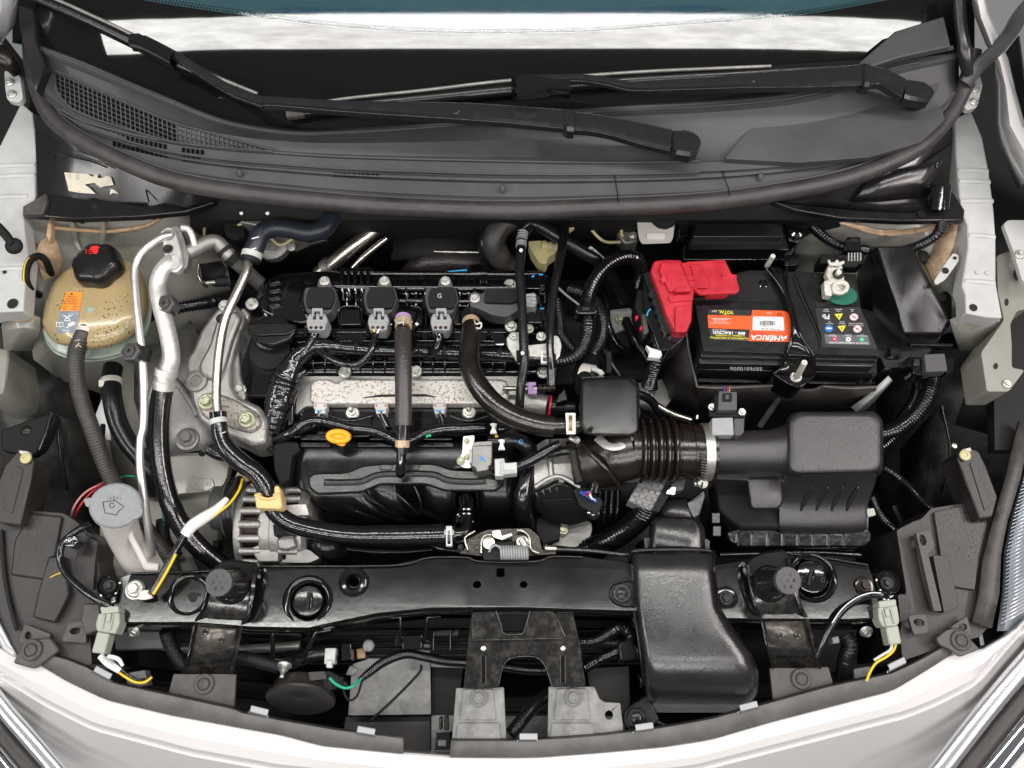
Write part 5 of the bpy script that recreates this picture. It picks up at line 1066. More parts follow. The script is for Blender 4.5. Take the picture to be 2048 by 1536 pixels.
bx=prism('engine_rear_block',[(1085,600),(1120,590),(1330,590),(1340,760),(1100,770)],-.14,.1,'deep_black',bev=.004);tag(bx,'dark gearbox casing deep behind the looms','gearbox')
lb=thing('lilac_clip','lilac clip on a thin metal fuel pipe right of the silver plate','clip',1065,775,0)
prism('frame',rp([(1056,764),(1072,764),(1072,770),(1064,770),(1064,778),(1074,778),(1074,788),(1056,788)],1),.02,.012,'lilac_plastic',lb);tube('fuel_pipe',[(1006,777,.008),(1040,777,.008),(1080,777,.008)],5,'steel_pipe',lb);tube('connector',[(1074,777,.008),(1110,776,.008)],[9,9],'dark_steel',lb,ribs=(12,.2))
# ================================================================ BATTERY SIDE
ba=thing('battery','black car battery with orange label and warning pictograms on top','battery',1570,640,-.14)
BT=[(1390,604),(1404,585),(1475,545),(1500,540),(1712,548),(1722,613),(1763,712),(1407,702)]
prism('case',[(1390,612),(1480,548),(1712,550),(1722,614),(1750,735),(1398,728)],.016,.16,'satin_black_plastic',ba,bev=.003)
lid=prism('lid',rp(BT,3),.034,.012,'satin_black_plastic',ba,bev=.0018)
prism('lid_skirt',rp([(1393,618),(1480,556),(1711,556),(1722,616),(1757,722),(1402,714)],3),.024,.012,'satin_black_plastic',ba,bev=.0015)
prism('case_step',rp([(1394,700),(1755,712),(1756,748),(1396,740)],4),-.004,.02,'satin_black_plastic',ba,bev=.002)
prism('base_rim',rp([(1398,730),(1748,742),(1752,770),(1394,764)],4),-.05,.06,'gloss_black_plastic',ba,bev=.002)
prism('rear_well',[(1402,602),(1478,548),(1530,550),(1556,604)],.0352,.001,'matte_black',ba,bev=0)
tube('lid_groove',[(1573,552,.0348),(1586,553,.0348),(1592,570,.0348),(1610,610,.0348),(1632,660,.0348),(1640,690,.0348),(1636,702,.0348),(1625,712,.0348)],2,'deep_black',ba,res=6)
tube('lid_edge',[(1578,552,.035),(1590,550,.035),(1598,566,.035),(1616,610,.035),(1638,660,.035),(1642,690,.035),(1636,704,.035),(1628,708,.035)],1.6,'satin_black_plastic',ba,res=6)
lathe('state_eye',1526,568,.035,[(9,0),(9,1),(7,1.5),(6.5,.6)],'gloss_black_plastic',ba);lathe('vent_plug',1478,592,.035,[(6,0),(5,1.5)],'deep_black',ba);lathe('vent_plug',1638,596,.035,[(6,0),(5,1.5)],'deep_black',ba);lathe('vent_plug',1628,552,.035,[(5,0),(4,1.5)],'deep_black',ba)
rec=[(1649,564),(1706,562),(1714,580),(1716,606),(1652,608)]
prism('terminal_well',rec,.0352,.001,'deep_black',ba,bev=0)
LB=.0344
def flat(name,pts,m,z,parent=ba):return prism(name,pts,z,.0004,m,parent,bev=0,smooth=False)
flat('label_black',rp([(1415,618),(1502,620),(1498,682),(1424,679)],4),'sticker_black',LB+.0003)
flat('label_outline',line_pts([(1499,681),(1428,678),(1423,672),(1420,660)],.9),'sticker_grey',LB+.0006)
flat('label_orange',rp([(1504,620),(1572,622),(1580,632),(1582,684),(1497,682)],[1,6,4,1,1]),'sticker_orange',LB+.0006)
flat('label_orange',[(1415,630),(1503,632),(1501,659),(1417,656)],'sticker_orange',LB+.0009)
flat('label_white',rp([(1506,633),(1567,634),(1569,661),(1505,660)],3),'sticker_white',LB+.0012)
flat('recycle_mark',line_pts(ell(1559,629,4,2.8,0,10),1.4),'sticker_black',LB+.0012)
def bt(s,u,v,size,m,rot=182,sx=1.0,z=.0014,**k):text('label_print',s,u,v,size,rot,m,z=LB+z,parent=ba,eps=.0002,sx=sx,**k)
bt('AMÉRICA',1537,675,13.5,'sticker_white',sx=1.25,bold=.02,skew=.2);flat('wing_mark',[(1567,674),(1577,670),(1572,674),(1575,676),(1568,678)],'sticker_white',LB+.0014)
bt('RACING',1515,667,7,'sticker_red',sx=1.3,bold=.01,skew=.2)
bt('800 - 1RACING',1458,665.5,8.5,'sticker_white',sx=1.15,bold=.02,skew=.15);bt('7 2 2 4 6 4',1439,660,5,'sticker_white',sx=1.3)
bt('CAMBIAR TU BATERIA',1460,671,4.4,'sticker_yellow',sx=1.35,bold=.01);bt('LLAMANOS SI NECESITAS',1458,676,4.8,'sticker_yellow',sx=1.4,bold=.02)
bt('TOTAL',1452,624,8.5,'sticker_yellow',sx=1.1,bold=.03);bt('24/7',1429,622,5.5,'sticker_white',sx=1.1,skew=.2);bt('BATERIAS',1452,629,3,'sticker_yellow')
for i,s in enumerate(('CONOCE MAS DE NUESTRA','RED DE SERVICIO','DE AMERICA RACING')):bt(s,1440,646-i*3.6,3.2,'sticker_white',sx=1.0)
flat('print_line',[(1422,636.5),(1462,637.5),(1462,638),(1422,637)],'sticker_white',LB+.0014)
bt('LB-47D(LB1)-500 SMF',1541,658,3.8,'sticker_black',sx=1.1,bold=.01);bt('12V',1561,653.5,4,'sticker_black');bt('CA: 587 A',1532,653,4,'sticker_black');bt('47106',1548,636.5,3,'sticker_black');bt('860396',1516,636,3,'sticker_black');bt('070106',1538,626,3.6,'sticker_white');bt('7 501 107 131237',1535,641,2.5,'sticker_black')
random.seed(3);bars=[];u=1519
while u<1550:
    w=random.choice((.5,.7,1.1));bars.append(([(u,642),(u+w,642),(u+w,651),(u,651)],LB+.0014,.0002));u += w+random.choice((.5,.7,1.0))
kind(multi('bar_code',bars,'sticker_black',ba,bev=0),'stuff')
flat('pictogram_panel',rp([(1630,616),(1719,613),(1754,698),(1645,694)],2),'sticker_black',LB+.0003)
tube('panel_edge',[(1630,615,.0348),(1680,614,.0348),(1718,612,.0348)],1,'satin_black_plastic',ba,res=6)
flat('charge_panel',rp([(1648,668),(1736,671),(1741,690),(1652,688)],3),'sticker_grey',LB+.0006)
def pt(s,u,v,size,m='sticker_white',sx=1.1,**k):bt(s,u,v,size,m,rot=181,sx=sx,**k)
pt('STATE OF CHARGE INDICATOR',1697,685.5,4.6,sx=1.18,bold=.01)
for u,v,c in ((1669,678,'sticker_red'),(1697,678.5,'sticker_white'),(1724,679,'sticker_green')):flat('charge_dot',ell(u,v,5.2,4.6),c,LB+.0010);flat('charge_mark',ell(u,v,1.5,1.3),'sticker_black' if c == 'sticker_white' else 'sticker_white',LB+.0013)
for u,s,s2 in ((1665,'REEMPLAZAR','REPLACE'),(1696,'RECARGAR','RECHARGE'),(1724,'BUENA CARGA','GOOD')):pt(s,u,671.8,2.8);pt(s2,u,669.5,2)
pt('Pb',1652,633,14,bold=.01)
for u,v,a,b in ((1652,619,'plomo','Contiene'),(1677,619,'explosivos','Gases'),(1704,619,'fumar','No'),(1659,644,'ojos','Proteja los'),(1684,644,'bateria','Acido de'),(1712,647,'alcance de los niños','Mantengase fuera del')):pt(b,u,v+3.5,3.2);pt(a,u,v,3.2)
for u,v in ((1678,633),(1684,657)):
    flat('hazard_triangle',rp([(u-9,v-5),(u+8,v-6),(u+.5,v+7)],1),'sticker_yellow',LB+.0006);flat('hazard_sign',line_pts([(u-1,v-3),(u,v+2)],1.8),'sticker_black',LB+.0009)
flat('eye_disc',ell(1658,657,8.5,7),'sticker_blue',LB+.0006);flat('eye_sign',[(1653,655),(1663,655),(1663,658),(1659,658),(1658,656.5),(1657,658),(1653,658)],'sticker_white',LB+.0009)
for u,v in ((1708,634),(1715,658)):
    flat('ban_disc',ell(u,v,8.5,7),'sticker_pink',LB+.0006);flat('ban_inner',ell(u,v,7,5.6),'sticker_white',LB+.0008);flat('ban_bar',line_pts([(u-5,v-4),(u+5,v+4)],1.6),'sticker_red',LB+.0011);flat('ban_sign',line_pts([(u-3,v+2),(u,v-2),(u+3,v+2)],1.6),'sticker_black',LB+.0010)
text('serial_number','S376S10506',1492,736,11,181,'sticker_white',target=[child(ba,'case_step'),child(ba,'case')],parent=ba,eps=.0015,sx=1.2,bold=.03)
for a,b in ((1420,1468),(1500,1520),(1664,1712)):prism('foot_slot',rect((a+b)/2,764,b-a,3),-.048,.004,'black_rubber',ba)
ng=thing('battery_clamp','greyish white negative battery clamp with green felt washer','battery clamp',1680,575,.035)
prism('felt_washer',ell(1683,589,33,20,8),.0385,.003,'green_felt',ng)
tube('post_ring',[P(*p,.053) for p in ell(1680,575,14,11,-15,20)]+[P(*ell(1680,575,14,11,-15,20)[0],.053)],.0035,'lead_terminal',ng,world=True,smoothpath=False,wob=.1)
dome('post_sleeve',ell(1680,577,14,11,-15,20),[(1,.038),(1,.054),(.78,.055),(.75,.05)],'lead_terminal',ng);lathe('post',1680,577,.04,[(9,0),(8.5,14),(6,15)],'dull_aluminium',ng)
prism('body',rp([(1658,528),(1668,522),(1684,524),(1690,560),(1678,568),(1660,562),(1652,546)],3),.056,.014,'lead_terminal',ng,bev=.002);prism('comb',[(1655,520),(1660,518),(1662,524),(1670,524),(1672,519),(1677,519),(1679,524),(1688,520),(1690,526),(1678,532),(1660,530)],.062,.004,'lead_terminal',ng,bev=.001)
bolt(1676,549,.057,11,'black_bolt',ng,'stud');tube('threaded_stud',[(1675,548,.06),(1678,544,.08)],5,'lead_terminal',ng,ribs=(2.5,.15))
tube('pinch_bolt',[(1646,582,.048),(1668,584,.048)],6,'lead_terminal',ng,wob=.15);tube('pinch_bolt',[(1650,566,.050),(1692,568,.050)],5,'lead_terminal',ng,wob=.15);prism('ear',rp([(1648,562),(1660,560),(1664,592),(1650,590)],2),.054,.014,'lead_terminal',ng,bev=.001)
hd_=thing('battery_hold_down','black painted battery hold down strap with two threaded rods','hold down strap',1590,640,.03)
sheet('strap',[[(1530,534,.040),(1552,528,.046),(1573,532,.040)],[(1554,564,.042),(1562,562,.048),(1574,578,.042)],[(1570,592,.042),(1576,590,.049),(1583,606,.042)],[(1580,632,.042),(1586,632,.049),(1592,645,.042)],[(1583,662,.042),(1592,662,.048),(1602,674,.042)],[(1576,697,.038),(1598,700,.040),(1626,710,.038)],[(1570,716,.020),(1598,718,.020),(1629,734,.020)],[(1562,733,.014),(1596,736,.012),(1632,744,.014)],[(1547,745,.010),(1596,752,.006),(1631,752,.010)],[(1545,756,-.004),(1598,776,-.012),(1628,760,-.004)]],'gloss_black_paint',hd_,solid=.004,sub=1)
prism('front_block',rp([(1546,748),(1562,736),(1626,740),(1632,752),(1612,768),(1598,776),(1580,770),(1560,758)],4),.004,.05,'gloss_black_paint',hd_,bev=.003)
for a in ([(1532,536,.042),(1556,566,.044),(1571,594,.044),(1581,634,.044),(1584,662,.044),(1576,700,.04),(1562,735,.018),(1547,747,.012)],[(1573,534,.042),(1576,580,.044),(1585,608,.044),(1594,646,.044),(1604,676,.044),(1627,712,.04),(1630,742,.016)]):tube('rolled_edge',a,2.5,'gloss_black_paint',hd_,res=8)
tube('weld_bead',[(1574,710,.033),(1590,710,.034),(1612,711,.034),(1626,714,.03)],3,'gloss_black_paint',hd_,wob=.3,step=2)
bolt(1592,754,.006,12,'zinc',hd_);tube('threaded_rod',[(1592,755,.006),(1597,748,.025),(1609,725,.062)],6,'lead_terminal',hd_,ribs=(3,.08));tube('threaded_rod',[(1534,532,.03),(1546,512,.062)],5,'lead_terminal',hd_,ribs=(3,.08))
rc=thing('terminal_cover','bright red hinged positive terminal cover with moulded plus sign','terminal cover',1390,580,.04)
prism('left_flap',rp([(1308,521),(1330,518),(1363,519),(1376,548),(1390,580),(1386,600),(1384,640),(1374,664),(1350,664),(1332,628),(1316,580),(1301,540)],4),.070,.03,'red_plastic',rc,bev=.003)
prism('upper_face',rp([(1322,524),(1360,522),(1382,574),(1340,584),(1318,540)],4),.076,.008,'red_plastic',rc,bev=.003);prism('step_face',rp([(1336,590),(1386,588),(1386,600),(1340,604)],3),.073,.006,'red_plastic',rc,bev=.002);prism('moulded_step',rp([(1348,584),(1356,576),(1380,574),(1384,582)],2),.079,.005,'red_plastic',rc,bev=.001)
prism('nose',rp([(1350,612),(1384,610),(1382,642),(1372,664),(1350,664)],4),.074,.006,'red_plastic',rc,bev=.002);prism('window',[(1322,557),(1328,549),(1332,561),(1325,567)],.0765,.001,'sticker_red',rc,bev=0)
prism('right_lid',rp([(1371,523),(1450,519),(1464,548),(1474,548),(1474,560),(1480,578),(1474,586),(1400,589),(1388,580),(1378,550)],3),.066,.006,'red_plastic',rc,bev=.002);prism('lid_side',[(1398,570),(1472,572),(1456,588),(1414,590)],.060,.018,'red_plastic',rc,bev=.002)
prism('raised_boss',rp([(1380,528),(1402,528),(1420,570),(1416,576),(1392,575)],3),.071,.006,'red_plastic',rc,bev=.003)
for i in range(4):prism('hinge_knuckle',rp([(1362+i*5,526+i*13),(1378+i*4,525+i*13),(1381+i*4,534+i*13),(1366+i*5,535+i*13)],2),.071,.01,'red_plastic',rc,bev=.001);prism('hinge_gap',rect(1374+i*5,537+i*13,14,3,-3),.0685,.001,'sticker_red',rc,bev=0)
prism('plus_sign',rect(1444,551,3,18,-6),.0668,.001,'red_plastic',rc,bev=0);prism('plus_sign',rect(1444,551,20,3,2),.0668,.001,'red_plastic',rc,bev=0);prism('black_tab',rect(1399,596,24,6,-4),.05,.01,'matte_black',rc)
fk=thing('fusible_link_box','black fuse link box with white clip left of the red cover','fuse box',1320,620,0)
prism('body',rp([(1284,546),(1296,540),(1350,660),(1374,664),(1368,676),(1340,700),(1318,700),(1290,620)],4),.05,.06,'gloss_black_plastic',fk,bev=.003);prism('rail',rp([(1286,548),(1298,542),(1330,620),(1344,664),(1332,668)],2),.058,.02,'satin_black_plastic',fk,bev=.002)
prism('side_pod',rp([(1276,576),(1292,580),(1304,660),(1290,664),(1270,610)],6),.03,.05,'matte_black',fk,bev=.004);prism('lower_pod',rp([(1300,664),(1344,676),(1330,700),(1310,704)],3),.04,.06,'gloss_black_plastic',fk,bev=.002)
for i in range(5):prism('fuse_slot',rect(1302+i*7,590+i*17,10,7,68),.0585,.002,'deep_black',fk,bev=0)
tube('blue_mark',[(1294,632,.05),(1296,624,.052),(1301,618,.053)],1.5,'blue_mark',fk,res=6);prism('grey_tab',rp([(1284,630),(1290,626),(1298,664),(1288,670)],2),.04,.02,'dark_grey_plastic',fk)
for u,v in ((1274,634),(1283,655)):prism('red_tip',rect(u,v,6,8),.032,.01,'sticker_red',fk)
prism('white_clip',rp([(1292,690),(1302,696),(1322,702),(1324,710),(1318,716),(1296,714),(1300,704)],2),.046,.012,'white_plastic',fk,bev=.002)
cabl=tube('positive_cable',[(1318,706,.03),(1312,724,.02),(1304,744,.0),(1296,770,-.03)],14,'wet_rubber',ribs=(6,.15));tag(cabl,'corrugated black cable dropping below the white clip','cable')
sv=thing('battery_sleeve','black woven insulating sleeve wrapped round the battery base','battery sleeve',1500,800,-.2)
sheet('front_wall',[[(1393,774,-.03),(1480,775,-.03),(1546,772,-.03),(1562,782,-.03),(1628,782,-.03),(1646,774,-.03),(1700,777,-.03),(1752,775,-.03)],[(1398,800,-.08),(1480,800,-.08),(1546,800,-.08),(1562,802,-.08),(1628,802,-.08),(1646,800,-.08),(1700,800,-.08),(1752,800,-.08)],[(1400,850,-.17),(1480,850,-.17),(1546,850,-.17),(1562,850,-.17),(1628,850,-.17),(1646,850,-.17),(1700,850,-.17),(1750,850,-.17)]],'fabric_sleeve',sv,solid=.004)
sheet('side_wall',[[(1372,662,.0),(1376,700,-.01),(1386,740,-.022),(1393,774,-.03)],[(1350,690,-.05),(1346,730,-.06),(1352,770,-.07),(1398,800,-.08)],[(1316,720,-.14),(1312,770,-.15),(1330,820,-.16),(1400,850,-.17)]],'fabric_sleeve',sv,solid=.004,auto=80)
tube('piping',[(1372,664,.002),(1378,704,-.008),(1387,742,-.02),(1394,774,-.028)],2,'trim_strip',sv,res=8,wob=.15);tube('piping',[(1394,774,-.028),(1440,776,-.028),(1500,774,-.028),(1546,771,-.028)],2,'trim_strip',sv,res=8,wob=.15);tube('piping',[(1646,773,-.028),(1700,777,-.028),(1752,774,-.028)],2,'trim_strip',sv,res=8,wob=.15)
fb1=thing('fuse_box','flat black fuse box with long ridged lid behind the battery','fuse box',1480,480,0)
dome('lid',rp([(1384,440),(1570,440),(1578,500),(1374,500)],6),[(1.02,.02),(1.03,.03),(1.0,.036),(.98,.044),(.95,.048)],'satin_black_plastic',fb1,auto=50);prism('upper_lid',rp([(1392,446),(1562,446),(1568,474),(1386,474)],4),.060,.02,'satin_black_plastic',fb1,bev=.004,tp=1.04)
prism('base',rp([(1372,452),(1590,452),(1592,520),(1364,520)],4),.022,.06,'gloss_black_plastic',fb1,bev=.003);prism('hinge',rp([(1358,446),(1376,440),(1378,470),(1360,474)],2),.045,.03,'gloss_black_plastic',fb1)
prism('latch_block',rp([(1570,440),(1610,440),(1604,478),(1594,486),(1576,480)],3),.05,.03,'gloss_black_plastic',fb1,bev=.002);lathe('latch_nut',1592,462,.052,[(16,0),(16,4),(9,6),(8,3)],'gloss_black_plastic',fb1);prism('side_plug',rp([(1566,510),(1598,508),(1600,530),(1570,532)],3),.04,.03,'gloss_black_plastic',fb1,bev=.002)
rb=thing('relay_box','tall black relay box with sloping lid at the right of the battery','relay box',1800,600,0)
loft('lid',[[P(*p) for p in r] for r in ([(1752,492,.070),(1824,492,.070),(1896,640,.06),(1884,668,.05),(1806,668,.05),(1800,622,.066)],[(1738,500,.03),(1838,500,.03),(1902,640,.02),(1874,690,.0),(1800,690,.0),(1752,610,.03)],[(1712,545,-.03),(1838,512,-.03),(1896,640,-.03),(1868,688,-.03),(1770,690,-.03),(1722,614,-.03)])],'satin_black_plastic',rb,bev=.003,cap1=False)
prism('lower_case',rp([(1724,616),(1790,640),(1800,660),(1878,660),(1868,690),(1840,735),(1770,735),(1755,700)],3),.0,.12,'satin_black_plastic',rb,bev=.003);tube('ridge',[(1786,634,.03),(1792,646,.028),(1800,648,.028),(1850,648,.028)],2,'satin_black_plastic',rb,res=8)
prism('clip',rp([(1780,696),(1800,694),(1802,712),(1782,712)],2),.012,.02,'gloss_black_plastic',rb);prism('clip',rp([(1774,706),(1804,706),(1802,716),(1776,716)],2),.006,.02,'gloss_black_plastic',rb)
prism('ledge',[(1822,684),(1908,686),(1906,694),(1822,690)],.008,.01,'satin_black_plastic',rb);prism('side_lug',rp([(1874,590),(1892,580),(1904,592),(1904,640),(1894,660),(1880,640)],6),.03,.03,'satin_black_plastic',rb,bev=.003);lathe('side_bolt',1882,596,.034,[(10,0),(9,5),(4,6)],'matte_black',rb);lathe('side_bolt',1842,514,.034,[(14,0),(13,6),(4,8)],'matte_black',rb)
pg=thing('connector_block','black connector stack with grey honeycomb socket behind the negative clamp','connector',1690,500,0)
prism('upper_plug',rp([(1694,474),(1720,474),(1724,500),(1688,500)],2),.058,.03,'gloss_black_plastic',pg,bev=.002);prism('plug_hole',rect(1708,480,12,7),.0585,.001,'deep_black',pg,bev=0);prism('base',rp([(1642,508),(1730,508),(1728,528),(1640,526)],3),.045,.03,'satin_black_plastic',pg,bev=.002)
soc=prism('socket',rp([(1696,506),(1722,504),(1724,522),(1694,522)],4),.060,.02,'dark_grey_plastic',pg,bev=.001)
for j in range(2):
    for i in range(4):prism('socket_cell',rect(1700.5+i*6,509.5+j*7,4.4,5.2),.0605,.001,'deep_black',pg,bev=0)
for i in range(5):prism('cell_wall',rect(1697.6+i*6,513,1.3,15),.0615,.002,'pale_grey_plastic',pg,bev=0)
text('moulded_code','PTC',1710,530,6,175,'grey_rubber',z=.0455,parent=pg)
for pts,r_,lab in (([(1616,440,.02),(1634,462,.03),(1660,482,.035),(1690,494,.035),(1730,500,.02)],11,'corrugated loom running left from the honeycomb connector'),([(1884,442,.085),(1876,466,.08),(1856,482,.07),(1826,496,.055),(1800,504,.04)],11,'corrugated loom curving out of the round funnel'),([(1866,744,.0),(1862,772,.0),(1850,802,.0),(1824,836,-.01),(1790,860,-.02),(1750,872,-.03)],17,'upper thick corrugated loom right of the air filter box'),([(1838,752,-.04),(1834,790,-.05),(1812,830,-.06),(1786,872,-.06),(1750,905,-.06)],14,'lower thick corrugated loom right of the air filter box'),([(1768,936,-.03),(1790,950,-.03),(1816,972,-.04),(1842,1000,-.05),(1864,1016,-.06)],7,'thin loom leading to the right lamp housing'),([(1742,992,-.04),(1752,1016,-.05),(1768,1040,-.06),(1790,1062,-.08),(1808,1080,-.1)],8,'thin dark loom below the pale green clip')):
    o=tube('wiring_loom',pts,r_,'wet_rubber',ribs=(5.5,.2));tag(o,lab,'wiring loom')
cn=thing('loom_connector','charcoal square connector above the thick looms at the right','connector',1872,728,0)
prism('body',rp([(1848,708),(1890,706),(1896,742),(1852,744)],3),.03,.03,'dark_grey_plastic',cn,bev=.003);prism('flange',rp([(1818,712),(1846,716),(1850,752),(1828,748)],2),.02,.03,'gloss_black_plastic',cn,bev=.002);prism('flange',rp([(1890,716),(1908,716),(1906,742),(1894,748)],2),.02,.03,'gloss_black_plastic',cn,bev=.002);prism('latch',rect(1834,724,14,16),.026,.01,'satin_black_plastic',cn)
sb=thing('support_bar','silver angled support bar under the battery tray corner','bar',1745,790,-.1)
sheet('web',[[(1776,752,-.02),(1782,758,-.02),(1786,762,-.04)],[(1740,786,-.05),(1748,792,-.05),(1752,800,-.07)],[(1702,814,-.08),(1712,824,-.08),(1716,836,-.1)]],'rail_paint',sb,solid=.003)
rd=tube('hold_down_rod',[(1566,780,-.06),(1545,815,-.09),(1520,852,-.12)],6,'dull_aluminium');tag(rd,'lower end of a grey rod in front of the woven sleeve','rod')
# ================================================================ INTAKE TRACT
ab=thing('air_filter_box','large grained black air filter box with ribbed rim and four slits','air filter box',1620,960,-.12)
TOP=rp([(1572,822),(1750,822),(1764,838),(1764,944),(1572,948)],[30,22,14,24,24],5)
LOW=rp([(1560,828),(1746,826),(1758,842),(1748,1060),(1556,1060)],[30,22,14,18,14],5)
dome('upper_lid',[(u+1,v+2) for u,v in TOP],[(1.02,-.04,0,8),(1.01,.03),(1.005,.062),(.99,.074),(.965,.081),(.93,.0845),(.8,.085)],'grained_black_plastic',ab,cap0=False,auto=80)
sheet('front_slope',[[(1574,940,.05),(1620,944,.052),(1690,944,.052),(1762,938,.05)],[(1556,966,.02),(1610,972,.024),(1690,972,.024),(1756,964,.02)],[(1556,1002,-.005),(1610,1004,-.002),(1690,1004,-.002),(1742,1002,-.005)],[(1556,1022,-.012),(1610,1024,-.010),(1690,1024,-.010),(1736,1020,-.012)],[(1556,1056,-.018),(1610,1058,-.016),(1690,1058,-.016),(1736,1054,-.018)],[(1556,1068,-.035),(1610,1070,-.035),(1690,1070,-.035),(1738,1066,-.035)]],'grained_black_plastic',ab,sub=2,solid=.003)
prism('left_deck',rp([(1428,962),(1500,956),(1565,960),(1568,1056),(1484,1056),(1462,1040),(1440,1020)],8),-.022,.05,'matte_black',ab,bev=.006)
dome('step_block',rp([(1492,950),(1562,948),(1566,1004),(1556,1018),(1502,1018)],8),[(1.06,-.02),(1.02,.016),(.97,.024),(.9,.026)],'grained_black_plastic',ab,auto=70)
prism('side_ledge',rp([(1426,942),(1540,944),(1580,952),(1578,964),(1430,958)],4),.026,.03,'grained_black_plastic',ab,bev=.003)
prism('rim',rp([(1452,1062),(1480,1054),(1738,1054),(1746,1070),(1742,1086),(1728,1094),(1484,1096),(1458,1082)],8),-.034,.02,'gloss_black_plastic',ab,bev=.003);prism('lower_box',rp([(1440,1000),(1740,1000),(1736,1088),(1470,1090)],8),-.052,.14,'satin_black_plastic',ab,bev=.004,tp=.92)
for i in range(8):
    u=1492+i*30.5;prism('rim_pocket',rp([(u-12,1077),(u+13,1077),(u+15,1091),(u-13,1091)],1.5),-.0335,.004,'gloss_black_plastic',ab,bev=.0006);prism('rim_rib',[(u-17,1066),(u-14,1066),(u-14,1093),(u-18,1093)],-.028,.01,'satin_black_plastic',ab,bev=.001)
for i in range(4):
    u=1612+i*30.5;tube('slit',[(u+12,975,.021),(u+4,990,.010),(u-4,1006,-.0005),(u-10,1022,-.0085)],[1.5,4,4,2],'deep_black',ab,flat=.5,res=10);lathe('slit_tip',u+12.5,976,.022,[(2,0),(1.6,1.2)],'grained_black_plastic',ab,seg=8)
tube('outlet_pipe',[(1416,905,.042),(1450,905,.042),(1500,905,.042),(1548,904,.042),(1590,900,.042)],[44,44,44,46,56],'grained_black_plastic',ab,res=40)
for u,v in ((1432,1036),(1434,1062)):prism('side_clip',rp([(u-8,v-10),(u+8,v-10),(u+8,v+10),(u-8,v+10)],1),-.03,.02,'satin_black_plastic',ab)
prism('pale_clip',rp([(1733,1018),(1748,1016),(1752,1030),(1736,1034)],2),-.016,.01,'greenish_grey',ab,bev=.002)
ms=thing('airflow_sensor','grey airflow sensor with black upright plug on the air pipe','sensor',1455,840,.05)
prism('base',rp([(1424,836),(1466,834),(1468,870),(1424,870)],2),.088,.03,'grey_plastic',ms,bev=.002);prism('lug',rp([(1468,828),(1490,828),(1488,866),(1478,872),(1468,870)],4),.086,.03,'dark_grey_plastic',ms,bev=.003)
prism('flange',rp([(1418,820),(1494,822),(1492,834),(1420,832)],2),.092,.008,'matte_black',ms,bev=.001);prism('plug',rp([(1438,782),(1474,784),(1474,820),(1436,820)],2),.106,.03,'dark_grey_plastic',ms,bev=.002);prism('plug_face',rp([(1446,786),(1464,786),(1464,802),(1446,802)],1),.109,.004,'matte_black',ms);prism('plug_latch',rect(1455,793,8,10),.111,.003,'dark_grey_plastic',ms);prism('shroud',rp([(1430,790),(1440,788),(1442,820),(1428,820)],2),.10,.03,'matte_black',ms)
for u,v in ((1424,814),(1484,824)):bolt(u,v,.094,8,'zinc',ms)
for i,c in enumerate(('blue_wire','red_wire','pink_wire')):tube('wire',[(1448+i*5,786,.10),(1449+i*5,780,.10),(1447+i*6,774,.09)],1.6,c,ms,res=6)
ie=thing('intake_bellows','brown black rubber intake elbow with five bellows rings','intake duct',1280,910,.0)
tube('elbow',[(1150,926,.015),(1176,926,.018),(1206,920,.024),(1240,910,.034),(1272,902,.04)],[44,50,56,60,60],'brown_rubber',ie,res=40,n=8)
tube('bellows_core',[(1262,901,.041),(1420,903,.042)],[56,52],'brown_rubber',ie,res=40)
for i in range(5):
    u=1282+i*15.5;V3=[]
    lathe('bellows_ring',u,901,.0415,[(55,-7),(63,-4.5),(66,-1.5),(66,1.5),(63,4.5),(55,7)],'brown_rubber',ie,axis=(1,0,0),seg=48)
tube('cuff',[(1356,902,.042),(1398,903,.042)],[56,55],'brown_rubber',ie,res=40);lathe('cuff_ring',1384,902,.042,[(54,-4),(58,-2),(58,2),(54,4)],'brown_rubber',ie,axis=(1,0,0),seg=48)
tube('elbow_fold',[(1164,884,.05),(1180,905,.066),(1204,930,.068),(1226,955,.055),(1236,972,.04)],5,'brown_rubber',ie);tube('saddle',[(1196,876,.06),(1216,892,.075),(1240,892,.076),(1262,874,.07)],9,'pale_aluminium',ie,flat=.4)
sc_=thing('pipe_clamp','wide steel worm drive clamp between bellows and air filter box','hose clamp',1408,905,.0)
lathe('band',1410,904,.042,[(55,-9),(58,-9),(58,9),(55,9)],'zinc',sc_,axis=(1,0,0),seg=56);lathe('lip',1422,904,.042,[(52,-4),(59,-3),(59,3),(52,4)],'brown_rubber',sc_,axis=(1,0,0),seg=48)
for i in range(9):prism('slot',rect(1409,908+i*5.5,13,1.8,12),.0845-.0004*i*i*.8,.002,'dark_steel',sc_,bev=0)
tube('screw_housing',[(1388,966,.022),(1412,968,.022)],7,'zinc',sc_);lathe('screw_head',1405,966,.030,[(11,-4),(11,4),(9,6)],'zinc',sc_,axis=(.2,-.4,.9));prism('screw_slot',rect(1405,966,3,18,8),.0348,.001,'deep_black',sc_,bev=0);tube('band_tail',[(1394,838,.07),(1395,830,.072)],3,'zinc',sc_)
rz=thing('resonator_box','rounded square black resonator box left of the bellows','resonator',1215,812,.02)
RZ=rp([(1160,754),(1262,752),(1278,768),(1280,862),(1268,874),(1172,872),(1158,852)],14,4)
dome('shell',RZ,[(.96,.02),(1.0,.03),(1.02,.036),(1.02,.046),(1.0,.050),(.985,.076),(.965,.083),(.93,.0855),(.9,.086),(.885,.084),(.7,.0845)],'satin_black_plastic',rz,auto=60)
prism('neck',ell(1226,880,36,16),.03,.05,'pale_aluminium',rz,bev=.002);bolt(1154,880,.04,8,'zinc',rz,axis=(-.6,-.3,.6));tube('screw',[(1140,876,.04),(1150,880,.042)],6,'zinc',rz)
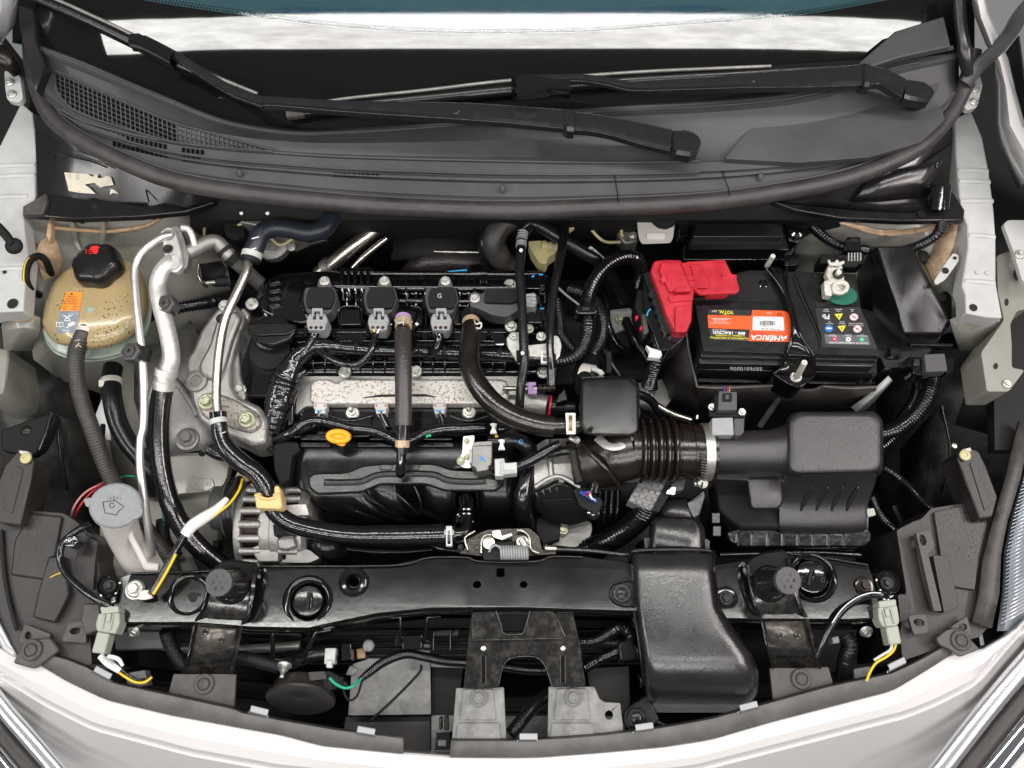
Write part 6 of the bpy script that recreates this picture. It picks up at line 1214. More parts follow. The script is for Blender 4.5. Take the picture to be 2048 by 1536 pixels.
tube('rear_hose',[(1180,730,-.01),(1172,752,.01),(1176,775,.03)],26,'black_rubber',rz,res=20);tube('rear_clamp',[(1164,752,.014),(1186,756,.02)],[26,26],'ivory_clamp',rz,res=20);tube('clamp_ears',[(1186,738,.034),(1196,742,.036),(1204,746,.034),(1198,750,.034)],5,'pale_grey_plastic',rz,wob=.3)
prism('square_post',rect(1218,724,11,44),.02,.04,'matte_black',rz)
cl=tube('worm_clamp',[(1140,884,.03),(1145,900,.045),(1149,920,.05),(1152,944,.045),(1158,962,.035)],9,'dark_steel',ribs=(4,.15),flat=.5);tag(cl,'dark steel worm clamp at the throttle end of the intake elbow','hose clamp')
tbd=thing('throttle_unit','cast aluminium throttle body with black actuator cover','throttle body',1120,960,-.08)
prism('casting',rp([(1068,894),(1090,878),(1142,876),(1160,916),(1166,958),(1140,962),(1114,958),(1068,978)],6),.01,.09,'cast_aluminium',tbd,bev=.005);tube('casting_rib',[(1096,880,.012),(1100,920,.014),(1104,960,.012)],6,'cast_aluminium',tbd);tube('casting_rib',[(1070,974,.012),(1100,956,.014),(1124,954,.014),(1160,974,.012)],5,'cast_aluminium',tbd)
TL_=lambda L:[(u,v,.010-(v-962)*.00055) for u,v in L]
prism('actuator_cover',TL_(rp([(1066,984),(1114,962),(1132,964),(1164,980),(1206,1000),(1214,1014),(1186,1038),(1142,1051),(1110,1044),(1082,1028),(1066,1008)],8)),.0,.05,'satin_black_plastic',tbd,bev=.005);prism('cover_face',[(u,v,z+.003) for u,v,z in TL_(rp([(1080,1000),(1150,996),(1180,1020),(1150,1042),(1104,1036)],8))],.004,.01,'satin_black_plastic',tbd,bev=.002)
for i in range(4):prism('cover_rib',[(1070+i*13,986-i*5),(1074+i*13,984-i*5),(1076+i*13,994-i*4)],.003,.005,'dark_grey_plastic',tbd,bev=0)
lathe('screw',1122,967,.002,[(7,0),(6,2),(3,1.5)],'zinc',tbd);prism('plug',rp([(1146,978),(1168,974),(1206,1002),(1196,1030),(1160,1012)],4),.014,.03,'matte_black',tbd,bev=.003);lathe('lower_screw',1186,1028,.01,[(14,0),(12,4),(6,5),(4,2)],'gloss_black_plastic',tbd,seg=12)
tl=tube('throttle_loom',[(1080,912,.02),(1110,906,.03),(1140,902,.034),(1162,912,.036),(1178,936,.034),(1190,962,.03),(1186,984,.026)],[10,10,10,10,10,11,13],'wet_rubber',ribs=(5,.15));tag(tl,'small corrugated loom ending in coloured wires above the throttle plug','wiring loom')
for i in range(6):
    c=('blue_wire','red_wire','red_wire','green_wire','white_plastic','white_plastic')[i]
    tube('wire',[(1184-i*1,980+i*2,.03),(1176+i*1.5,984+i*2.5,.028),(1165+i*5,985+i*3,.02)],2,c,tl,res=8);lathe('wire_seal',1163+i*5.4,986+i*3.2,.016,[(3.4,0),(3.4,4),(2,5)],'blue_wire',tl,seg=10)
th=tube('throttle_coolant_hose',[(1066,906,.0),(1062,930,.0),(1052,958,.005),(1046,990,.004),(1046,1016,-.01),(1052,1044,-.04),(1050,1070,-.08)],[13,15,16,17,18,18,16],'wet_rubber',res=18);tag(th,'thick black hose hanging left of the throttle body','hose')
eo=thing('coolant_outlet','cast aluminium outlet with red seal behind the brown hose end','outlet',1080,810,-.05)
tube('casting',[(1046,800,-.02),(1070,806,-.015),(1096,812,-.012)],[26,24,22],'cast_aluminium',eo,res=24);tube('red_seal',[(1098,812,-.012),(1102,812.5,-.012)],22,'sticker_red',eo,res=24);tube('black_stub',[(1102,812,-.012),(1130,815,-.01),(1150,816,-.01)],[20,15,14],'satin_black_plastic',eo,res=20);prism('shard',[(1116,790),(1130,776),(1136,800),(1112,806)],.02,.03,'satin_black_plastic',eo)
gc=thing('gearbox_cover','dull aluminium gearbox housing with bolt below the throttle cover','gearbox',1140,1075,-.16)
prism('casting',rp([(1086,1040),(1140,1040),(1180,1030),(1186,1060),(1176,1084),(1150,1096),(1100,1090)],8),-.07,.1,'dull_aluminium',gc,bev=.006);prism('dark_cover',rp([(1074,1034),(1120,1034),(1120,1080),(1086,1090),(1070,1060)],4),-.055,.05,'matte_black',gc,bev=.004);bolt(1126,1059,-.06,11,'olive_zinc',gc)
el2=thing('ecu_connector','pale grey quilted connector with thick corrugated loom below the bellows','connector',1290,990,-.03)
wf=prism('shell',rp([(1280,960),(1332,968),(1304,1022),(1256,1002)],3),.012,.03,'pale_bracket',el2,bev=.002)
for j in range(4):
    for i in range(4):
        a,b=(i+.5)/4,(j+.5)/4;u=1280+52*a-24*b*1.02+0;v=960+8*a+42*b+12*a*b
        prism('quilt_pad',rect(u,v,11,9,22,2,2),.0145,.003,'pale_bracket',el2,bev=.001)
prism('side_frame',rp([(1332,966),(1348,974),(1318,1024),(1302,1022)],2),.016,.03,'matte_black',el2,bev=.001);tube('loom',[(1300,1006,.0),(1280,1036,-.02),(1250,1062,-.04),(1210,1086,-.06),(1170,1100,-.08)],[22,23,23,23,22],'wet_rubber',el2,ribs=(7,.14),res=18)
for i in range(4):
    o=tube('loom_strand',[(1200+i*12,980,-.05),(1196+i*13,1020,-.06),(1200+i*10,1060,-.09)],6,'wet_rubber',el2,ribs=(6,.12))
pf=thing('plug_pair','pair of small grey and black plugs below the steel clamp','plug',1345,970,0)
prism('plug',rp([(1344,966),(1372,958),(1366,980),(1340,984)],2),.02,.02,'dark_grey_plastic',pf,bev=.001);prism('plug',rp([(1336,974),(1352,974),(1350,990),(1332,988)],2),.022,.02,'gloss_black_plastic',pf,bev=.001)
gs_=prism('gearbox_side_shade',[(1186,870),(1430,940),(1440,1095),(1100,1100)],-.2,.05,'deep_black',bev=.004);tag(gs_,'dark gearbox slab, black for the shade below the intake bellows','gearbox')  # shade under the bellows is put into this slab's black
# ================================================================ FRONT END
cm=thing('front_crossmember','glossy black painted steel crossmember along the front of the bay','crossmember',1000,1180,-.08)
OUT=[(262,1146),(416,1141),(520,1132),(781,1130),(849,1116),(880,1113),(935,1114),(962,1122),(1069,1122),(1104,1112),(1167,1113),(1249,1126),(1300,1128),(1440,1130),(1578,1106),(1627,1111),(1736,1129),(1746,1158),(1762,1234),(1700,1238),(1440,1236),(1265,1221),(1040,1214),(863,1215),(753,1226),(671,1243),(617,1255),(505,1253),(388,1244),(238,1244),(241,1209)]
H=[ell(615,1202,39,41),ell(707,1163,12,11),ell(954,1169,8.5,7.5),rect(1001,1145,16,17,0,3),ell(1047,1169,7.5,7),ell(1625,1155,41,40),ell(386,1194,9,10)]
TZ=lambda v:.003-(1235-v)/110*.009
prism('top_plate',[(u,v,TZ(v)) for u,v in OUT],.0,.004,'gloss_black_paint',cm,bev=.0012,holes=[[(u,v,TZ(v)) for u,v in h] for h in H])
FR=[(238,1244),(388,1244),(505,1253),(617,1255),(671,1243),(753,1226),(863,1215),(1040,1214),(1265,1221),(1440,1236),(1700,1238),(1762,1234)]
sheet('front_face',[[(u,v-3,-.001) for u,v in FR],[(u,v+3,-.004) for u,v in FR],[(u,v+9,-.012) for u,v in FR],[(u,v+14,-.035) for u,v in FR],[(u,v+22,-.075) for u,v in FR]],'gloss_black_paint',cm,solid=.003,auto=70)
tube('front_edge_roll',[(u,v-2,-.002) for u,v in FR],4,'gloss_black_paint',cm,res=10)
tube('rear_edge_roll',[(u,v+1,.0) for u,v in OUT[:11]],2.2,'gloss_black_paint',cm,res=8);tube('rear_edge_roll',[(u,v+1,.0) for u,v in OUT[14:17]],2.2,'gloss_black_paint',cm,res=8)
prism('rear_wall',[(u,v+2) for u,v in OUT[:17]]+[(1736,1138),(1627,1121),(1578,1116),(1440,1140),(1249,1138),(849,1128),(520,1144),(262,1156)],-.004,.06,'gloss_black_paint',cm,bev=0)
prism('inner_floor',[(u,v) for u,v in OUT],-.045,.004,'deep_black',cm,bev=0)
def dish(name,u,v,r0,r1,z,parent,m='gloss_black_paint'):return lathe(name,u,v,z,[(r1,-26),(r1,-6),(r1+2,0),(r1+5,3),((r0+r1)/2+2,4),(r0-3,2),(r0,-1)],m,parent,cap0=False,cap1=False,seg=48)
dish('cap_surround',615,1202,51,36,.001,cm);dish('cap_surround',1625,1155,50,38,.001,cm);dish('hole_rim',707,1163,30,12,.001,cm);dish('mount_dish',378,1190,44,30,.001,cm)
lathe('dish_floor',378,1192,-.006,[(38,-2),(34,2),(14,3),(12,3)],'gloss_black_paint',cm);prism('keyhole',rp([(372,1190),(380,1186),(402,1186),(402,1202),(380,1202),(372,1198)],3),-.0005,.002,'deep_black',cm,bev=0)
lathe('bolt_boss',271,1180,.0,[(20,0),(19,3)],'pale_aluminium',cm);bolt(271,1178,.003,17,'zinc',cm);lathe('bolt_boss',1728,1172,0,[(19,0),(18,3),(15,4)],'scuffed_black',cm);bolt(1728,1171,.003,13,'dark_steel',cm);lathe('bolt_boss',1452,1197,0,[(24,0),(22,4),(17,5)],'gloss_black_paint',cm);bolt(1452,1196,.004,15,'black_bolt',cm);bolt(268,1262,-.03,12,'zinc',cm,axis=(0,-.7,.7));bolt(1732,1262,-.03,13,'zinc',cm,axis=(0,-.7,.7))
for nm,u,v,lb,rot in (('screw_plug',617,1203,'round black screw cap with slot in the left of the crossmember',5),('screw_plug',1622,1155,'round black screw cap with slot in the right of the crossmember',10)):
    t=thing(nm,lb,'screw cap',u,v,-.02);r_=31 if u<900 else 34
    c=lathe('body',u,v,-.014,[(r_,-6),(r_,6),(r_-2,9),(r_-5,10),(4,11)],'scuffed_black' if u<900 else 'gloss_black_plastic',t,seg=40)
    prism('slot',rect(u-1,v-2,6,34,rot),-.0035,.002,'deep_black',t,bev=0);prism('slot_wall',rect(u+5,v-2,3,32,rot),-.002,.003,'gloss_black_plastic',t)
    if u>900:
        for a,b in ((1642,1147),(1646,1160),(1640,1136)):drape('moulded_mark',[line_pts(ell(a,b,4,4,0,8),1)],c,'grey_rubber',t,eps=.0004)
        text('moulded_word','ALL',1604,1158,9,80,'grey_rubber',target=c,parent=t)
def stop_bracket(lab,left,right,topl,pad,cl,dimples,dish_at,stop,pl):
    t=thing('stop_bracket',lab,'bracket',left[2][0],left[2][1],-.02)
    n=len(left);zs=[.018,.017,.010,-.004,-.014,-.029]
    rows=[[(l[0],l[1],z-.006),(l[0]+4,l[1],z),((l[0]*2+r[0])/3,(l[1]*2+r[1])/3,z+.001),((l[0]+2*r[0])/3,(l[1]+2*r[1])/3,z+.001),(r[0]-10,r[1],z),(r[0]-7,r[1],z+.007),(r[0],r[1],z+.006),(r[0]+1,r[1],z-.008)] for l,r,z in zip(left,right,zs)]
    b=sheet('plate',rows,'scuffed_black',t,solid=.003,auto=40)
    for sd in (left,right):tube('rolled_edge',[(p[0]+(2 if sd is left else -4),p[1],z+.004) for p,z in zip(sd,zs)],3.2,'gloss_black_paint',t,res=8)
    (a1,a2),(c1,c2)=left[3:5],right[3:5]
    sheet('worn_sheen_plate',[[(a1[0]+9,a1[1]+6,zs[3]+.0022),(c1[0]-14,c1[1]+6,zs[3]+.0022)],[((a1[0]+a2[0])/2+9,(a1[1]+a2[1])/2,(zs[3]+zs[4])/2+.0026),((c1[0]+c2[0])/2-14,(c1[1]+c2[1])/2,(zs[3]+zs[4])/2+.0026)],[(a2[0]+9,a2[1]-3,zs[4]+.0022),(c2[0]-14,c2[1]-3,zs[4]+.0022)]],'worn_sheen_paint',t,solid=.001)
    prism('crown',topl,.021,.02,'gloss_black_paint',t,bev=.004)
    lathe('stop_cup',dish_at[0],dish_at[1],.020,[(38,-6),(37,0),(32,5),(29,4),(28,-4)],'gloss_black_paint',t,seg=36)
    for u,v,z in dimples:lathe('weld_dimple',u,v,z,[(6,0),(5.5,1.5),(4,1.8),(3.5,.8)],'scuffed_black',t,seg=14)
    p=prism('foot_pad',pad,-.030,.006,'bracket_plastic',t,bev=.002);clip(cl[0],cl[1],-.0295,cl[2],'bracket_plastic',t)
    s=thing('bump_stop',pl,'rubber stop',stop[0],stop[1],.022);a=P(stop[2],stop[3],.088)-P(stop[0],stop[1],.022)
    L_=a.length/S(stop[0],stop[1],.022)
    lathe('post',stop[0],stop[1],.022,[(26,0),(24,L_*.6),(23,L_*.9)],'red_cover_sheen',s,axis=a,seg=36)
    lathe('head',stop[0],stop[1],.022,[(25,L_*.88),(26,L_*.95),(25,L_),(22,L_+1)],'dark_grey_plastic',s,axis=a,seg=48,gear=(14,.02))
    top=P(stop[0],stop[1],.022)+a*(1+1.2/L_)
    for k in range(7):
        an=k*2*math.pi/6;q=Vector((0,0,0)) if k == 6 else Vector((math.cos(an),math.sin(an),0))*S(stop[2],stop[3],.1)*14
        ring=[top+q+Vector((math.cos(j*.785),math.sin(j*.785),0))*.0022 for j in range(8)];loft('stud',[ring,[w_+a.normalized()*.0015 for w_ in ring],[(w_*.45+(top+q)*.55)+a.normalized()*.0018 for w_ in ring]],'dark_grey_plastic',s)
    return t
stop_bracket('left black stop bracket with rust worn paint, painted sheen and grey foot',[(420,1140),(412,1180),(402,1222),(388,1248),(375,1312),(364,1346)],[(514,1134),(508,1190),(500,1232),(487,1252),(478,1294),(468,1346)],rp([(418,1141),(440,1122),(455,1118),(480,1120),(512,1124),(516,1140),(512,1160),(420,1160)],6),
rp([(347,1348),(472,1348),(468,1421),(336,1390)],3),(409,1368,20),[(411,1263,-.0035),(443,1279,-.0075)],(462,1170),(474,1167,437,1165),'left tall rubber bump stop with studded round head')
stop_bracket('right black stop bracket with rust worn paint, painted sheen and grey foot',[(1492,1130),(1500,1175),(1510,1217),(1520,1238),(1531,1292),(1544,1336)],[(1580,1116),(1592,1172),(1605,1215),(1617,1236),(1634,1300),(1644,1336)],rp([(1490,1128),(1504,1114),(1526,1103),(1567,1098),(1582,1112),(1586,1150),(1498,1155)],6),
rp([(1539,1336),(1657,1334),(1666,1366),(1547,1405)],3),(1602,1358,20),[(1561,1272,-.006),(1595,1272,-.006)],(1540,1166),(1532,1165,1577,1161),'right tall rubber bump stop with studded round head')
cs=thing('centre_stay','black horseshoe shaped steel stay in the middle of the grille opening','stay',1045,1300,-.06)
HS=rp([(944,1222),(990,1220),(1062,1219),(1144,1219),(1158,1280),(1172,1374),(1105,1374),(1092,1335),(1073,1313),(1024,1313),(1005,1335),(995,1376),(927,1376),(939,1262)],[8,2,2,8,4,1,1,12,14,14,12,1,1,4])
prism('plate',HS,-.016,.004,'scuffed_black',cs,bev=.0015)
prism('upper_step',rp([(945,1224),(988,1222),(1000,1244),(1004,1266),(1046,1266),(1056,1244),(1062,1222),(1110,1222),(1134,1278),(944,1282)],[6,4,3,6,6,3,4,10,10,10]),-.008,.008,'scuffed_black',cs,bev=.004,bseg=3)
prism('bridge_recess',rp([(996,1228),(1056,1228),(1050,1264),(1006,1264)],8),-.014,.004,'gloss_black_paint',cs,bev=.002);tube('recess_rim',[(992,1222,-.007),(1000,1246,-.007),(1006,1266,-.007),(1026,1269,-.007),(1046,1266,-.007),(1054,1246,-.007),(1060,1222,-.007)],3,'gloss_black_paint',cs,res=8)
tube('arch_edge',[(996,1372,-.016),(1004,1338,-.015),(1018,1318,-.015),(1048,1312,-.015),(1076,1316,-.015),(1092,1336,-.015),(1104,1372,-.016)],2.5,'gloss_black_paint',cs,res=8)
for u in (967,1126):lathe('rivet',u,1297,-.0155,[(6,0),(5,2),(3.5,1)],'zinc',cs,seg=16);tube('pressed_channel',[(u,1312,-.0165),(u,1366,-.0165)],6,'gloss_black_paint',cs,flat=.3)
for nm,pts,bu,bv,lb in (('stay_foot',[(912,1376),(1008,1374),(1013,1484),(903,1484)],958,1396,'left pale grey stay foot with flange bolt'),('stay_foot',[(1097,1373),(1189,1373),(1200,1398),(1210,1404),(1241,1406),(1248,1468),(1095,1482)],1146,1395,'right pale grey stay foot with flange bolt and round hole')):
    t=thing(nm,lb,'bracket foot',bu,bv,-.03,'pale feet under the centre stay')
    prism('plate',pts,-.026,.004,'pale_bracket',t,bev=.0012,holes=[ell(1218,1430,8,9)] if bu>1000 else []);prism('raised_panel',rp([(bu-32,1378),(bu+28,1378),(bu+34,1440),(bu-38,1440)],3),-.0235,.004,'pale_bracket',t,bev=.0015);prism('lower_step',rp([(bu-42,1446),(bu+40,1446),(bu+44,1478),(bu-46,1478)],3),-.023,.004,'pale_bracket',t,bev=.002)
    bolt(bu,bv,-.0235,18,'pale_bracket',t)
sn=thing('intake_snorkel','large glossy black air intake snorkel flaring towards the grille','air duct',1380,1280,-.1)
SR=[(1103,1262,1428,.022),(1110,1262,1430,.030),(1150,1265,1433,.031),(1215,1270,1442,.033),(1262,1276,1470,.0335),(1310,1284,1505,.0335),(1345,1288,1518,.030),(1370,1290,1518,.016),(1388,1292,1514,-.002),(1408,1300,1502,-.03),(1425,1312,1480,-.08)]
rings=[]
for v,a,b,z in SR:
    w=b-a;pr=[(0,-.13),(0,-.03),(.012,-.012),(.04,-.003),(.10,.0),(.2,.0015),(.35,.002),(.5,.002),(.65,.002),(.8,.0015),(.9,.0),(.955,-.006),(.985,-.018),(1,-.035),(1,-.13)]
    rings.append([P(a+w*x,v,z+dz) for x,dz in pr])
loft('duct',rings,'duct_plastic',sn,closed=False,solid=.003,auto=60)
tube('mouth_lip',[(1260,1122,-.01),(1262,1108,.018),(1274,1101,.026),(1340,1099,.027),(1408,1100,.026),(1424,1106,.02),(1431,1122,-.01)],4,'satin_black_plastic',sn,res=10)
tube('left_seam',[(1264,1130,-.004),(1268,1215,-.004),(1280,1300,-.01),(1288,1370,-.03)],3,'satin_black_plastic',sn,res=8)
prism('upper_lug',rp([(1278,1163),(1246,1162),(1222,1170),(1217,1188),(1228,1206),(1248,1214),(1280,1214)],8),.006,.006,'satin_black_plastic',sn,bev=.002);clip(1243,1187,.0062,19,'satin_black_plastic',sn)
prism('lower_lug',rp([(1296,1388),(1250,1418),(1244,1440),(1256,1462),(1290,1466),(1320,1440)],8),-.034,.006,'satin_black_plastic',sn,bev=.002);clip(1272,1436,-.0335,19,'satin_black_plastic',sn);tube('lug_lip',[(1314,1444,-.035),(1340,1452,-.035),(1390,1446,-.04)],4,'satin_black_plastic',sn)
for v in (1240,1300,1360):tube('side_hook',[(1262+(v-1240)*.12,v-8,-.03),(1268+(v-1240)*.12,v,-.025),(1268+(v-1240)*.12,v+14,-.03)],3,'satin_black_plastic',sn,res=8)
ns=thing('snorkel_neck','rounded black duct neck between the snorkel and the filter box','air duct',1355,1070,-.08)
dome('bend',rp([(1302,1042),(1318,1030),(1396,1034),(1408,1056),(1412,1108),(1296,1108)],14),[(1.04,-.08),(1.02,-.02),(1.0,.0),(.94,.012),(.8,.018)],'duct_plastic',ns,auto=80);dome('upper_bulge',rp([(1316,1006),(1336,994),(1380,996),(1398,1012),(1400,1050),(1312,1050)],12),[(1.04,-.1),(1.0,-.03),(.9,-.018),(.7,-.012)],'red_cover_sheen',ns,auto=80);prism('side_wing',[(1372,1006),(1410,976),(1412,992),(1400,1030),(1386,1040)],-.01,.02,'satin_black_plastic',ns,bev=.002)
prism('flange',rp([(1288,1076),(1300,1074),(1302,1104),(1290,1102)],2),-.01,.03,'satin_black_plastic',ns);prism('flange',rp([(1406,1074),(1420,1082),(1418,1106),(1408,1106)],2),-.01,.03,'satin_black_plastic',ns)
hl=thing('hood_latch','bonnet latch with silver coil spring behind the crossmember','latch',1020,1095,-.04)
prism('base',rp([(928,1100),(938,1076),(972,1060),(1000,1058),(1058,1056),(1078,1072),(1084,1100),(1112,1102),(1112,1108),(1050,1112),(960,1112),(916,1106)],4),.004,.03,'dark_steel',hl,bev=.002);prism('dark_centre',rp([(966,1082),(1056,1082),(1056,1120),(966,1120)],3),.010,.01,'deep_black',hl)
for p in ([(962,1106),(964,1080),(972,1070),(984,1070)],[(1078,1106),(1062,1098),(1058,1074),(1046,1062),(1034,1060)],[(936,1100),(930,1076),(950,1062)]):tube('rolled_edge',[(a,b,.014) for a,b in p],2.5,'steel_pipe',hl,res=8)
co_=[];
for i in range(11*14+1):
    a=i/14*2*math.pi;x=1001+i/(11*14)*56;c_=P(x,1105,.016);co_.append(c_+Vector((0,math.cos(a),math.sin(a)))*.0085)
tube('coil_spring',co_,.0017,'grey_plastic',hl,world=True,smoothpath=False,res=8);tube('spring_hook',[(1002,1100,.022),(996,1092,.022),(984,1092,.02),(978,1104,.018)],2.4,'grey_plastic',hl,res=8)
for u,v in ((978,1084),(1045,1082)):lathe('pivot',u,v,.012,[(10,0),(10,8),(12,9),(12,13),(6,14)],'steel_pipe',hl,axis=(0,-.3,1));
tube('torsion_coil',[(1042,1078,.02),(1052,1092,.02)],9,'zinc',hl,ribs=(4,.25));prism('jaw',rp([(984,1062),(1000,1060),(1004,1072),(1022,1066),(1026,1070),(1004,1080),(986,1074)],2),.022,.006,'zinc',hl,bev=.001)
for u in (921,1092):bolt(u,1094,.006,6,'dark_steel',hl)
rl_=tube('release_cable',[(1094,1096,.005),(1114,1098,.005),(1180,1101,.003),(1240,1108,0),(1290,1112,-.005)],5,'wet_rubber');tag(rl_,'black bonnet release cable running right from the latch','cable');tube('ferrule',[(1090,1096,.006),(1112,1097,.006)],6,'steel_pipe',rl_)
lf=tube('front_loom',[(800,1090,-.05),(850,1086,-.04),(880,1096,-.03),(920,1102,-.02),(960,1104,-.01)],8,'wet_rubber',ribs=(5,.18));tag(lf,'dark corrugated loom behind the left of the latch','wiring loom')
hl1=thing('lamp_housing','dark brown black rear housing of the left headlamp','headlamp housing',90,1170,-.1)
prism('shell',rp([(-60,1030),(38,1051),(55,1020),(128,1026),(152,1042),(165,1056),(198,1080),(194,1120),(200,1150),(196,1200),(178,1214),(184,1330),(150,1335),(93,1316),(50,1318),(0,1300),(-60,1262)],5),-.024,.16,'housing_plastic',hl1,bev=.004)
prism('raised_box',rp([(96,1112),(128,1112),(138,1188),(108,1246),(64,1235),(76,1180)],5),-.012,.016,'housing_plastic',hl1,bev=.003);prism('upper_panel',rp([(62,1026),(124,1032),(112,1100),(90,1160),(20,1150),(28,1080)],5),-.019,.008,'housing_plastic',hl1,bev=.003);prism('side_step',rp([(160,1060),(196,1084),(190,1120),(186,1180),(150,1160),(154,1100)],4),-.016,.02,'housing_plastic',hl1,bev=.003)
prism('edge_tab',rp([(49,1248),(101,1268),(96,1284),(60,1296),(38,1284)],4),-.016,.006,'bracket_plastic',hl1,holes=[ell(56,1271,7,8)]);prism('slotted_tab',rp([(137,1246),(166,1242),(172,1252),(172,1286),(124,1282)],5),-.014,.006,'bracket_plastic',hl1,holes=[ell(150,1262,11,7,-8)])
prism('corner_foot',rp([(40,1300),(60,1278),(100,1276),(118,1300),(96,1318),(68,1338),(25,1326)],6),-.008,.008,'bracket_plastic',hl1,bev=.002);clip(64,1300,-.0078,21,'bracket_plastic',hl1);tube('rim_groove',[(2,1060,-.02),(8,1140,-.02),(18,1200,-.02),(34,1260,-.018)],4,'deep_black',hl1);drape('mould_texture',[rect(46+(i%5)*9+(i//5)*2,1066+(i//5)*9+((i*7)%5),4,3,i*40) for i in range(34) if (i*13)% 7>1],child(hl1,'upper_panel'),'grey_rubber',hl1,eps=.0004)
tube('yellow_mark',[(92,1161,-.016),(106,1152,-.011),(122,1145,-.011)],1.4,'yellow_wire',hl1,res=5)
ll_=sheet('lamp_lens_edge',[[(-40,1170,-.016),(-10,1230,-.018),(20,1290,-.020),(36,1316,-.022)],[(-60,1200,-.02),(-30,1260,-.022),(0,1305,-.026),(20,1330,-.03)]],'silver_paint');tag(ll_,'sliver of pale headlamp lens at the left edge','headlamp')
bar1=thing('lamp_stay','dark plastic stay with cream nut on the left headlamp','stay',30,980,-.04)
prism('bar',rp([(36,902),(62,914),(68,920),(62,960),(40,1050),(0,1046),(-30,1030),(10,930)],4),.0,.05,'housing_plastic',bar1,bev=.003);prism('groove',rp([(30,930),(46,940),(24,1026),(6,1020)],3),.0015,.004,'housing_plastic',bar1,bev=.001);lathe('cream_nut',53,917,.002,[(11,0),(11,4),(8,6),(4,6),(4,4)],'yellowed_plastic',bar1);prism('cream_tongue',[(36,900),(56,902),(58,910),(40,910)],.0,.01,'milky_plastic',bar1)
bp1=thing('arch_bracket','black folded bracket behind the left lamp stay','bracket',60,870,-.1);prism('plate',rp([(0,860),(60,838),(104,824),(112,836),(84,896),(62,912),(0,900)],5),-.04,.02,'matte_black',bp1,bev=.003);tube('folded_edge',[(104,826,-.038),(92,866,-.036),(78,900,-.034)],4,'satin_black_plastic',bp1);lathe('screw',52,860,-.039,[(10,0),(8,2),(3,3)],'dark_steel',bp1)
hl2=thing('headlamp','right headlamp with clear ribbed lens and dark rear housing','headlamp',1940,1130,-.1)
prism('shell',rp([(1793,1060),(1828,1042),(1842,1038),(1863,1016),(1928,1006),(1942,1042),(1984,1036),(2010,1040),(1996,1120),(1996,1190),(1980,1250),(1960,1274),(1901,1290),(1805,1322),(1800,1265),(1812,1180)],5),-.024,.16,'housing_plastic',hl2,bev=.004);prism('upper_panel',rp([(1868,1024),(1924,1012),(1936,1046),(1976,1044),(1960,1110),(1950,1180),(1890,1170),(1880,1100)],5),-.018,.008,'housing_plastic',hl2,bev=.003)
prism('raised_rect',rp([(1866,1110),(1896,1112),(1918,1214),(1888,1226)],4),-.010,.016,'housing_plastic',hl2,bev=.003);prism('long_arm',rp([(1832,1066),(1858,1060),(1870,1092),(1856,1106),(1884,1222),(1868,1222),(1842,1110)],4),-.006,.01,'bracket_plastic',hl2,bev=.002,holes=[ell(1846,1080,6.5,11,-15)])
prism('slotted_tab',rp([(1816,1231),(1852,1228),(1858,1264),(1828,1270)],5),-.010,.006,'bracket_plastic',hl2,holes=[ell(1838,1245,11,7,15)]);prism('edge_tab',rp([(1901,1254),(1934,1232),(1944,1268),(1910,1282)],4),-.010,.006,'bracket_plastic',hl2,holes=[ell(1926,1254,8,7)]);prism('corner_foot',rp([(1872,1276),(1896,1258),(1920,1256),(1960,1298),(1922,1314),(1905,1302),(1880,1290)],5),-.004,.008,'bracket_plastic',hl2,bev=.002);clip(1921,1281,-.0038,20,'bracket_plastic',hl2)
sheet('rim',[[(2040,840,-.0),(2012,954,-.005),(1985,1046,-.01),(1966,1120,-.012),(1960,1186,-.012),(1946,1244,-.014)],[(2060,860,.0),(2042,954,.0),(2014,1046,-.004),(2002,1110,-.006),(1999,1186,-.008),(1984,1256,-.012)]],'bracket_plastic',hl2,solid=.01)
drape('mould_texture',[rect(1904+(i%6)*8+(i//6)*2,1060+(i//6)*10+((i*7)%5),4,3,i*40) for i in range(46) if (i*13)% 7>1],child(hl2,'upper_panel'),'grey_rubber',hl2,eps=.0004)
text('moulded_words','(ECE ONLY)',1967,1222,11,-76,'housing_plastic',target=[child(hl2,'rim')],parent=hl2);drape('moulded_ring',[line_pts(ell(2003,1020,7,7,0,14),1.6)],child(hl2,'rim'),'housing_plastic',hl2,eps=.0006);text('moulded_letters','A21',2003,1020,6,-76,'housing_plastic',target=[child(hl2,'rim')],parent=hl2)
lens=[[(2070,900,-.01),(2046,940,-.008),(2018,1036,-.010),(2004,1105,-.012),(2001,1186,-.014),(1990,1262,-.018)],[(2080,900,.0),(2056,945,.004),(2030,1040,.002),(2016,1105,.0),(2013,1186,-.004),(2004,1262,-.012)],[(2140,920,-.01),(2100,980,-.01),(2070,1060,-.01),(2056,1120,-.012),(2050,1190,-.016),(2040,1256,-.024)],[(2200,960,-.05),(2160,1010,-.05),(2130,1080,-.05),(2110,1140,-.05),(2100,1200,-.055),(2080,1250,-.06)]]
sheet('lens',lens,'lamp_lens',hl2,solid=0,auto=80)
sheet('reflector',[[(p[0]+4,p[1],p[2]-.02) for p in r] for r in lens],'lamp_silver',hl2,solid=0,auto=80)
for i in range(40):
    v=950+i*7.6;a=interp([(900,2068),(940,2046),(1036,2020),(1105,2007),(1186,2004),(1262,1994)],v)
    tube('optic_rib',[(a+6,v,-.012),(a+30,v-12,-.011),(a+62,v-30,-.018)],1.2,'lamp_silver',hl2,res=6)
bar2=thing('lamp_stay','dark plastic stay with cream nut on the right headlamp','stay',1955,970,-.04)
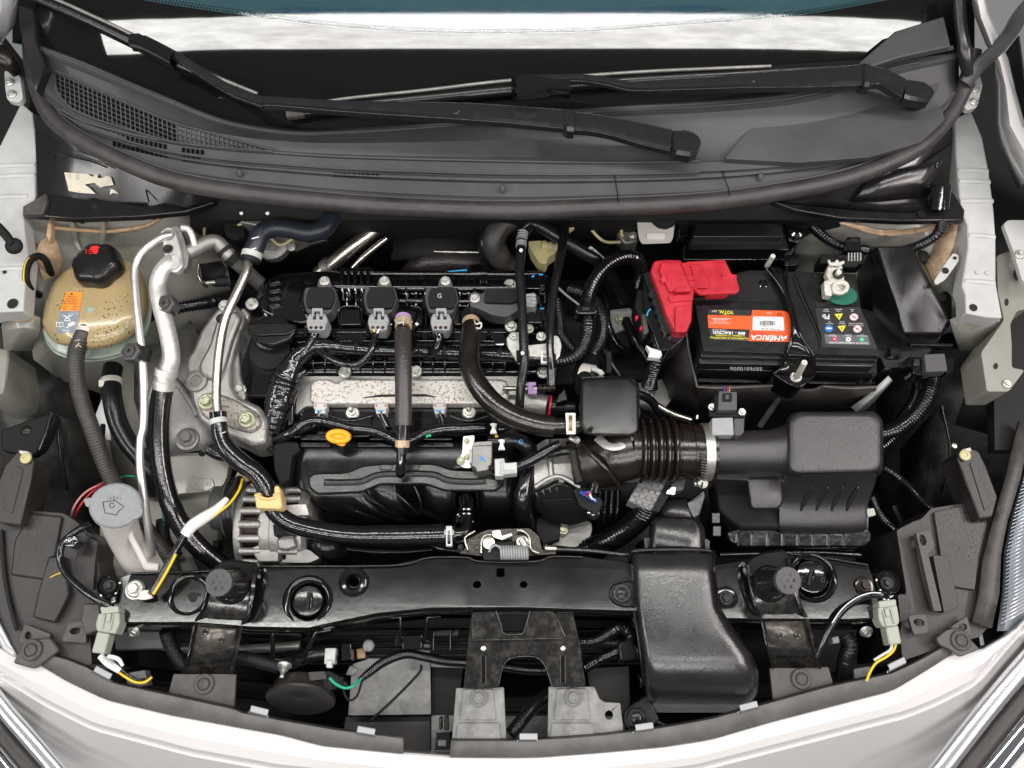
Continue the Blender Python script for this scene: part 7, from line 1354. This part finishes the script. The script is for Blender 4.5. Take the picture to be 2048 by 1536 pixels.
prism('bar',rp([(1914,916),(1920,902),(1946,897),(1958,902),(1972,930),(1996,994),(1986,1034),(1960,1038)],4),.0,.05,'housing_plastic',bar2,bev=.003);prism('groove',rp([(1940,926),(1952,922),(1982,1010),(1970,1022)],3),.0015,.004,'housing_plastic',bar2,bev=.001);lathe('cream_nut',1929,911,.004,[(11,0),(11,4),(8,6),(4,6),(4,4)],'yellowed_plastic',bar2);prism('cream_tongue',[(1926,898),(1942,894),(1944,902),(1932,906)],.001,.01,'milky_plastic',bar2)
for u,v,lb in ((219,1172,'left ribbed rubber mount with dark bolt'),(1774,1166,'right ribbed rubber mount with dark bolt')):
    t=thing('rubber_mount',lb,'rubber mount',u,v,-.03)
    prism('tab',rp([(u-24,v-20),(u+16,v-24),(u+22,v+4),(u+14,v+36),(u-18,v+34)],6),-.010,.02,'gloss_black_plastic',t,bev=.003);lathe('ribbed_ring',u,v,-.008,[(24,0),(24,4),(21,5),(20,2),(18,2),(17,6),(14,6)],'gloss_black_plastic',t);bolt(u,v,-.004,13,'black_bolt',t)
    for i in range(4):tube('moulded_rib',[(u-14+i*2,v+20+i*4,-.008),(u,v+22+i*4,-.007),(u+12,v+18+i*4,-.008)],2,'gloss_black_plastic',t,res=6)
sh_=prism('side_plate',[(226,1160),(262,1148),(242,1210),(238,1244),(228,1226)],-.02,.01,'rail_paint',bev=.001);tag(sh_,'narrow grey painted strip beside the left rubber mount','panel edge')
for pts,lb in (([(601,1196),(638,1196),(640,1228),(604,1230)],''),):pass
def plug(lab,P1,P2,P3,wires,cab,cl):
    t=thing('lamp_plug',lab,'plug',P1[0][0],P1[0][1],-.01)
    prism('collar',rp(P1,3),.022,.022,'greenish_grey',t,bev=.002);prism('body',rp(P2,4),.020,.024,'greenish_grey',t,bev=.0025);prism('nose',rp(P3,4),.014,.02,'greenish_grey',t,bev=.0025)
    c=[sum(p[0] for p in P2)/len(P2),sum(p[1] for p in P2)/len(P2)];d=Vector((P3[-1][0]-P1[0][0],P3[-1][1]-P1[0][1])).normalized()
    for k in (-1,1):prism('rib',line_pts([(c[0]-d.x*16+d.y*k*8,c[1]-d.y*16-d.x*k*8),(c[0]+d.x*14+d.y*k*8,c[1]+d.y*14-d.x*k*8)],3),.0225,.004,'greenish_grey',t,bev=.0006)
    prism('latch',line_pts([(c[0]-d.x*20,c[1]-d.y*20),(c[0]-d.x*2,c[1]-d.y*2)],9),.0235,.004,'greenish_grey',t,bev=.001)
    for w,m_ in wires:tube('wire',w,2.6,m_,t,res=8)
    o=tube('lamp_lead',cab,7.5,'wet_rubber',n=8);tag(o,cl,'cable');return t,o
pa,ca=plug('left grey green lamp plug with a printed white sleeve below',[(200,1214),(236,1212),(238,1224),(203,1228)],[(196,1226),(238,1224),(239,1246),(230,1268),(192,1262),(190,1248)],[(194,1262),(219,1266),(208,1308),(182,1305)],
[([(205,1306,.004),(208,1318,.0),(214,1322,-.002)],'white_plastic'),([(232,1340,-.004),(248,1352,-.008),(270,1364,-.012),(290,1364,-.012),(304,1354,-.012)],'yellow_wire'),([(242,1338,-.004),(258,1350,-.008),(276,1360,-.014),(290,1358,-.02)],'wet_rubber')],
[(180,1048,.0),(160,1058,.006),(140,1072,.01),(124,1090,.01),(120,1116,.008),(130,1144,.01),(152,1168,.014),(180,1190,.018),(208,1206,.02),(222,1214,.016)],'black lead crossing the left lamp housing to its plug')
slv=tube('printed_sleeve',[(200,1312,.002),(218,1326,.0),(240,1342,-.004)],[6,8.5,6],'sticker_white',pa,res=16);tube('sleeve_tip',[(216,1312,.006),(236,1318,.004),(246,1332,.002)],[4,4.5,3],'sticker_white',pa)
drape('bar_code',[rect(206+i*2.6,1314+i*1.7,1.2,7,38) for i in range(11)],slv,'sticker_black',pa,eps=.0006);prism('tape_band',rp([(126,1074),(152,1070),(158,1082),(144,1096),(126,1092)],4),.018,.02,'vinyl_tape',ca)
pb,cb_=plug('right grey green lamp plug with amber and white wires below',[(1757,1202),(1792,1198),(1794,1212),(1759,1216)],[(1756,1214),(1795,1210),(1800,1244),(1794,1252),(1766,1254),(1758,1240)],[(1771,1252),(1797,1250),(1804,1287),(1779,1290)],
[([(1792,1288,.004),(1786,1302,.0),(1772,1314,-.002),(1752,1326,-.004),(1740,1344,-.006),(1733,1362,-.01)],'yellow_wire'),([(1784,1288,.004),(1780,1300,.0),(1764,1310,-.002),(1748,1320,-.006)],'white_plastic')],
[(1764,1190,.02),(1740,1190,.02),(1712,1200,.02),(1684,1222,.016),(1660,1256,.008),(1646,1284,.0),(1634,1312,-.01)],'black lead with white stripe curving over the right of the crossmember')
tube('white_stripe',[(1762,1186,.029),(1740,1186,.029),(1712,1196,.029),(1684,1218,.025),(1664,1246,.018)],1.2,'sticker_white',cb_,res=6)
for u,v,r_ in ((1812,1220,16),(188,1236,14)):pass
bd=prism('lamp_bracket',rp([(1796,1188),(1816,1188),(1822,1210),(1816,1240),(1800,1244)],5),.004,.04,'red_cover_sheen',bev=.004);tag(bd,'dark rounded bracket behind the right lamp plug','bracket')
bd2=prism('lamp_bracket',rp([(166,1206),(200,1206),(202,1260),(170,1270),(160,1240)],5),.0,.04,'bracket_plastic',bev=.004);tag(bd2,'dark rounded bracket behind the left lamp plug','bracket')
fsd=thing('radiator_shroud','pale dusty radiator shroud plate behind the grille opening','shroud',800,1360,-.18)
prism('plate',rp([(762,1278),(792,1276),(860,1280),(862,1429),(696,1431),(704,1328),(734,1319),(750,1300)],[6,2,1,3,2,6,6,6]),-.12,.006,'pale_bracket',fsd,bev=.002);prism('side_plate',[(860,1280),(932,1282),(932,1336),(862,1334)],-.121,.006,'pale_bracket',fsd,bev=.001);tube('fold_line',[(842,1330,-.119),(838,1346,-.119),(790,1396,-.119),(742,1440,-.119)],2.5,'deep_black',fsd,res=6)
prism('torn_flap',[(700,1330),(716,1338),(706,1352),(690,1350)],-.116,.003,'pale_bracket',fsd);prism('lower_plate',[(690,1432),(862,1431),(862,1520),(680,1500)],-.15,.006,'housing_plastic',fsd,bev=.002);prism('pale_strip',[(862,1430),(912,1430),(906,1510),(862,1510)],-.13,.006,'pale_bracket',fsd,bev=.002);prism('void',[(864,1336),(926,1336),(914,1430),(864,1430)],-.14,.004,'deep_black',fsd,bev=0);prism('lower_plate',[(1010,1432),(1250,1432),(1250,1500),(1010,1500)],-.15,.006,'pale_bracket',fsd,bev=.002);prism('side_panel',[(1172,1335),(1260,1330),(1262,1440),(1180,1400)],-.13,.006,'housing_plastic',fsd,bev=.002)
for u in (868,902):tube('hook',[(u+6,1262,-.08),(u,1266,-.078),(u-1,1300,-.085)],3,'satin_black_plastic',fsd,res=8)
prism('hook_bar',rp([(866,1260),(918,1258),(918,1272),(868,1272)],3),-.079,.01,'satin_black_plastic',fsd)
hb=thing('hose_hanger','black clip hanger holding the loom under the crossmember','bracket',825,1270,-.1)
for a in ([(774,1236,-.03),(800,1234,-.03),(801,1284,-.06)],[(881,1233,-.03),(856,1234,-.03),(848,1284,-.06)]):tube('arm',a,3,'gloss_black_paint',hb,res=8,smoothpath=False)
prism('block',rp([(802,1270),(846,1268),(844,1298),(804,1300)],4),-.06,.03,'gloss_black_plastic',hb,bev=.003);prism('clip_foot',rp([(790,1266),(800,1264),(800,1290),(790,1292)],2),-.07,.02,'gloss_black_plastic',hb)
sb_=thing('stud_bracket','black folded bracket with a bright nut and stud under the crossmember','bracket',570,1310,-.1)
for a in ([(510,1262,-.03),(545,1264,-.03),(546,1318,-.07),(566,1322,-.075)],[(662,1258,-.03),(632,1264,-.03),(606,1318,-.07),(580,1322,-.075)]):tube('arm',a,5,'gloss_black_paint',sb_,res=8,smoothpath=False,flat=.6)
prism('foot',rp([(544,1316),(606,1316),(600,1330),(548,1330)],3),-.072,.006,'gloss_black_paint',sb_);bolt(569,1330,-.07,15,'zinc',sb_,'stud',axis=(0,-.85,.5));tube('stud',[(568,1346,-.07),(567,1368,-.075)],6,'dark_steel',sb_,ribs=(3,.2))
ho=thing('horn','round black horn with flared rim and green wire behind the grille','horn',600,1390,-.14)
lathe('disc',602,1398,-.10,[(30,-34),(56,-30),(60,-22),(62,-8),(68,-4),(69,0),(66,3),(58,1),(20,-4),(8,-2)],'housing_plastic',ho,axis=(0,-.9,.42),seg=48);prism('body',rp([(612,1344),(660,1342),(680,1352),(690,1372),(650,1384),(610,1378)],5),-.08,.05,'satin_black_plastic',ho,bev=.004);prism('socket',rp([(616,1344),(650,1342),(654,1358),(620,1362)],3),-.066,.02,'housing_plastic',ho,bev=.002)
tube('green_wire',[(659,1356,-.06),(672,1368,-.06),(690,1376,-.06),(706,1372,-.06),(722,1358,-.07)],3,'green_wire',ho,res=10);tube('black_wire',[(686,1362,-.07),(688,1384,-.07),(698,1400,-.07),(714,1392,-.07),(724,1362,-.075)],2.4,'matte_black',ho,res=8)
hz_=tube('horn_loom',[(720,1360,-.075),(740,1344,-.07),(764,1326,-.07),(790,1314,-.075),(816,1308,-.08),(850,1314,-.085),(890,1322,-.09),(940,1326,-.09),(1000,1332,-.1),(1060,1340,-.1),(1120,1338,-.1)],[6,9,10,10,10,10,10,10,10,10,10],'wet_rubber',ribs=(5,.12));tag(hz_,'corrugated loom draped across the pale shroud','wiring loom')
rd_=thing('radiator_hose_end','dark hose end with silver band and clip left of the shroud','hose',655,1305,-.1)
tube('hose',[(580,1320,-.11),(620,1308,-.1),(660,1304,-.1),(680,1304,-.1)],18,'black_rubber',rd_,res=18);prism('band',rp([(650,1296),(672,1296),(668,1328),(648,1328)],2),-.078,.02,'pale_grey_plastic',rd_);prism('band_clip',rect(658,1328,12,16),-.074,.01,'pale_grey_plastic',rd_);prism('fitting',rp([(682,1288),(702,1286),(704,1320),(684,1322)],2),-.08,.03,'gloss_black_plastic',rd_,bev=.002);tube('pipe',[(540,1292,-.12),(575,1296,-.12),(600,1310,-.12)],13,'dull_aluminium',rd_);lathe('pale_cap',738,1290,-.1,[(11,0),(12,5),(10,9),(5,7)],'pale_bracket',rd_,axis=(0,-.3,1));prism('tan_foam',[(712,1298),(732,1294),(730,1316),(714,1318)],-.11,.02,'orange_sealer',rd_)
for pts,lb in (([(332,1262,-.05),(340,1288,-.06),(354,1312,-.065),(372,1334,-.07)],'braided cable dropping behind the left stop bracket'),([(468,1314,-.07),(500,1318,-.07),(530,1326,-.075),(560,1334,-.08)],'braided cable right of the left stop bracket')):
    o=tube('braided_cable',pts,14,'braid',ribs=(3.5,.12),res=16);tag(o,lb,'cable')
for pts,r_,lb in (([(1150,1284,-.05),(1190,1282,-.045),(1220,1266,-.04),(1240,1256,-.04),(1258,1266,-.045),(1262,1290,-.06)],12,'upper ribbed hose looping beside the snorkel'),([(1166,1290,-.07),(1200,1284,-.065),(1250,1286,-.06)],9,'middle ribbed hose beside the snorkel'),([(1172,1334,-.08),(1200,1318,-.07),(1240,1300,-.065),(1262,1298,-.07)],12,'lower ribbed hose beside the snorkel'),([(1020,1470,-.05),(1040,1446,-.06),(1070,1410,-.07),(1096,1390,-.08)],14,'ribbed hose end between the two pale feet'),([(1690,1270,-.04),(1700,1290,-.04),(1692,1320,-.05),(1688,1360,-.07)],17,'dull ribbed hose right of the right stop bracket')):
    o=tube('ribbed_hose',pts,r_,'black_rubber' if r_ != 12 else 'wet_rubber',ribs=(6,.14),res=16);tag(o,lb,'hose')
bl=prism('block_clip',rp([(1236,1284),(1262,1276),(1276,1300),(1272,1320),(1240,1322)],5),-.045,.04,'satin_black_plastic',bev=.004);tag(bl,'black junction block against the snorkel side','clip')
sw=thing('hood_switch','small black two prong switch left of the pale foot','switch',886,1480,-.06)
prism('body',rp([(872,1466),(900,1464),(900,1500),(868,1500)],2),-.03,.05,'gloss_black_plastic',sw,bev=.002);prism('prong',rect(881,1446,6,26),-.026,.02,'satin_black_plastic',sw);prism('prong',rect(892,1446,8,30),-.022,.02,'matte_black',sw);prism('face',rect(884,1486,18,14),-.028,.004,'dark_grey_plastic',sw)
for k,(u,v,w,h,z,m_) in enumerate(((1726,1346,34,22,-.05,'pale_bracket'),(1672,1280,14,14,-.03,'pale_bracket'),(272,1358,40,30,-.06,'pale_bracket'))):
    o=box('plug_scrap',u,v,z,w,h,.02,m_,rot=-10,r=3);tag(o,('grey plug half hidden below the right amber wire','tiny grey plate right of the right stop bracket','grey plug half hidden below the left yellow wire')[k],'plug')
sg=sheet('light_patch_sheet',[[(1205,1118,-.2),(1320,1030,-.2),(1345,1030,-.2)],[(1215,1130,-.21),(1300,1120,-.21),(1345,1110,-.21)]],'milky_plastic',solid=.003);tag(sg,'pale pinkish sheet added for the light patch between loom and snorkel','guard')  # pale sheet added to show the light patch in this gap
gp_=prism('inner_panel',[(225,1262),(330,1262),(345,1296),(230,1300)],-.06,.02,'dark_grey_plastic',bev=.002);tag(gp_,'dark lower panel below the left end of the crossmember','panel')
bmp=thing('bumper_cover','white front bumper skin with grey upper trim strip','bumper',1000,1500,-.1)
TU=[(82,1306),(137,1322),(177,1338),(227,1368),(339,1392),(465,1419),(480,1426),(562,1442),(677,1462),(807,1478),(902,1483),(1024,1483),(1130,1478),(1215,1471),(1330,1456),(1420,1440),(1544,1406),(1660,1374),(1784,1348),(1840,1322),(1899,1288)]
TL=[(80,1326),(137,1360),(175,1378),(213,1396),(339,1426),(465,1449),(480,1452),(562,1466),(644,1488),(807,1504),(900,1511),(1024,1512),(1079,1511),(1200,1502),(1330,1490),(1420,1480),(1473,1446),(1660,1410),(1784,1378),(1850,1338),(1903,1304)]
CR=[(-40,1330),(0,1348),(90,1404),(186,1452),(383,1504),(560,1536),(800,1560),(1024,1568),(1200,1560),(1391,1536),(1500,1508),(1640,1472),(1760,1441),(1812,1428),(1880,1400),(1955,1361),(2019,1285),(2060,1240)]
TL[15]=(1420,1476);TL[16]=(1544,1440)
def sampl(T,n,s0=0,s1=1):
    d=[0]
    for a,b in zip(T,T[1:]):d.append(d[-1]+math.hypot(b[0]-a[0],b[1]-a[1]))
    out=[]
    for i in range(n):
        q=(s0+(s1-s0)*i/(n-1))*d[-1];k=0
        while k<len(d)-2 and d[k+1]<q:k += 1
        t=(q-d[k])/max(1e-6,d[k+1]-d[k]);out.append((T[k][0]+(T[k+1][0]-T[k][0])*t,T[k][1]+(T[k+1][1]-T[k][1])*t))
    return out
xs=[-60+i*(2120)/90 for i in range(91)]
def row(T,z,dv=0):return [(x,interp(T,x)+dv,z) for x in xs]
TLx=[(-60,1250),(-10,1290),(60,1326)]+TL+[(1960,1300),(2015,1268),(2060,1230)]
for a,b,nm in ((0,9,'left'),(10,20,'right')):
    up=TU[a:b+1];lo=TL[a:b+1];n=40;U=sampl(up,n);Lw=sampl(lo,n)
    sheet('trim_strip',[[(p[0],p[1],-.024) for p in U],[(p[0],p[1]+3,-.018) for p in U],[(p[0],p[1]+2,-.020) for p in Lw]],'trim_strip',bmp,solid=.004)
r0=row(TLx,-.040,-6);r1=row(TLx,-.023,1);r2=row(TLx,-.021,5)
mid=[(a[0],a[1]+(interp(CR,a[0])-a[1])*.55,-.022) for a in r2];r3=row(CR,-.028,-7);r4=row(CR,-.037,0);r5=row(CR,-.042,4);r6=row(CR,-.041,9)
r7=[(x,interp(CR,x)+50,-.10) for x in xs];r8=[(x,interp(CR,x)+110,-.20) for x in xs];r9=[(x,interp(CR,x)+190,-.36) for x in xs]
sheet('skin',[r0,r1,r2,mid,r3,r4,r5,r6,r7,r8,r9],'white_paint',bmp,solid=.003,auto=14)
for u,v,rot,lb in ((205,1345,28,'leftmost'),(518,1421,14,'second from the left'),(732,1461,10,'third from the left'),(1057,1473,0,'middle, between the pale feet'),(1289,1453,-8,'below the snorkel lug'),(1498,1412,-14,'below the right corner of the snorkel'),(1795,1327,-26,'rightmost')):
    t=thing('grille_clip','small silver spring clip on the trim strip, '+lb,'clip',u,v,-.03,'silver clips along the trim strip')
    prism('plate',rect(u,v,36,13,rot,2),-.008,.004,'silver_paint',t,bev=.001);prism('lip',rect(u-2,v+8,42,5,rot,1),-.011,.006,'chrome',t,bev=.001)
ch=thing('grille_moulding','chrome and black moulding curving past the bottom right corner','chrome moulding',1960,1450,-.1)
for off,m_,r_,z in ((10,'bright_trim',20,-.06),(52,'housing_plastic',20,-.08),(92,'chrome',24,-.09),(134,'white_paint',22,-.12)):
    tube('strip',[(2090+off*.6,1270+off*.8,z),(2030+off*.7,1336+off*.75,z),(1960+off*.75,1420+off*.7,z),(1860+off*.85,1550+off*.5,z)],r_,m_,ch,res=16,flat=.5)
ch2=thing('grille_moulding','chrome and black moulding at the bottom left corner','chrome moulding',40,1480,-.1)
for off,m_,r_,z in ((0,'bright_trim',16,-.06),(30,'housing_plastic',16,-.08),(62,'chrome',18,-.09)):
    tube('strip',[(-40-off*.6,1352+off,z),(10-off*.7,1420+off,z),(60-off*.8,1478+off,z),(130-off,1560+off*.7,z)],r_,m_,ch2,res=16,flat=.5)
# ================================================================ WIPERS
def on_glass(u,v,e):return drop(u,v,[glass],e)
def wtube(name,pts,r,m,parent,**k):
    pp=[p for p in pts if p is not None];return tube(name,pp,r,m,parent,world=True,**k)
def arm(label,cap_pts,hinge,chan_l,chan_r,rod,blade,head,zc):
    t=thing('wiper_arm',label,'wiper',cap_pts[0][0],cap_pts[0][1],zc)
    return t
wa=thing('wiper_arm','front wiper arm, longer, pivoting at the centre right of the cowl','wiper',1375,285,.16)
def bar_loft(name,secs,m,parent,th=.008,crown=.0038):
    """secs: (u0,v0,u1,v1,z) left/right edges of a pressed channel"""
    rings=[]
    for u0,v0,u1,v1,z in secs:
        a,b=P(u0,v0,z),P(u1,v1,z);d=b-a
        rings.append([a+Vector((0,0,-th)),a,a+d*.12+Vector((0,0,crown)),a+d*.5+Vector((0,0,crown*1.2)),a+d*.88+Vector((0,0,crown)),b,b+Vector((0,0,-th))])
    o=loft(name,rings,m,parent,closed=True,bev=0,auto=30)
    if name in ('channel','hinge_arm','link'):
        for k in (1,5):tube('edge_roll',[r[k] for r in rings],.0011,m,parent,world=True,res=8)
    return o
mat('wiper_paint',(0.014,0.014,0.0155),0.24,bump=0.08,bscale=700,rvar=0.08,vscale=60)
lathe('pivot_shaft',1366,296,.16,[(26,0),(26,22)],'deep_black',wa)
bar_loft('pivot_cap',[(1342,262,1344,305,.196),(1352,261,1352,309,.199),(1385,264,1380,313,.200),(1396,272,1394,308,.199),(1400,282,1400,294,.197)],'wiper_paint',wa,.014)
bar_loft('hinge_arm',[(1146,224,1146,260,.226),(1180,228,1176,262,.226),(1230,236,1220,270,.222),(1290,248,1280,288,.210),(1344,260,1340,302,.200)],'wiper_paint',wa,.010)
bar_loft('hinge',[(1128,218,1127,256,.229),(1134,217,1134,262,.231),(1146,218,1148,263,.231),(1150,222,1150,258,.229)],'wiper_paint',wa,.016,.004)
lathe('hinge_pin',1135,265,.222,[(7,0),(6,3),(3,3)],'wiper_paint',wa,axis=(0,-.6,.5),seg=14)
bar_loft('channel',[(1130,220,1128,257,.228),(1020,212,1018,246,.232),(912,206,910,238,.236),(700,203,700,224,.243),(560,196,560,212,.247),(524,193,522,211,.248)],'wiper_paint',wa,.010)
lathe('rivet_hole',912,223,.2395,[(6.5,-1),(6.5,1),(4.5,1),(4,0)],'steel_pipe',wa,seg=18)
bar_loft('link',[(528,194,524,213,.249),(470,176,462,190,.250),(420,146,412,160,.25),(380,120,372,132,.252),(330,92,324,106,.254),(290,72,286,90,.256)],'wiper_paint',wa,.006)
bar_loft('blade_clip',[(262,70,258,88,.262),(280,68,276,90,.266),(300,78,296,100,.264),(350,106,340,126,.258),(348,116,344,128,.25)],'gloss_black_plastic',wa,.014,.004)
wtube('blade',[on_glass(u,v,.012) for u,v in ((70,-8),(130,18),(200,50),(270,84),(340,118),(420,154),(520,200))],.0105,'satin_black_plastic',wa,res=10,flat=.7)
wtube('blade_spine',[on_glass(u,v,.021) for u,v in ((72,-14),(130,9),(200,41),(262,70),(340,112),(430,156),(526,196))],.0026,'dull_aluminium',wa,res=8)
wb2=thing('wiper_arm','rear wiper arm, shorter, pivoting at the right end of the cowl','wiper',1840,190,.17)
lathe('pivot_shaft',1826,200,.17,[(26,0),(26,22)],'deep_black',wb2)
bar_loft('pivot_cap',[(1806,160,1808,196,.206),(1820,160,1818,200,.208),(1848,164,1842,204,.208),(1862,176,1858,204,.207),(1866,186,1864,196,.205)],'wiper_paint',wb2,.014)
bar_loft('hinge_arm',[(1736,132,1736,170,.228),(1762,136,1758,168,.228),(1786,146,1776,178,.218),(1810,159,1804,194,.207)],'wiper_paint',wb2,.010)
bar_loft('hinge',[(1722,128,1722,170,.230),(1728,127,1728,173,.233),(1737,128,1738,174,.233),(1741,131,1741,171,.231)],'wiper_paint',wb2,.016,.004)
bar_loft('channel',[(1724,129,1724,170,.230),(1620,138,1620,174,.234),(1504,147,1504,175,.238),(1400,158,1400,178,.242),(1290,165,1290,182,.246)],'wiper_paint',wb2,.010)
lathe('rivet_hole',1504,160,.2415,[(6,-1),(6,1),(4,1),(3.5,0)],'steel_pipe',wb2,seg=18)
bar_loft('link',[(1292,166,1292,181,.247),(1260,166,1256,180,.248),(1210,156,1204,168,.25),(1160,150,1156,162,.252),(1060,152,1062,164,.254)],'wiper_paint',wb2,.006)
bar_loft('blade_clip',[(1022,160,1024,184,.254),(1030,152,1034,186,.262),(1062,148,1064,184,.264),(1106,160,1108,178,.258),(1140,158,1140,184,.25)],'gloss_black_plastic',wb2,.014,.004)
wtube('blade',[on_glass(u,v,.012) for u,v in ((584,232),(700,215),(850,200),(1004,184),(1140,172),(1300,162),(1500,150),(1720,136))],.0105,'satin_black_plastic',wb2,res=10,flat=.7)
wtube('blade_spine',[on_glass(u,v,.021) for u,v in ((600,222),(700,206),(850,190),(1004,172),(1140,163),(1300,152),(1530,142))],.0026,'dull_aluminium',wb2,res=8)
wtube('end_cap',[on_glass(u,v,.014) for u,v in ((582,230),(616,226))],.0125,'bracket_plastic',wb2,res=10,flat=.7)
# ================================================================ FILLERS DEEP IN THE BAY
lp=thing('liner_fold','black folded splash panel edge in the right wheel well','splash panel',1880,880,-.2)
sheet('panel',[[(1884,812,-.08),(1900,900,-.10),(1880,1000,-.14)],[(1850,840,-.14),(1850,920,-.16),(1846,1010,-.18)],[(1800,900,-.2),(1800,960,-.22),(1810,1030,-.24)]],'liner_plastic',lp);tube('edge',[(1884,812,-.078),(1900,900,-.098),(1886,990,-.13)],3,'satin_black_plastic',lp,res=8)
sheet('outer_panel',[[(1930,790,-.06),(1990,800,-.05),(2050,800,-.05)],[(1910,850,-.10),(1980,870,-.09),(2050,870,-.09)]],'matte_black',lp);lathe('screw',1908,892,-.06,[(6,0),(5,3),(2,4)],'zinc',lp)
lq=thing('liner_fold','black folded splash panel edge in the left wheel well','splash panel',130,880,-.2)
sheet('panel',[[(112,828,-.06),(120,900,-.08),(136,990,-.12)],[(160,850,-.12),(160,920,-.14),(160,1000,-.16)],[(205,880,-.2),(206,940,-.22),(200,1010,-.24)]],'liner_plastic',lq);tube('edge',[(112,828,-.058),(120,900,-.078),(134,980,-.115)],3,'satin_black_plastic',lq,res=8)
bmb=thing('bumper_beam','dark painted bumper beam deep behind the grille opening','beam',1000,1400,-.25)
prism('beam',[(250,1330),(640,1380),(1024,1392),(1400,1380),(1790,1330),(1800,1390),(1400,1450),(1024,1462),(640,1450),(240,1390)],-.20,.08,'matte_black',bmb,bev=.004);tube('pressed_line',[(260,1356,-.198),(640,1408,-.198),(1024,1420,-.198),(1400,1408,-.198),(1780,1356,-.198)],5,'matte_black',bmb)
cd_=thing('condenser','dark finned cooling pack behind the front crossmember','radiator',1000,1290,-.2)
prism('core',[(500,1256),(1480,1256),(1480,1320),(500,1320)],-.12,.2,'matte_black',cd_,bev=.002)
for i in range(5):tube('fin_row',[(505,1262+i*12,-.118),(1475,1262+i*12,-.118)],2.4,'satin_black_plastic',cd_,res=6)
tube('cross_pipe',[(300,1288,-.09),(420,1300,-.1),(520,1296,-.1),(600,1290,-.1)],9,'dull_aluminium',cd_)
for i,(pts,r_,m_,lb) in enumerate((
([(1210,700,-.06),(1230,740,-.06),(1262,780,-.07),(1300,800,-.09),(1330,840,-.12)],9,'black_rubber','dull black hose in the gap behind the square resonator'),
([(1196,560,-.08),(1212,600,-.07),(1216,650,-.07),(1236,690,-.08),(1270,710,-.1)],7,'wet_rubber','thin glossy lead deep between large loom and red cover'),
([(1250,640,-.09),(1270,680,-.08),(1300,730,-.09),(1306,780,-.11)],10,'black_rubber','dull hose below the fuse link box'),
([(1000,1084,-.06),(940,1080,-.06),(860,1100,-.06),(760,1104,-.07),(690,1098,-.08)],7,'wet_rubber','thin corrugated lead under the glossy front hose'),
([(420,900,-.04),(440,910,-.03),(470,914,-.03),(500,930,-.04)],12,'wet_rubber','short corrugated loom above the drive pulley'),
([(206,850,-.04),(204,900,-.03),(210,930,-.04),(214,960,-.06)],5,'vinyl_tape','thin taped lead beside the ribbed hose at the left'),
([(1786,1010,-.09),(1800,1050,-.1),(1796,1100,-.12),(1770,1130,-.14)],8,'black_rubber','dull lead sinking beside the right lamp housing'),
([(1440,1110,-.05),(1520,1108,-.05),(1620,1104,-.06),(1720,1110,-.07)],6,'wet_rubber','thin lead behind the right of the crossmember'),
([(480,440,-.02),(430,470,-.03),(420,520,-.05),(440,580,-.07)],8,'black_rubber','dull hose behind the aluminium rear pipe'),
([(1410,430,.02),(1430,436,.03),(1480,432,.035),(1540,436,.03)],5,'wet_rubber','thin lead above the flat fuse box'))):
    o=tube('deep_hose',pts,r_,m_,res=14,ribs=(5,.15) if 'corrugated' in lb else None);tag(o,lb,'hose')
eb_=thing('gearbox_bracket','grey cast bracket between resonator and battery sleeve','bracket',1310,790,-.14)
prism('arm',rp([(1250,770),(1330,756),(1350,790),(1320,830),(1270,810)],6),-.12,.04,'dull_aluminium',eb_,bev=.004);bolt(1300,786,-.119,9,'zinc',eb_);tube('pipe',[(1296,800,-.1),(1340,826,-.1),(1380,840,-.11)],7,'steel_pipe',eb_)
tr=thing('gearshift_lever','black lever with zinc bolt deep right of the large loom','lever',1240,640,-.1)
prism('plate',rp([(1210,620),(1262,614),(1272,650),(1230,668)],5),-.09,.02,'dull_aluminium',tr,bev=.003);bolt(1240,640,-.089,9,'olive_zinc',tr);prism('dust_cover',rp([(1216,660),(1256,660),(1264,700),(1220,706)],5),-.1,.03,'matte_black',tr,bev=.003)
